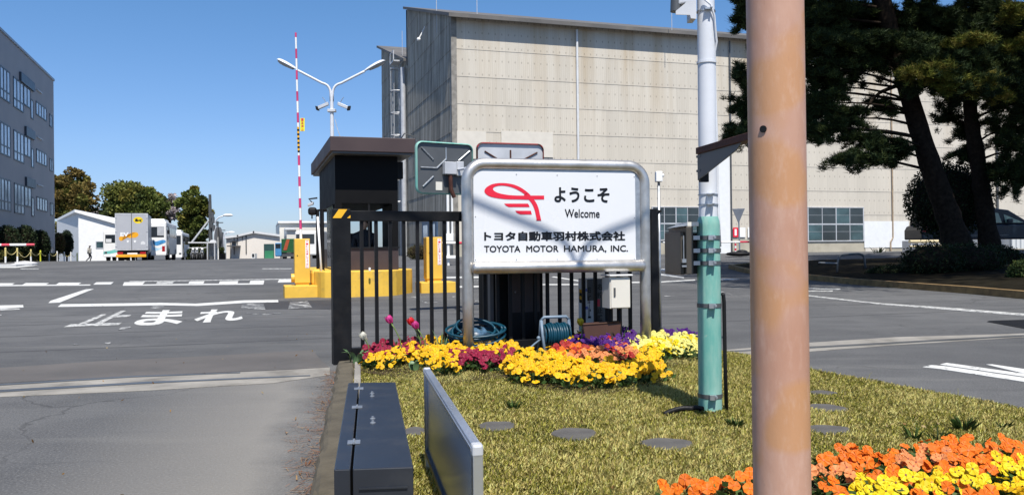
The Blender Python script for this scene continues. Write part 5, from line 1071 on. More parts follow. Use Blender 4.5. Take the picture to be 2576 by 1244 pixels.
mb = MB(); mb.add([L(F, a*w, -.004, zb+H*b_) for a, b_ in ((.45, .5), (.5, .25), (.7, .2), (1.-.04, .28), (.9, .22), (.6, .12), (.42, .18))], [tuple(range(7))]); mb.build('graphic', M['paleblue'], t)
bus(415, 459, 583, 647, 78, 'white bus parked farthest right, half hidden behind the bus with the blue graphic', 9, 'far')
# person walking in front of the shed
jn = [(0, 0, .92), (0, 0, 1.15), (0, .02, 1.40), (0, .03, 1.50), (0, .05, 1.60), (-.2, .0, 1.38), (-.27, -.02, 1.12), (-.26, .10, .88), (.2, 0, 1.38), (.26, -.08, 1.12), (.27, .02, .87), (-.09, 0, .88), (-.1, .16, .50), (-.1, .02, .09), (-.1, .17, .04), (.09, 0, .88), (.1, .06, .48), (.1, -.28, .14), (.1, -.20, .04)]
ed = [(0, 1), (1, 2), (2, 3), (3, 4), (2, 5), (5, 6), (6, 7), (2, 8), (8, 9), (9, 10), (0, 11), (11, 12), (12, 13), (13, 14), (0, 15), (15, 16), (16, 17), (17, 18)]
q = at(225, 655, 84); pz = hz(q.x, q.y)
wk, wb = person('person', (q.x, q.y, pz), R(-80), jn, ed, [.15, .15, .15, .055, .07, .075, .055, .04, .075, .055, .04, .095, .07, .05, .035, .095, .07, .05, .035], {'body': M['trousers']}, 'person in a pale jacket and white helmet walking past the white shed')
def att(mb, nm, m, par): o = mb.build(nm, m, None, smooth=True); o.parent = par; return o
mb = MB(); mb.ball((0, .05, 1.63), (.075, .09, .11), 14, 10); mb.ball((0, .14, 1.62), (.012, .02, .02), 6, 5); att(mb, 'head', M['skin'], wk)
mb = MB(); mb.ball((0, .05, 1.70), (.115, .135, .09), 16, 8); mb.cb((0, .15, 1.68), .16, .1, .012); att(mb, 'helmet', M['white'], wk)
mb = MB(); mb.tube([(0, 0, .84), (0, 0, 1.0), (0, .0, 1.2), (0, .01, 1.38), (0, .02, 1.46)], [.205, .2, .195, .2, .09], 16); mb.tube([(-.19, 0, 1.40), (-.28, -.02, 1.12), (-.26, .1, .9)], [.09, .075, .06], 10); mb.tube([(.19, 0, 1.40), (.27, -.08, 1.12), (.27, .02, .9)], [.09, .075, .06], 10); att(mb, 'jacket', M['coat'], wk)
# bollards with chain on the left
bx = [13.8, 43.4, 77.8, 101.8, 123.2, 143.7, 161.5, 178.3, 194]; bt = [565, 572, 600, 622, 635, 640, 655, 655, 672]; cl = 'YYYGWWWWG'
M['greenyel'] = mat('lime_yellow_paint', (.6, .62, .04), .45); M['palegold'] = mat('pale_gold_paint', (.6, .5, .2), .5)
prev = None
for i, x in enumerate(bx):
    tp = 560.8+bt[i]/8.871; Y = .68*2080/(657-tp-1.5); q = at(x, 640, Y); z0 = hz(q.x, q.y); z1 = at(x, tp, Y).z; z1 = max(z1, z0+.4); t = thing('chain_post', (q.x, q.y, z0), '%s chain post, number %s from the left along the hedge' % ({'Y': 'yellow and white', 'G': 'lime yellow', 'W': 'white'}[cl[i]], ['one', 'two', 'three', 'four', 'five', 'six', 'seven', 'eight', 'nine'][i]), 'post', 'chain posts along the left hedge')
    mb = MB(); mb.tube([(q.x, q.y, z0-.05), (q.x, q.y, z0+(z1-z0)*.45)], .05, 10); mb.build('lower_band', M['greenyel'] if cl[i] == 'G' else M['white'], t, smooth=2); mb = MB(); mb.tube([(q.x, q.y, z0+(z1-z0)*.45), (q.x, q.y, z1)], .05, 10); mb.ball((q.x, q.y, z1), .05, 10, 6); mb.build('upper_band', {'Y': M['palegold'], 'G': M['greenyel'], 'W': M['white']}[cl[i]], t, smooth=2)
    tpv = Vector((q.x, q.y, z1-.08))
    if prev is not None:
        mb = MB(); mb.tube([prev.lerp(tpv, k/10)-Vector((0, 0, .32*math.sin(math.pi*k/10)*(1.2 if i == 2 else .8))) for k in range(11)], .018, 6); tag(mb.build('chain', M['palegold'], smooth=True, org=tuple(prev)), 'yellow chain sagging between chain posts %d and %d from the left' % (i, i+1), 'chain', 'chains along the left hedge')
    prev = tpv
mb = MB(); iv = [(-60, 657), (60, 657.5), (85, 661), (96, 664.5), (80, 667), (40, 669), (-60, 671)]
pts = [gp(*p) for p in iv]; mb.prism([(p.x, p.y, p.z-.02) for p in pts], (0, 0, .09)); tag(mb.build('kerb_island_pavement', M['lgrey'] if 0 else mat('pale_kerb_concrete', (.5, .5, .5), .8, var=.1)), kind='structure')
drape('road_marking', [[(-60, 673.5), (-60, 671.5), (40, 670), (90, 665.5), (97, 664.8), (85, 668), (40, 673)]], M['mark'])
# shelter with motorcycles, utility pole, lamps, mirror
def motorcycle(x, Y, label):
    q = at(x, 650, Y); z = hz(q.x, q.y); t = thing('motorcycle', (q.x, q.y, z), label, 'motorcycle', 'motorcycles under the shelter'); F = fr((q.x, q.y), (.5, -1))
    for u in (-.62, .62):
        mb = MB(); mb.tube([L(F, u, -.05, z+.3), L(F, u, .05, z+.3)], .3, 16); w = mb.build('wheel', M['tyre'], t); mb = MB(); mb.tube([L(F, u, -.055, z+.3), L(F, u, .055, z+.3)], .17, 12); mb.build('rim', M['lgrey'], w)
    mb = MB(); mb.tube([L(F, -.5, 0, z+.5), L(F, 0, 0, z+.45), L(F, .3, 0, z+.6), L(F, .45, 0, z+.9)], [.12, .18, .14, .06], 10); mb.build('body', M['lgrey'], t, smooth=True)
    mb = MB(); mb.tube([L(F, -.6, 0, z+.78), L(F, .1, 0, z+.75)], .11, 8); mb.build('seat', M['blackm'], t, smooth=True)
    mb = MB(); mb.tube([L(F, .45, -.35, z+1.0), L(F, .42, 0, z+.95), L(F, .45, .35, z+1.0)], .02, 6); mb.tube([L(F, .42, 0, z+.95), L(F, .62, 0, z+.3)], .03, 6); mb.ball(L(F, .52, 0, z+.85), .1, 10, 6); mb.build('handlebar', M['white'], t)
for x, l in zip((484, 494, 507), ('farthest left motorcycle under the dark shelter', 'middle motorcycle under the dark shelter', 'farthest right motorcycle under the dark shelter')): motorcycle(x, 66, l)
s_ = at(473, 611, 66); e_ = at(543, 611, 68); st = thing('bike_shelter', (s_.x, s_.y, .3), 'thin white roofed motorcycle shelter right of the buses', 'shelter')
mb = MB(); mb.box(s_, (e_.x-s_.x, e_.y-s_.y, 0), (-1, 3, 0), (0, 0, .09)); mb.build('roof', M['white'], st)
for x in (522, 540): q = at(x, 640, 66.5); mb = MB(); mb.tube([(q.x, q.y, hz(q.x, q.y)), (q.x, q.y, s_.z)], .06, 8); mb.build('post', M['lgrey'], st)
q = at(536, 650, 70); bd_ = thing('round_top_board', (q.x, q.y, hz(q.x, q.y)), 'grey round topped signboard standing at the right end of the shelter', 'signboard')
mb = MB(); pr = rrect(-.32, .32, q.z+.2, q.z+1.6, .3); mb.prism([(q.x+a, q.y, b_) for a, b_ in pr], (0, .05, 0)); mb.build('board', M['lgrey'], bd_)
mb = MB(); mb.tube([(q.x-.28, q.y+.03, hz(q.x, q.y)), (q.x-.28, q.y+.03, q.z+.4)], .04, 6); mb.tube([(q.x+.28, q.y+.03, hz(q.x, q.y)), (q.x+.28, q.y+.03, q.z+.4)], .04, 6); mb.build('legs', M['white'], bd_)
q = at(531, 650, 80); up = thing('utility_pole', (q.x, q.y, hz(q.x, q.y)), 'tall dark utility pole with a bracing strut beside the trees right of the buses', 'utility pole')
mb = MB(); mb.tube([(q.x, q.y, -.5), at(528, 489, 80)], [.22, .13], 10); mb.build('pole', M['dgrey'], up, smooth=2)
mb = MB(); mb.tube([at(526, 553, 80), at(482, 610, 78)], .1, 8); mb.build('strut', M['grey'], up)
for dx, dy in ((3, 0), (5, 12), (2, 24), (6, 32)): mb = MB(); c = at(531+dx, 541+dy, 79.8); mb.tube([c-Vector((0, 0, .3)), c+Vector((0, 0, .3))], .16, 8); mb.build('fitting', M['dgrey'], up)
def slamp(xb, yb, xt, yt, xm, ym, Y, label, r=.07):
    q = at(xb, yb, Y); t = thing('street_lamp', (q.x, q.y, hz(q.x, q.y)), label, 'street lamp'); a, b_ = at(xb, ym+8, Y), at(xt, yt, Y); m1 = at(xb+1.5, ym, Y)
    mb = MB(); mb.tube([(q.x, q.y, -.3), a, m1, m1.lerp(b_, .35)+Vector((0, 0, .12)), b_], r, 8); mb.build('pole', M['polewhite'], t, smooth=True)
    mb = MB(); mb.ball(b_+Vector((.3, 0, 0)), (.55, .2, .14), 12, 6); mb.build('lamp_head', M['white'], t, smooth=True)
slamp(541, 650, 566, 541, 543, 554, 85, 'single arm white street lamp just right of the tall utility pole'); slamp(563, 650, 577, 583.5, 566, 588, 130, 'small distant street lamp with a short arm farther down the road', .09)
for x, y, Y, l in ((547, 556, 105, 'slim distant utility pole directly behind the nearer street lamp'), (555, 575, 125, 'dark topped distant utility pole in the middle of the pole row'), (560, 583, 150, 'farthest thin utility pole at the end of the pole row')):
    q = at(x, 650, Y); t = thing('utility_pole', (q.x, q.y, -.2), l, 'utility pole', 'distant utility poles'); mb = MB(); mb.tube([(q.x, q.y, -.3), at(x, y, Y)], .16, 8); mb.build('pole', M['dgrey'], t); mb = MB(); c = at(x, y+5, Y); mb.box(c+Vector((-.7, 0, 0)), (1.4, 0, 0), (0, .1, 0), (0, 0, .12)); mb.build('crossarm', M['dgrey'], t)
q = at(549, 650, 75); t = thing('round_mirror', (q.x, q.y, hz(q.x, q.y)), 'round traffic mirror on a post seen edge-on beside the distant poles', 'traffic mirror')
c = at(548.5, 596, 75); mb = MB(); mb.tube([c, c+Vector((.18, .1, 0))], [.95, .9], 24); mb.build('mirror', M['dgrey'], t, smooth=2); mb = MB(); mb.tube([c-Vector((.03, 0, 0)), c], [.98, .98], 24); mb.build('rim', M['lgrey'], t); mb = MB(); mb.tube([(q.x, q.y, 0), (q.x, q.y, c.z)], .06, 8); mb.build('post', M['white'], t)
# low far buildings down the road
def bldg(name, label, pts, Y, depth, m, rm=None, zb=-1.0):
    P = [at(x, y, Y) for x, y in pts]; t = thing(name, tuple((P[0]+P[-1])/2), label, 'building'); mb = MB(); o = [(p.x, p.y, p.z) for p in P]; o += [(P[-1].x, P[-1].y, zb), (P[0].x, P[0].y, zb)]
    mb.prism(o, (-.316*depth, depth, 0)); mb.build('wall', m, t)
    for i in range(len(P)-1): 
        mb = MB(); mb.prism([P[i]+Vector((-.1, -.4, .02)), P[i+1]+Vector((.1, -.4, .02)), P[i+1]+Vector((-.316*depth, depth, .02)), P[i]+Vector((-.316*depth, depth, .02))], (0, 0, .3)); mb.build('roof', rm or M['white2'], t)
    return t
wstr = mat('streaked_pale_wall', (.68, .63, .57), .8, var=.05, vs=.5)
bw = bldg('low_workshop', 'low pale workshop with dark vertical stains at the end of the road', [(569, 600), (600, 596), (640, 586), (704, 595)], 120, 14, wstr, M['white2'])
for x, w, y0, y1 in ((588, 1.2, 592, 640), (596, 1.6, 590, 614), (609, 1.0, 592, 604), (618, 2.0, 588, 638), (579, .8, 608, 650)):
    a = at(x, y1, 119.9); b_ = at(x+w, y0, 119.9); mb = MB(); mb.box(a, (b_.x-a.x, 0, 0), (0, .09, 0), (0, 0, b_.z-a.z)); mb.build('wall_stain', M['dgrey'], bw)
a = at(664, 651, 119.8); b_ = at(689, 613, 119.8); mb = MB(); mb.box(a, (b_.x-a.x, 0, 0), (0, .1, 0), (0, 0, b_.z-a.z)); dd = mb.build('door', mat('dark_teal_doorway', (.02, .06, .06), .7), bw)
M['greenp'] = mat('green_sheet', (.04, .22, .11), .5, var=.2, vs=.6)
a = at(666, 652, 119.6); b_ = at(688, 630, 119.6); mb = MB(); mb.box(a, (b_.x-a.x, 0, 0), (0, .12, 0), (0, 0, b_.z-a.z)); mb.build('shutter', M['greenp'], dd)
for (x0, x1, y0, y1) in ((571, 584, 605, 607), (571, 594, 617, 620)): a = at(x0, y1, 118); b_ = at(x1, y0, 118); mb = MB(); mb.box(a, (b_.x-a.x, 0, 0), (0, 2, 0), (0, 0, b_.z-a.z)); mb.build('canopy', M['dgrey'], bw)
a = at(633, 654, 118); b_ = at(641, 637, 118); kb = thing('gate_kiosk', tuple(a), 'tiny white kiosk with a dark window in front of the low workshop', 'kiosk')
mb = MB(); mb.box(a, (b_.x-a.x, 0, 0), (0, 1, 0), (0, 0, b_.z-a.z)); mb.build('wall', M['white'], kb); mb = MB(); mb.box(at(634, 645, 117.9), (.3, 0, 0), (0, .08, 0), (0, 0, .4)); mb.build('window', M['screen'], kb)
bldg('pale_hall', 'tall pale hall with a wide flat front behind the far lorries', [(703, 561), (840, 561)], 135, 20, M['cream'], M['white'])
bldg('small_pale_shed', 'small pale shed in front of the tall hall at the left of the barrier', [(721, 578), (745, 578)], 122, 10, M['cream'], M['white2']); 
def lorry(x0, x1, y0, y1, Y, boxm, cabm, label, stripe=None, cab_left=False):
    a, b_ = at(x0, y1, Y), at(x1, y0, Y); t = thing('lorry', (a.x, a.y, hz(a.x, a.y)), label, 'lorry'); w = b_.x-a.x; zb = hz(a.x, a.y)-.1; F = fr((a.x, a.y), (1, .0))
    mb = MB(); mb.fb(F, 0, w, 0, 6, zb+.9, b_.z); mb.build('cargo_box', boxm, t, bevel=.04)
    if stripe: mb = MB(); mb.prism([L(F, w*.15, -.03, zb+1.2), L(F, w*.42, -.03, zb+1.2), L(F, w*.66, -.03, b_.z-.1), L(F, w*.4, -.03, b_.z-.1)], (0, .028, 0)); mb.build('stripe', stripe, t)
    mb = MB(); mb.fb(F, .05, w-.05, .1, 6, zb+.4, zb+.88); mb.build('chassis', M['dgrey'], t)
    u = -.85 if cab_left else w*.1
    mb = MB(); mb.fb(F, u, u+(.8 if cab_left else 1.8), -1.9 if not cab_left else .2, -.1 if not cab_left else 2.2, zb+.45, zb+(2.1 if cab_left else 2.5)); mb.build('cab', cabm, t, bevel=.12); mb = MB(); mb.fb(F, u+.1, u+(.7 if cab_left else 1.65), -1.93 if not cab_left else .17, -1.9 if not cab_left else .2, zb+1.45, zb+(2.0 if cab_left else 2.25)); mb.build('windscreen', M['screen'], t)
    for uu in (.1, w-.5): wheel(t, F, uu, .6, .45, .3, zb); wheel(t, F, uu, 4.8, .45, .3, zb)
    return t
lorry(708, 740, 600, 648, 100, mat('dark_green_box', (.02, .09, .03), .5), mat('light_blue_cab', (.07, .24, .46), .4), 'lorry with a dark green box striped red and a blue cab', mat('rust_red_stripe', (.36, .07, .03), .5), True)
lorry(752, 800, 580, 648, 72, M['truckgrey'], M['white'], 'grey box lorry with a white cab partly hidden behind the left barrier cabinet')
# ------------------------------------------------------------------ dark car on the right
q = at(2320, 621, 37); CF = fr((q.x, q.y), (1, .02)); gz = q.z; LC = hit(CF, 2690, 600)[0]; s = LC/4.1; sz = .957
ca = thing('dark_car', L(CF, 2, .8, gz), 'dark blue boxy car half hidden behind the pine trunks at the right edge', 'car')
M['carpaint'] = mat('dark_blue_car_paint', (.008, .015, .026), .3, .1, var=.05, spec=.4)
body = [(0, .35), (0, .8), (.06, .98), (.15, 1.05), (3.0, 1.02), (3.75, .95), (4.05, .82), (4.1, .4), (4.0, .32)]; roof = [(.12, 1.05), (.22, 1.75), (.4, 1.82), (2.0, 1.80), (2.45, 1.70), (3.1, 1.02)]
cp = lambda a, b_, v: L(CF, a*s, v, gz+b_*sz)
mb = MB(); mb.prism([cp(a, b_, 0) for a, b_ in body], L(CF, 0, 1.65, 0)-L(CF, 0, 0, 0)); mb.build('body', M['carpaint'], ca, bevel=.06)
mb = MB(); mb.prism([cp(a, b_, .08) for a, b_ in roof], L(CF, 0, 1.49, 0)-L(CF, 0, 0, 0)); mb.build('cabin', M['carpaint'], ca, bevel=.05)
for pl in ([(.3, 1.1), (.36, 1.62), (1.0, 1.64), (1.0, 1.1)], [(1.1, 1.1), (1.1, 1.64), (1.9, 1.64), (2.15, 1.55), (2.25, 1.1)], [(2.35, 1.1), (2.3, 1.5), (2.85, 1.1)]): mb = MB(); mb.prism([cp(a, b_, .06) for a, b_ in pl], L(CF, 0, .02, 0)-L(CF, 0, 0, 0)); mb.build('side_window', mat('green_tinted_glass', (.16, .27, .23), .08, spec=.7), ca)
for a in (.75, 3.3): wheel_u = a*s; mb = MB(); mb.tube([cp(a, .36, -.01), cp(a, .36, .22)], .36, 20); wl_ = mb.build('wheel', M['tyre'], ca, smooth=2); mb = MB(); mb.tube([cp(a, .36, -.015), cp(a, .36, .1)], .21, 12); mb.build('rim', M['dgrey'], wl_, smooth=2)
mb = MB(); mb.prism([cp(a, b_, -.01) for a, b_ in ((1.05, .5), (2.4, .5), (2.4, .54), (1.05, .54))], (0, .012, 0)); mb.build('door_trim', M['dgrey'], ca)
mb = MB(); mb.box(cp(2.35, 1.1, -.14), (.22, 0, 0), (0, .12, 0), (0, 0, .17)); mb.build('side_mirror', M['carpaint'], ca, bevel=.03)
mb = MB(); mb.tube([cp(1.7, 1.8, .5), cp(1.6, 1.98, .5)], .012, 5); mb.build('antenna', M['blackm'], ca)
mb = MB(); mb.prism([cp(a, b_, -.006) for a, b_ in ((.02, .7), (.12, .7), (.14, .95), (.04, .92))], (0, .03, 0)); mb.build('tail_light', M['redlens'], ca)
# ------------------------------------------------------------------ planted island under the pines
isl = [(2036, 704), (2120, 713), (2290, 727), (2430, 738), (2620, 756)]
pts = [gp(*p) for p in isl]; A0 = pts[0]
left = [Vector((A0.x-.35, A0.y+1.5, 0)), Vector((A0.x-.5, A0.y+4, 0)), Vector((A0.x-.2, A0.y+7, 0)), Vector((A0.x+1.5, A0.y+9.5, 0)), Vector((A0.x+6, A0.y+10.5, 0)), Vector((26, 33.5, 0)), Vector((30, 31, 0)), Vector((30, 12, 0)), Vector((12, 11, 0))]
ring = pts+[pts[-1]+Vector((.6, -3, 0))]+left[::-1][0:0]
poly = [p.copy() for p in pts[::-1]]+left[:7]+[Vector((32, 14, 0))]
def offs(poly, d):
    n = len(poly); o = []
    for i in range(n):
        a, b, c = poly[i-1], poly[i], poly[(i+1) % n]; t = ((b-a).normalized()+(c-b).normalized()); t.z = 0; t.normalize(); o.append(b+Vector((t.y, -t.x, 0))*d)
    return o
inn = offs(poly, .16)
if (inn[0]-poly[0]).length and sum((p-Vector((18, 24, 0))).length for p in inn) > sum((p-Vector((18, 24, 0))).length for p in poly): inn = offs(poly, -.16)
M['islkerb'] = mat('mossy_ochre_kerb', (.24, .15, .06), .9, var=.3, vs=5, bump=.4, bs=30, dirt=(.08, .05, .025), dfac=.8, ds=3)
n = len(poly); mb = MB(); zz = lambda p, h: Vector((p.x, p.y, hz(p.x, p.y)+h))
def dens(pl, k=8): return [pl[i].lerp(pl[(i+1) % len(pl)], j/k) for i in range(len(pl)) for j in range(k)]
Pd, Id = dens(poly), dens(inn); n = len(Pd)
mb.add([zz(p, -.05) for p in Pd]+[zz(p, .13) for p in Pd]+[zz(p, .13) for p in Id]+[zz(p, .0) for p in Id], [(r*n+i, r*n+(i+1) % n, (r+1)*n+(i+1) % n, (r+1)*n+i) for r in range(3) for i in range(n)]); tag(mb.build('island_kerb', M['islkerb']), kind='structure')
cen = Vector((19, 24, 0)); RG = [1, .93, .8, .6, .35, 0]; vs = []
def isz(p, f): return hz(p.x, p.y)+.09+.42*(1-f)**.7
for f in RG: vs += [Vector((q.x, q.y, isz(q, f))) for q in [cen+(p-cen)*f for p in Id]]
mb = MB(); mb.add(vs, [(r*n+i, r*n+(i+1) % n, (r+1)*n+(i+1) % n, (r+1)*n+i) for r in range(len(RG)-1) for i in range(n)]); tag(mb.build('planted_island', mat('shade_darkened_soil', (.014, .012, .008), .95, var=.5, vs=3, bump=.8, bs=20, spec=.03), smooth=True), kind='structure')  # soil colour darkened to paint in the shade under the pines
def island_z(x, y):
    best = 0
    p = Vector((x, y, 0)); return hz(x, y)+.3
# ------------------------------------------------------------------ pines
def limb(mb, p, q, r0, r1, sag=.0, n=6, seg=8):
    p, q = Vector(p), Vector(q); w = Vector((RNG.normal(), RNG.normal(), 0))*(q-p).length*.04
    mb.tube([p.lerp(q, t)+w*math.sin(math.pi*t)+Vector((0, 0, sag*math.sin(math.pi*t))) for t in np.linspace(0, 1, n)], [r0+(r1-r0)*t for t in np.linspace(0, 1, n)], seg)
def needle_mesh(name, C, par, cols, hscale=1.0, nper=20, ln=.17, wd=.0085):
    n = len(C); tint = tints(n, cols, .35); d = RNG.normal(size=(n, nper, 3)); d[:, :, 2] = np.abs(d[:, :, 2])*.8+.15*RNG.normal(size=(n, nper)); d /= np.linalg.norm(d, axis=2, keepdims=True)
    q = RNG.normal(size=(n, nper, 3)); s = np.cross(d, q); s /= np.linalg.norm(s, axis=2, keepdims=True); ll = ln*(.6+.6*RNG.random((n, nper, 1))); b = C[:, None, :]+RNG.normal(size=(n, nper, 3))*.035
    V = np.stack([b-s*wd, b+s*wd, b+d*ll], 2).reshape(-1, 3)-np.array(wloc(par)); tt = np.repeat(tint*1.0, nper*3, axis=0)
    return np_mesh(name, V, np.arange(n*nper*3).reshape(-1, 3), M['needle'], par, tt)
PINECOL = [(.030, .048, .018), (.024, .040, .016), (.040, .058, .018), (.020, .034, .014), (.050, .066, .018)]
def pad(x, y, rx, ry, Y, n):
    n = int(n*(2.0 if y < 130 else 1.5)); rx = rx*1.12; ry = ry*(1.15 if y < 130 else 1.8)
    c = at(x, y, Y); k = Y/2080; r = np.array([rx*k, rx*k*.9, ry*k]); d = RNG.normal(size=(n, 3)); d /= np.linalg.norm(d, axis=1, keepdims=True); rad = RNG.random((n, 1))**.45
    # break the pad into branchlets so its edge is ragged
    m = max(14, int(rx/2.2)); bc = RNG.normal(size=(m, 3)); bc /= np.linalg.norm(bc, axis=1, keepdims=True); bc *= RNG.random((m, 1))**.4; idx = RNG.integers(0, m, n)
    tt = .30+.85*RNG.random((n, 1))**.8; sp_v = bc[idx]*tt+.11*d*rad; P = np.array(c)+sp_v*r; P[:, 2] -= .16*tt[:, 0]**2*k*rx; return P, c
pine_specs = [
 ('tall pine leaning left with a thick dark trunk beside the round shrub', (2412, 620), 24.0, [(2412, 625), (2385, 540), (2345, 430), (2310, 320), (2272, 190), (2235, 60), (2200, -80), (2170, -260)], [.40, .34, .29, .27, .25, .22, .2, .14],
  [(1880, 30, 50, 45, 23.0, 420), (2130, 60, 110, 50, 26, 600), (2260, 85, 100, 45, 26.5, 600), (2040, 60, 80, 50, 25, 420), (2350, 80, 90, 50, 27, 600), (2090, 130, 90, 30, 25, 380), (2250, 140, 70, 26, 25.5, 300), (1960, 90, 70, 50, 23.4, 520), (2060, 20, 90, 45, 24, 620), (2080, 100, 90, 38, 23, 560), (2190, 30, 95, 45, 25, 700), (2200, 100, 90, 34, 23.5, 560), (2310, 40, 90, 50, 24.5, 700), (2320, 130, 80, 36, 23.2, 480), (1870, 190, 34, 30, 23, 160), (1880, 260, 50, 42, 23.4, 330), (1862, 325, 45, 22, 23, 200), (1960, 230, 75, 70, 23.6, 600), (1960, 330, 65, 38, 23.6, 300),
   (2075, 175, 80, 24, 23.2, 420), (2170, 165, 75, 20, 24, 340), (2060, 260, 60, 36, 23, 330), (2120, 300, 75, 26, 23.6, 330), (2215, 265, 40, 22, 24, 110), (2055, 325, 55, 18, 23, 240), (2180, 350, 75, 20, 23.4, 300), (2150, 392, 75, 14, 23, 250), (2230, 388, 55, 20, 23.6, 230), (2265, 370, 34, 16, 24, 90), (2090, 220, 60, 26, 23.8, 260)]),
 ('second pine standing right of the leaning pine, trunk rising behind the dark car', (2492, 628), 25.5, [(2492, 632), (2482, 560), (2468, 470), (2456, 385), (2443, 300), (2432, 160), (2420, 20), (2410, -160)], [.31, .27, .24, .22, .2, .18, .15, .11],
  [(2400, 60, 80, 60, 24.2, 640), (2450, 90, 90, 60, 27, 600), (2540, 110, 80, 70, 27, 600), (2390, 130, 70, 30, 26, 300), (2560, 200, 60, 60, 26, 420), (2340, 150, 60, 26, 25, 260), (2480, 175, 70, 26, 23, 320), (2480, 30, 90, 60, 25, 700), (2570, 60, 80, 70, 24.6, 700), (2420, 140, 70, 24, 22.5, 300), (2350, 190, 75, 24, 22.6, 360), (2440, 200, 85, 24, 22.4, 360), (2540, 160, 80, 46, 24, 560), (2470, 130, 60, 30, 25.5, 280), (2580, 260, 60, 50, 24.6, 420), (2500, 250, 55, 30, 25, 220), (2390, 300, 40, 26, 26, 120), (2440, 330, 45, 28, 26, 150), (2530, 330, 55, 40, 25, 320), (2500, 420, 36, 26, 25.5, 130), (2580, 380, 60, 40, 24.4, 380), (2560, 440, 60, 34, 24.6, 280), (2420, 385, 40, 18, 26, 110), (2400, 250, 45, 18, 25.5, 110)]),
]
sunlit_pads = [[(2320, 178, 55, 14, 22.3, 90), (2400, 212, 50, 16, 22.2, 90), (2290, 185, 30, 10, 22.4, 30)], [(2440, 95, 60, 16, 22.2, 90), (2470, 205, 50, 18, 22.1, 80), (2370, 175, 70, 16, 22.2, 100), (2545, 20, 40, 30, 22.4, 80), (2560, 110, 40, 24, 22.6, 50), (2510, 235, 36, 14, 22.4, 40)]]; k0 = 0
for lab, bs, Y, tr, rad, pads in pine_specs:
    q = at(*bs, Y); t = thing('pine_tree', (q.x, q.y, hz(q.x, q.y)), lab, 'pine tree'); mb = MB(); ax = [at(x, y, Y) for x, y in tr]
    sp_ = []; rr_ = []
    for i in range(len(ax)-1):
        for k in range(4): w = k/4; sp_.append(ax[i].lerp(ax[i+1], w)); rr_.append((rad[i]*(1-w)+rad[i+1]*w)*(1+.06*RNG.normal()))
    mb.tube([ax[0]-Vector((0, 0, .6))]+sp_, [rr_[0]*1.25]+rr_, 14); trunk = mb.build('trunk', M['bark'], t, smooth=True)
    C = []; lm = MB()
    clear = [at(x, y, 22.2) for x, y in ((2320, 178), (2400, 212), (2440, 95), (2470, 205), (2370, 175), (2545, 20))]
    up = [(RNG.uniform(2000, 2580), RNG.uniform(-330, -60), RNG.uniform(70, 120), RNG.uniform(40, 70), Y+RNG.uniform(-3, 3), 420) for _ in range(9)]
    for p in pads+up:
        P_, c = pad(*p)
        if p[1] < -20 and any(((c-q_)-SUN*((c-q_).dot(SUN))).length < 1.5 for q_ in clear): continue
        P_ = P_; C.append(P_); j = min(range(len(sp_)), key=lambda i: abs(sp_[i].z-(c.z-.25))+(.3*abs(sp_[i].x-c.x) if 0 else 0)); limb(lm, sp_[j], c, .032+.0002*p[2], .012, .12)
        for _ in range(4): k = P_[RNG.integers(0, len(P_))]; limb(lm, c, Vector(k), .018, .006, .05, 4, 5)
    limb(lm, at(2285, 205, Y), at(2215, 232, Y-.4), .07, .05) if lab.startswith('tall') else None
    if lab.startswith('tall'): limb(lm, at(2215, 232, Y-.4), at(2165, 300, Y-.6), .05, .02, .1)
    lm.build('limbs', M['bark'], t, smooth=True); needle_mesh('crown', np.concatenate(C), t, PINECOL, nper=22, wd=.010)
    Yo = np.concatenate([pad(*p)[0] for p in sunlit_pads[k0]]); k0 += 1; needle_mesh('sunlit_sprays', Yo, t, [(.13, .13, .02), (.10, .115, .02), (.17, .14, .03), (.08, .10, .02)], nper=20, wd=.010)
# lit sprays: brighter needle colour paints in the sun on them
# pines added unseen right of the picture, crowns spread to shade island and car
for (x, y), lab, bx, by, nn0 in (((14.2, 12.2), 'unseen added pine right of the view, crown shading the island tip', (6.5, 16), (11, 20.5), 46), ((24.5, 16.5), 'second added pine farther right, unseen, its crown shading the dark car', (13, 28), (13.5, 32), 70)):
    t = thing('pine_tree', (x, y, hz(x, y)), lab, 'pine tree'); mb = MB(); mb.tube([(x, y, -.3), (x-.3, y+.3, 4), (x-.9, y+.9, 9.5)], [.42, .32, .2], 12); mb.build('trunk', M['bark'], t, smooth=True); C = []; lm = MB()
    for _ in range(nn0):
        c = Vector((RNG.uniform(*bx), RNG.uniform(*by), RNG.uniform(10.8, 13.5))); nn_ = 300
        if any(((c-q_)-SUN*((c-q_).dot(SUN))).length < 1.6 for q_ in clear): continue
        nn_ = 300; m = 14; bc = RNG.normal(size=(m, 3)); C.append(np.array(c)+(bc[RNG.integers(0, m, nn_)]*.7+.3*RNG.normal(size=(nn_, 3)))*np.array([1.35, 1.35, .35])); limb(lm, (x-.8, y+.8, 8.8), c, .08, .02)
    lm.build('limbs', M['bark'], t, smooth=True); needle_mesh('crown', np.concatenate(C), t, PINECOL, wd=.024, nper=11, ln=.22)
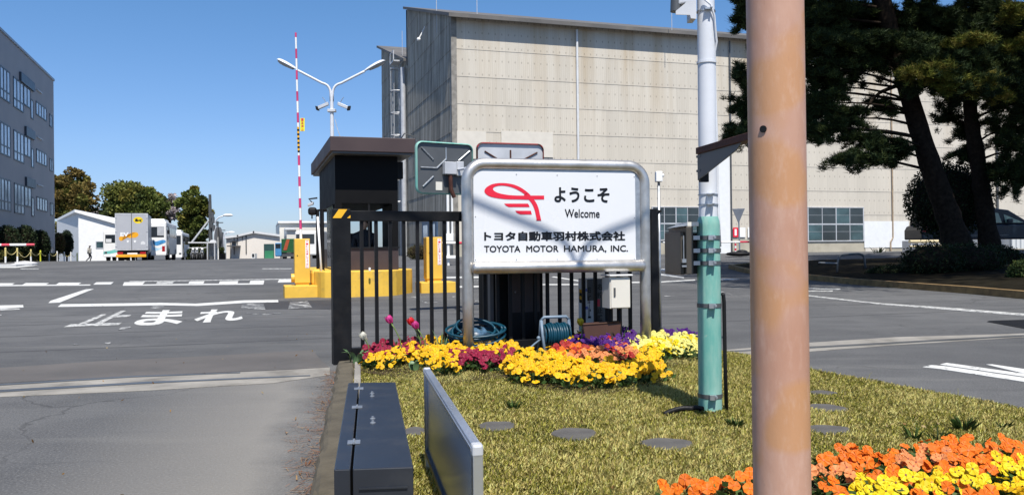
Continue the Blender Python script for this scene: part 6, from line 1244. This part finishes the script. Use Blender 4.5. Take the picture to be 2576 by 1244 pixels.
# round clipped shrub and low hedge mounds
DARK = [(.022, .036, .014), (.016, .028, .012), (.03, .045, .017), (.012, .02, .01)]
def shrub(name, label, cat, c, r, n, size, cols, stem=True, lo=.7, group=None, z0=None):
    g = hz(c[0], c[1]); t = thing(name, (c[0], c[1], g), label, cat, group); P = shell(c, r, n, lo); P = P*(1)+RNG.normal(size=P.shape)*.03; P = P[P[:, 2] > g-.05]
    leaf_cards('crown', P, size*(.7+.6*RNG.random(len(P))), M['leaf'], tints(len(P), cols, .3), t, .6)
    mb = MB(); mb.ball(c, (r[0]*.8, r[1]*.8, r[2]*.8), 18, 12); mb.build('inner_twigs', M['bark'], t, smooth=True) if r[2] > .2 else None
    if stem: mb = MB(); mb.tube([(c[0], c[1], g-.1), (c[0], c[1], c[2])], .08, 8); mb.build('trunk', M['bark'], t)
    return t
c = at(2385, 505, 27); shrub('round_shrub', 'large dark ball shaped clipped shrub behind the leaning pine trunk', 'shrub', c, (1.33, 1.33, 1.27), 9000, .085, DARK)
for i, (x, y, rx, ry, Y, lb) in enumerate([(2345, 655, 78, 46, 19.5, 'low rounded dark hedge mound below the round shrub'), (2435, 656, 92, 46, 20, 'wide low hedge mound in front of the pine trunks'), (2240, 690, 60, 22, 20.5, 'lowest flat hedge mound near the hoop rail'), (2580, 690, 40, 36, 17, 'rounded green hedge mound at the right edge of the view'), (2510, 650, 60, 34, 22, 'dark hedge mound in front of the dark car wheels')]):
    c = at(x, y, Y); k = Y/2080; shrub('hedge_mound', lb, 'hedge', c, (rx*k, rx*k*.8, ry*k), 4500, .05, DARK if i != 3 else [(.06, .09, .025), (.04, .06, .02), (.09, .11, .03)], False)
q = gp(2205, 640); q = at(2213, 632, 44); t = tuft('spiky_plant', (q.x, q.y, hz(q.x, q.y)), 16, .4, [(.03, .05, .02)], 'small dark plant against the factory plinth beyond the island', 'plant', .3, None, .05)
# hoop rails at the island tip
hr = at(2140, 692, 22); t = thing('hoop_rail', tuple(gp(2140, 693)), 'low bent tube hoop rail at the tip of the dark island', 'rail')
mb = MB(); Y = 21.5; p_ = [at(2105, 700, Y), at(2108, 655, Y), at(2113, 643, Y), at(2125, 640, Y+.2), at(2160, 638, Y+.6), at(2170, 641, Y+.7), at(2175, 652, Y+.7), at(2178, 690, Y+.7)]; mb.tube([Vector(v) for v in p_], .03, 8); mb.build('tube', M['dgrey'], t, smooth=True)
mb = MB(); mb.tube([at(2107, 662, Y), at(2060, 660, Y-.2)], .02, 6); mb.build('side_bar', M['grey'], t)
# ------------------------------------------------------------------ trees and shrubs on the left
def tree(label, x, y, rx, ry, Y, cols, n=9000, size=.55, nclump=46, bloom=None, group=None):
    nclump = int(nclump*1.7); n = int(n*1.45); c = at(x, y, Y); k = Y/2080; r = np.array([rx*k, rx*k*.8, ry*k]); g = hz(c.x, c.y); t = thing('tree', (c.x, c.y, g), label, 'tree', group)
    cc = shell(c, r*.86, nclump, .25); per = n//nclump; P = []; T = []; D = []
    for q in cc:
        rr = (.16+.2*RNG.random())*min(r[0], r[2]); d = RNG.normal(size=(per, 3)); d /= np.linalg.norm(d, axis=1, keepdims=True); P.append(q+d*rr*np.array([1.15, 1.15, .8])*(.4+.6*RNG.random((per, 1))**.5)); base = np.array(cols)[RNG.integers(0, len(cols))]; T.append(base*(1+.35*(RNG.random((per, 1))*2-1))); D.append(d)
    P = np.concatenate(P); leaf_cards('crown', P, size*(.6+.8*RNG.random(len(P))), M['leaf'], np.concatenate(T), t, .65, .1, np.concatenate(D)*.6)
    mb = MB(); b0 = Vector((c.x, c.y, g-.3)); f = Vector((c.x, c.y, c.z-r[2]*.5)); mb.tube([b0, b0.lerp(f, .5)+Vector((.1, 0, 0)), f], [.4, .32, .25], 10); mb.build('trunk', M['bark'], t, smooth=True); mb = MB()
    for q in cc[:16]: limb(mb, f, Vector(q), .16, .04, .2, 5, 6)
    mb.build('limbs', M['bark'], t, smooth=True); return t
OL = [(.17, .15, .035), (.12, .125, .03), (.2, .15, .045), (.08, .09, .025), (.15, .11, .035)]; GR = [(.10, .125, .028), (.13, .14, .032), (.06, .08, .022), (.17, .155, .035)]
tree('olive brown tree behind the shed at the edge of the office building', 178, 510, 58, 95, 104, OL, 11000, .42, 60); tree('broad green tree behind the grey truck, left of the two tall crowns', 336, 528, 86, 78, 108, GR, 15000, .42, 70); tree('upright dense green tree right of the buses beside the utility pole', 485, 552, 46, 98, 98, GR+[(.09, .1, .02)], 12000, .40, 60)
tree('dark low tree between the shed roof and the truck', 275, 575, 40, 40, 112, [(.03, .05, .017), (.045, .06, .02)], 5000, .4, 30)
tree('low green tree behind the shelter right of the buses', 530, 635, 28, 26, 90, [(.05, .075, .02), (.04, .06, .018)], 4000, .3, 24)
PK = [(.50, .43, .42), (.42, .37, .36), (.34, .30, .29)]
tree('pale blossoming cherry tree between the olive tree and the broad green tree', 243, 555, 32, 38, 116, PK+[(.09, .08, .04)], 3600, .33, 40); tree('pale blossoming cherry tree showing between the two tall green crowns', 425, 520, 30, 42, 118, PK+[(.09, .08, .04)], 3000, .33, 36)
for x, y, rx, ry, Y, cols, lb in ((18, 610, 34, 45, 50.5, DARK+[(.06, .07, .035)], 'tall dark shrub in front of the office at the left edge'), (62, 605, 30, 40, 54.5, DARK+[(.05, .07, .03)], 'second tall dark shrub from the left in front of the office'), (100, 615, 26, 38, 60, DARK, 'dark round shrub left of the reddish shrub'), (145, 612, 18, 28, 72, [(.14, .10, .03), (.07, .075, .025), (.17, .09, .045), (.10, .09, .03)], 'reddish and yellow leaved shrub among the dark ones by the shed'), (168, 612, 16, 34, 76, DARK+[(.03, .045, .03)], 'dark oval clipped shrub right of the reddish shrub')):
    c = at(x, y, Y); k = Y/2080; shrub('tall_shrub', lb, 'shrub', c, (rx*k, rx*k*.8, ry*k), 3500, .13, cols, True, .6)
a = at(-40, 629, 46.8); b_ = at(130, 637, 66); nn_ = 7000; tt_ = RNG.random(nn_); P = np.array(a)*(1-tt_[:, None])+np.array(b_)*tt_[:, None]; P[:, 0] += RNG.uniform(-.5, .5, nn_); P[:, 1] += RNG.uniform(-.4, .4, nn_); zt_ = P[:, 2].copy(); P[:, 2] = .3+(zt_-.3)*RNG.random(nn_)**.5
hg = thing('hedge', (a.x, a.y, .3), 'long low clipped olive hedge behind the chain posts', 'hedge'); leaf_cards('foliage', P, .16, M['leaf'], tints(nn_, [(.09, .085, .02), (.06, .065, .018), (.11, .09, .02)], .3), hg, .6); mb = MB(); mb.prism([(a.x-.3, a.y-.3, 0), (a.x+.3, a.y+.3, 0), (b_.x+.3, b_.y+.3, 0), (b_.x-.3, b_.y-.3, 0)], (0, 0, .75)); mb.build('inner_twigs', M['bark'], hg)
a = at(475, 628, 72); b_ = at(560, 622, 88); nn_ = 5000; tt_ = RNG.random(nn_); P = np.array(a)*(1-tt_[:, None])+np.array(b_)*tt_[:, None]; P[:, 1] += RNG.uniform(-.6, .6, nn_); P[:, 2] = .0+(P[:, 2]-.0)*RNG.random(nn_)**.6
hg = thing('hedge', (a.x, a.y, .2), 'dark green hedge behind the motorcycle shelter', 'hedge'); leaf_cards('foliage', P, .22, M['leaf'], tints(nn_, [(.05, .07, .02), (.07, .08, .02), (.03, .04, .015)], .3), hg, .6); mb = MB(); mb.prism([(a.x, a.y+.4, 0), (a.x, a.y+.9, 0), (b_.x, b_.y+.9, 0), (b_.x, b_.y+.4, 0)], (0, 0, .8)); mb.build('inner_twigs', M['bark'], hg)
c = at(1054, 636, 42); shrub('brown_bush', 'brownish low bush at the foot of the factory gable seen through the gate bars', 'bush', c, (.62, .5, .42), 3000, .07, [(.10, .075, .035), (.07, .06, .025), (.05, .05, .02)], False, .5)
# ------------------------------------------------------------------ pansy beds
def pet_mat(name, c, thr):
    b = NB(name); n = b.noise(b.co('Object'), 30, 2); o = b.n('ShaderNodeObjectInfo'); k = b.math('ADD', b.math('MULTIPLY', n, .3), b.math('MULTIPLY', o.outputs['Random'], .7)); col = b.mix(k, tuple(x*.72 for x in c), tuple(min(1, x*1.12) for x in c)); b.out(col, .55, 0, .25)
    t = b.n('ShaderNodeBsdfTranslucent'); b.lk(col, t.inputs['Color']); m = b.n('ShaderNodeMixShader'); m.inputs[0].default_value = .22; b.lk(b.p.outputs[0], m.inputs[1]); b.lk(t.outputs[0], m.inputs[2]); b.lk(m.outputs[0], b.nt.nodes['Material Output'].inputs['Surface']); return b.mat
FC = {'yellow': ((.80, .47, .008), (.42, .13, .01)), 'lemon': ((.78, .60, .015), (.12, .03, .01)), 'crimson': ((.27, .012, .045), (.06, .004, .02)), 'orange': ((.74, .17, .012), (.5, .09, .01)), 'purple': ((.075, .012, .17), (.02, .004, .03)), 'pale yellow': ((.78, .72, .22), (.6, .45, .02)), 'apricot': ((.70, .26, .09), (.25, .04, .02)), 'red': ((.40, .025, .02), (.1, .01, .01))}
def pansy_mesh(nm, c, thr, var):
    mb = MB(); S = .0205*(1+.15*var)
    for ang, ln, w, z in ((90-28, 1.0, .62, -.15), (90+28, 1.0, .62, -.22), (0-8, .95, .55, .0), (180+8, .95, .55, .05), (270, 1.05, .8, .12)):
        a = R(ang+RNG.normal()*6); d = Vector((math.cos(a), math.sin(a), 0)); s = Vector((-d.y, d.x, 0)); pts = [Vector((0, 0, 0))]
        for t in np.linspace(-1, 1, 7): pts.append(d*ln*(.62+.38*math.cos(t*1.5))+s*w*math.sin(t*1.45)+Vector((0, 0, .22*abs(t)+RNG.normal()*.05-.1)))
        pts = [(p+Vector((0, 0, z*.5)))*S for p in pts]; mb.add(pts, [(0, i, i+1) for i in range(1, 7)], 0)
    mb.add([Vector((.16*S*math.cos(g), .16*S*math.sin(g)-.1*S, .12*S)) for g in np.linspace(0, 2*math.pi, 7, endpoint=False)], [tuple(range(7))], 1)
    me = bpy.data.meshes.new('flower'); me.from_pydata(mb.v, [], mb.f); me.materials.append(c); me.materials.append(thr); me.polygons.foreach_set('material_index', mb.m); return me
FM = {}
for nm, (c, th) in FC.items(): a, b_ = pet_mat('petal_'+nm.replace(' ', '_'), c, th), mat('throat_'+nm.replace(' ', '_'), th, .6); FM[nm] = [pansy_mesh(nm, a, b_, v) for v in (-1, 0, 1)]
def foliage_mesh():
    n = 60; P = RNG.normal(size=(n, 3))*np.array([.05, .05, .018])+np.array([0, 0, .045]); P[:, 2] = np.abs(P[:, 2]); d = P*np.array([1, 1, .3]); d /= np.linalg.norm(d, axis=1, keepdims=True); o = leaf_cards('foliage', P, .04*(.7+.6*RNG.random(n)), M['leaf'], tints(n, [(.045, .085, .02), (.06, .11, .03), (.03, .055, .015), (.10, .15, .06)], .3), None, .55, .3, d); me = o.data; bpy.data.objects.remove(o); return me
FOL = [foliage_mesh() for _ in range(4)]
def plant(x, y, z, colr, label, group, nf, H=.10):
    t = thing('pansy_plant', (x, y, z), label, 'pansy', group); t.rotation_euler = (0, 0, RNG.random()*6.28); f = link(bpy.data.objects.new('foliage', FOL[RNG.integers(0, 4)]), t); f.scale = (1, 1, H/.10)
    for k in range(nf):
        o = link(bpy.data.objects.new('flower', FM[colr][RNG.integers(0, 3)]), t); a = RNG.random()*6.28; r = .105*math.sqrt(RNG.random()); hgt = H*(.66+.55*RNG.random()-.45*(r/.105)**2)
        o.location = (r*math.cos(a), r*math.sin(a), hgt+.01); w = Vector((RNG.normal()*.45, -.75+RNG.normal()*.45, .75)).normalized(); nd = Matrix.Rotation(-t.rotation_euler.z, 3, 'Z') @ w
        q = nd.to_track_quat('Z', 'Y'); o.rotation_euler = (q.to_matrix() @ Matrix.Rotation(RNG.normal()*.5-t.rotation_euler.z*0, 3, 'Z')).to_euler(); s = .85+.35*RNG.random(); o.scale = (s, s, s)
def inpoly(x, y, pl):
    c = False
    for i in range(len(pl)):
        x1, y1 = pl[i]; x2, y2 = pl[i-1]
        if (y1 > y) != (y2 > y) and x < (x2-x1)*(y-y1)/(y2-y1)+x1: c = not c
    return c
def bed(pl, colr, where, step=.14, nf=8, mix=None, H=.10, zf=.03):
    """pl: outline of the flower heads in the picture, set down on the lawn under them"""
    step = step*1.16 if step < .15 else step; nf = nf+(5 if H > .08 else 2); W = [gp(x, y+(0 if H > .08 else 14), H*.8) for x, y in pl]; w2 = [(p.x, p.y) for p in W]; xs_ = [p[0] for p in w2]; ys_ = [p[1] for p in w2]; y = min(ys_); k = 0
    while y <= max(ys_)+step*.5:
        x = min(xs_)+(step/2 if k % 2 else 0)
        while x <= max(xs_)+step*.3:
            X, Yv = x+RNG.normal()*step*.14, y+RNG.normal()*step*.14
            if inpoly(X, Yv, w2): cc = mix[RNG.integers(0, len(mix))] if mix else colr; plant(X, Yv, zf, cc, '%s pansy plant %s' % (cc, where), '%s pansies %s' % (cc, where), nf, H)
            x += step
        y += step*.82; k += 1
LB = 'in the bed before the left part of the gate'; MB_ = 'in the bed below the right part of the welcome sign'; RB = 'in the near bed at the bottom right corner'
bed([(915, 893), (980, 868), (1072, 868), (1060, 892), (940, 905)], 'crimson', LB, .12, 8)
bed([(922, 908), (985, 885), (1090, 862), (1170, 868), (1170, 910), (1100, 915), (1030, 905), (930, 925)], 'yellow', LB, .125, 9)
bed([(1085, 910), (1140, 905), (1160, 925), (1120, 930)], 'yellow', 'in front of the left post of the welcome sign', .12, 7)
bed([(1190, 873), (1250, 862), (1302, 885), (1280, 905), (1195, 893)], 'yellow', 'just right of the left post of the welcome sign', .12, 8)
bed([(1135, 898), (1190, 892), (1195, 918), (1145, 922)], 'crimson', 'at the foot of the left post of the welcome sign', .115, 9); bed([(1200, 898), (1290, 892), (1285, 922), (1200, 920)], 'crimson', 'between the left sign post and the middle flower bed', .12, 9)
bed([(1288, 925), (1330, 895), (1400, 890), (1400, 908), (1470, 925), (1560, 925), (1620, 905), (1662, 925), (1640, 950), (1560, 962), (1450, 962), (1370, 950), (1310, 945)], 'yellow', MB_, .125, 9)
bed([(1400, 885), (1480, 878), (1520, 905), (1480, 918), (1405, 902)], 'apricot', MB_, .12, 8, ['apricot', 'apricot', 'orange', 'red']); bed([(1500, 870), (1550, 868), (1600, 895), (1600, 918), (1530, 920)], 'red', MB_, .12, 8, ['red', 'red', 'apricot'])
bed([(1600, 890), (1630, 885), (1655, 920), (1620, 925)], 'yellow', 'at the right tip of the bed below the sign', .12, 8)
bed([(1450, 872), (1490, 838), (1560, 835), (1600, 858), (1570, 885), (1500, 888)], 'purple', 'around the brown planter below the sign', .115, 10, None, .12)
bed([(1540, 862), (1640, 850), (1745, 852), (1750, 888), (1700, 892), (1590, 888)], 'pale yellow', 'left of the green pole', .12, 9, ['pale yellow', 'pale yellow', 'lemon']); bed([(1615, 875), (1660, 868), (1690, 888), (1640, 895)], 'lemon', 'left of the green pole', .12, 7)
bed([(1410, 862), (1440, 855), (1460, 862), (1440, 880)], 'yellow', 'in the shade under the sign beside the hose reel', .12, 6); bed([(1650, 845), (1700, 842), (1745, 845), (1740, 855), (1660, 855)], 'purple', 'behind the pale yellow pansies near the green pole', .12, 5)
bed([(1705, 1248), (1800, 1215), (1890, 1190), (1890, 1275), (1700, 1275)], 'orange', RB, .135, 12, None, .075); bed([(2036, 1170), (2120, 1140), (2250, 1150), (2400, 1118), (2480, 1125), (2600, 1120), (2600, 1175), (2400, 1195), (2250, 1180), (2180, 1215), (2036, 1260)], 'orange', RB, .135, 12, ['orange', 'orange', 'orange', 'apricot'], .075)
bed([(2200, 1215), (2280, 1190), (2400, 1205), (2480, 1175), (2600, 1165), (2600, 1290), (2036, 1290), (2100, 1250)], 'lemon', RB, .135, 12, ['lemon', 'lemon', 'lemon', 'yellow', 'orange'], .075)
# dark soil under the beds
for nm, pl in (('flower_bed_soil', [(905, 935), (905, 900), (1200, 890), (1310, 905), (1430, 880), (1760, 885), (1765, 905), (1680, 925), (1660, 975), (1480, 995), (1330, 975), (1280, 950), (1120, 965), (960, 945)]), ('flower_bed_soil', [(1690, 1300), (1890, 1230), (2036, 1200), (2300, 1165), (2620, 1140), (2620, 1400), (1690, 1400)])):
    mb = MB(); mb.prism([gp(x, y, .028) for x, y in pl], (0, 0, .006)); tag(mb.build(nm, M['soil']), kind='structure')
# tulips
def tulip(x0, y0, Y, xh, yh, colr, label, open_=0.):
    b = at(x0, y0, Y); b.z = .03; h = at(xh, yh, Y-.02); t = thing('tulip', tuple(b), label, 'tulip'); m_ = (b+h)/2+Vector((0.02, 0, .03)); mb = MB(); mb.tube([b, b.lerp(m_, .6), m_, m_.lerp(h, .6)+Vector((0, 0, .006)), h], [.005, .005, .0045, .0045, .005], 7); mb.build('stem', M['stem'], t, smooth=True)
    d = (h-m_).normalized(); s = d.cross(Vector((0, 1, 0))).normalized(); u = s.cross(d); k = .058
    for i in range(6):
        g = i*math.pi/3; out = s*math.cos(g)+u*math.sin(g); tg = s*-math.sin(g)+u*math.cos(g); mb = MB(); vs = []; nr_ = 6
        for a in range(nr_+1):
            q = a/nr_; w = .62*math.sin(math.pi*min(1, q*.86+.14))**.8; rr = (.12+.62*math.sin(q*math.pi*.62)-(.22-open_)*q**3); 
            for c_ in (-1, 0, 1): vs.append(h+(d*(q*1.75)+out*(rr-(.10 if c_ else 0))+tg*c_*w)*k*(.62 if i % 2 else .66))
        mb.add(vs, [(a*3+c_, a*3+c_+1, (a+1)*3+c_+1, (a+1)*3+c_) for a in range(nr_) for c_ in (0, 1)]); mb.build('petal', colr, t, smooth=True)
    return t
Tp, Tr, Tw = pet_mat('tulip_pink', (.62, .06, .27), (0, 0, 0)), pet_mat('tulip_red', (.65, .02, .03), (0, 0, 0)), pet_mat('tulip_white', (.78, .76, .66), (0, 0, 0))
tulip(925, 890, 6.5, 918, 853, Tw, 'single white tulip beside the gate end post'); tulip(1015, 880, 6.45, 984, 812, Tp, 'pink tulip leaning left in front of the gate bars', .15); tulip(1062, 880, 6.5, 1038, 817, Tr, 'red tulip just touching the second pink tulip', .1); tulip(1075, 885, 6.45, 1050, 826, Tp, 'second pink tulip beside the red one, farther from the gate post', .1)
tulip(1455, 850, 6.9, 1461, 818, pet_mat('tulip_yellow', (.5, .42, .03), (0, 0, 0)), 'small yellow tulip in shade left of the brown planter')
def leafs(label, x, y, Y, n, hh, w=.022, sp_=.06, m=None):
    b = at(x, y, Y); b.z = .03; t = thing('tulip_leaves', tuple(b), label, 'leaves'); 
    for i in range(n):
        a = RNG.random()*6.28; ln = hh*(.6+.5*RNG.random()); o = Vector((math.cos(a), math.sin(a)*.6, 0)); sd = Vector((-math.sin(a), math.cos(a), 0)); p0 = b+o*sp_*RNG.random(); mb = MB(); vs = []; bend = .3+.7*RNG.random()
        for k in range(7):
            q = k/6; p = p0+Vector((0, 0, ln*(q-.45*bend*q*q*q)))+o*ln*bend*.6*q*q; ww = w*math.sin(math.pi*(.12+.88*q))**.8*(1-.15*q); vs += [p-sd*ww, p+Vector((0, 0, -.004)), p+sd*ww]
        mb.add(vs, [(k*3+c_, k*3+c_+1, (k+1)*3+c_+1, (k+1)*3+c_) for k in range(6) for c_ in (0, 1)]); mb.build('leaf', m or M['tulipleaf'], t, smooth=True)
leafs('broad tulip leaves at the left end of the flower bed by the gate end post', 900, 925, 6.35, 8, .16); leafs('broad tulip leaves in front of the yellow pansies, left half of the bed', 1040, 930, 6.0, 8, .11, .026); leafs('tulip leaves rising between yellow pansies near the pink tulips', 1090, 895, 6.4, 6, .15); leafs('tulip leaves behind the framed board tip', 1130, 940, 5.95, 7, .10); leafs('tulip leaves in front of the crimson pansies left of the middle bed', 1195, 935, 6.05, 6, .09); leafs('narrow leaves left of the blue hose bundle', 1105, 870, 6.75, 14, .24, .006, .16); leafs('dark leaves right of the blue hose bundle', 1272, 880, 6.7, 5, .12, .02); leafs('narrow leaves behind the brown planter', 1560, 845, 7.1, 10, .26, .006, .15); leafs('pale leaves before the pale yellow pansies at the green pole', 1690, 905, 6.75, 8, .08, .02, .15); leafs('thin dark leaves at the foot of the right gate post', 1650, 850, 7.2, 8, .15, .006, .05)
# hose bundle, reel, planter
hb = at(1197, 868, 6.86); hb.z = .03; t = thing('hose_bundle', tuple(hb), 'coil of blue garden hose in a translucent bag behind the left sign post', 'hose bundle')
for k in range(9):
    mb = MB(); r = .12+.018*(k % 4)+.01*RNG.random(); tilt = .9+.25*(k % 3); zc = .075+.016*k; n = 22
    mb.tube([hb+Vector((r*1.35*math.cos(g)+.01*RNG.normal()*0, r*.7*math.sin(g), zc+tilt*.35*r*math.sin(g)+.045*math.cos(g*.5+k)**2)) for g in np.linspace(0, 2*math.pi, n)], .011, 8); mb.build('hose_loop', M['hose'], t, smooth=True)
mb = MB(); vs = []; n = 20; m = 7
for i in range(m):
    q = i/(m-1); 
    for k in range(n): g = 2*math.pi*k/n; rr = (1-.75*q**2)*(1+.07*math.sin(3*g+q*4)+.05*math.sin(7*g)); vs.append(hb+Vector((.185*rr*math.cos(g)+.03*q, .12*rr*math.sin(g), .02+.19*q*(1+.1*math.sin(2*g)))))
mb.add(vs, [(i*n+k, i*n+(k+1) % n, (i+1)*n+(k+1) % n, (i+1)*n+k) for i in range(m-1) for k in range(n)]+[tuple((m-1)*n+k for k in range(n))])
bb = NB('thin_blue_bag'); bb.out((.10, .2, .32), .3, 0, .5); tr = bb.n('ShaderNodeBsdfTransparent'); mx = bb.n('ShaderNodeMixShader'); bb.lk(bb.ramp(bb.noise(bb.co('Object'), 9, 3), .42, .6, .85, .25), mx.inputs[0]); bb.lk(bb.p.outputs[0], mx.inputs[1]); bb.lk(tr.outputs[0], mx.inputs[2]); bb.lk(mx.outputs[0], bb.nt.nodes['Material Output'].inputs['Surface']); mb.build('bag', bb.mat, t, smooth=True)
rl = at(1397, 876, 7.08); rl.z = .03; t = thing('hose_reel', tuple(rl), 'blue hose reel on a grey blue stand under the welcome sign', 'hose reel'); cz = .03+.135; ax_ = Vector((1, .3, 0)).normalized(); sx = Vector((-ax_.y, ax_.x, 0)); ctr = Vector((rl.x, rl.y, cz))
for k in range(9): mb = MB(); c = ctr+ax_*(-.08+.02*k); r = .088+.006*((k*7) % 3); mb.tube([c+sx*r*math.cos(g)+Vector((0, 0, r*math.sin(g))) for g in np.linspace(0, 2*math.pi, 25)], .0115, 8); mb.build('hose_loop', M['hose'], t, smooth=True)
mb = MB(); mb.tube([ctr-ax_*.12, ctr+ax_*.12], .05, 14); mb.build('drum', M['hose'], t, smooth=2)
for s in (-1, 1):
    mb = MB(); c = ctr+ax_*s*.105; mb.tube([c+ax_*s*.0, c+ax_*s*.012], .095, 20); mb.build('flange', M['hose'], t, smooth=2)
    mb = MB(); c = ctr+ax_*s*.125; mb.tube([c+Vector((0, 0, -.135))-sx*.09, c+Vector((0, 0, .02))-sx*.03, c+Vector((0, 0, .13))], .014, 8); mb.tube([c+Vector((0, 0, -.135))+sx*.09, c+Vector((0, 0, .02))+sx*.03, c+Vector((0, 0, .13))], .014, 8); mb.build('side_frame', M['hosegrey'], t, smooth=True)
mb = MB(); mb.tube([ctr+ax_*-.125+Vector((0, 0, .13)), ctr+ax_*-.1+Vector((0, 0, .155)), ctr+ax_*.1+Vector((0, 0, .155)), ctr+ax_*.125+Vector((0, 0, .13))], .013, 8); mb.build('handle', M['hosegrey'], t, smooth=True)
mb = MB(); mb.tube([ctr-ax_*.13-Vector((0, 0, .03)), ctr-ax_*.2-Vector((0, 0, .06))-sx*.05, at(1310, 895, 6.55)], .008, 7); mb.ball(ctr-ax_*.15-Vector((0, 0, .02)), .018, 10, 6); mb.build('hose_tail', M['hosegrey'], t, smooth=True)
PF = fr(at(1472, 850, 6.95).xy[:], (1, .3)); pw = hit(PF, 1567, 840)[0]; t = thing('planter_trough', L(PF, pw/2, .1, .03), 'brown plastic planter trough tipped behind the purple pansies', 'planter')
mb = MB(); z0, z1 = .05, hit(PF, 1520, 812)[1]; o = [L(PF, .02, 0, z0), L(PF, pw-.04, 0, z0), L(PF, pw, .03, z1), L(PF, -.01, .03, z1-.01)]; i_ = [p+Vector((0, .17, 0)) for p in o]; mb.add(o+i_, [(0, 1, 2, 3), (5, 4, 7, 6), (1, 5, 6, 2), (4, 0, 3, 7), (4, 5, 1, 0)]); mb.build('trough', M['planter'], t, bevel=.004)
mb = MB(); mb.tube([o[3], o[2]], .008, 6); mb.tube([o[2], i_[2]], .008, 6); mb.build('rolled_edge', M['planter'], t)
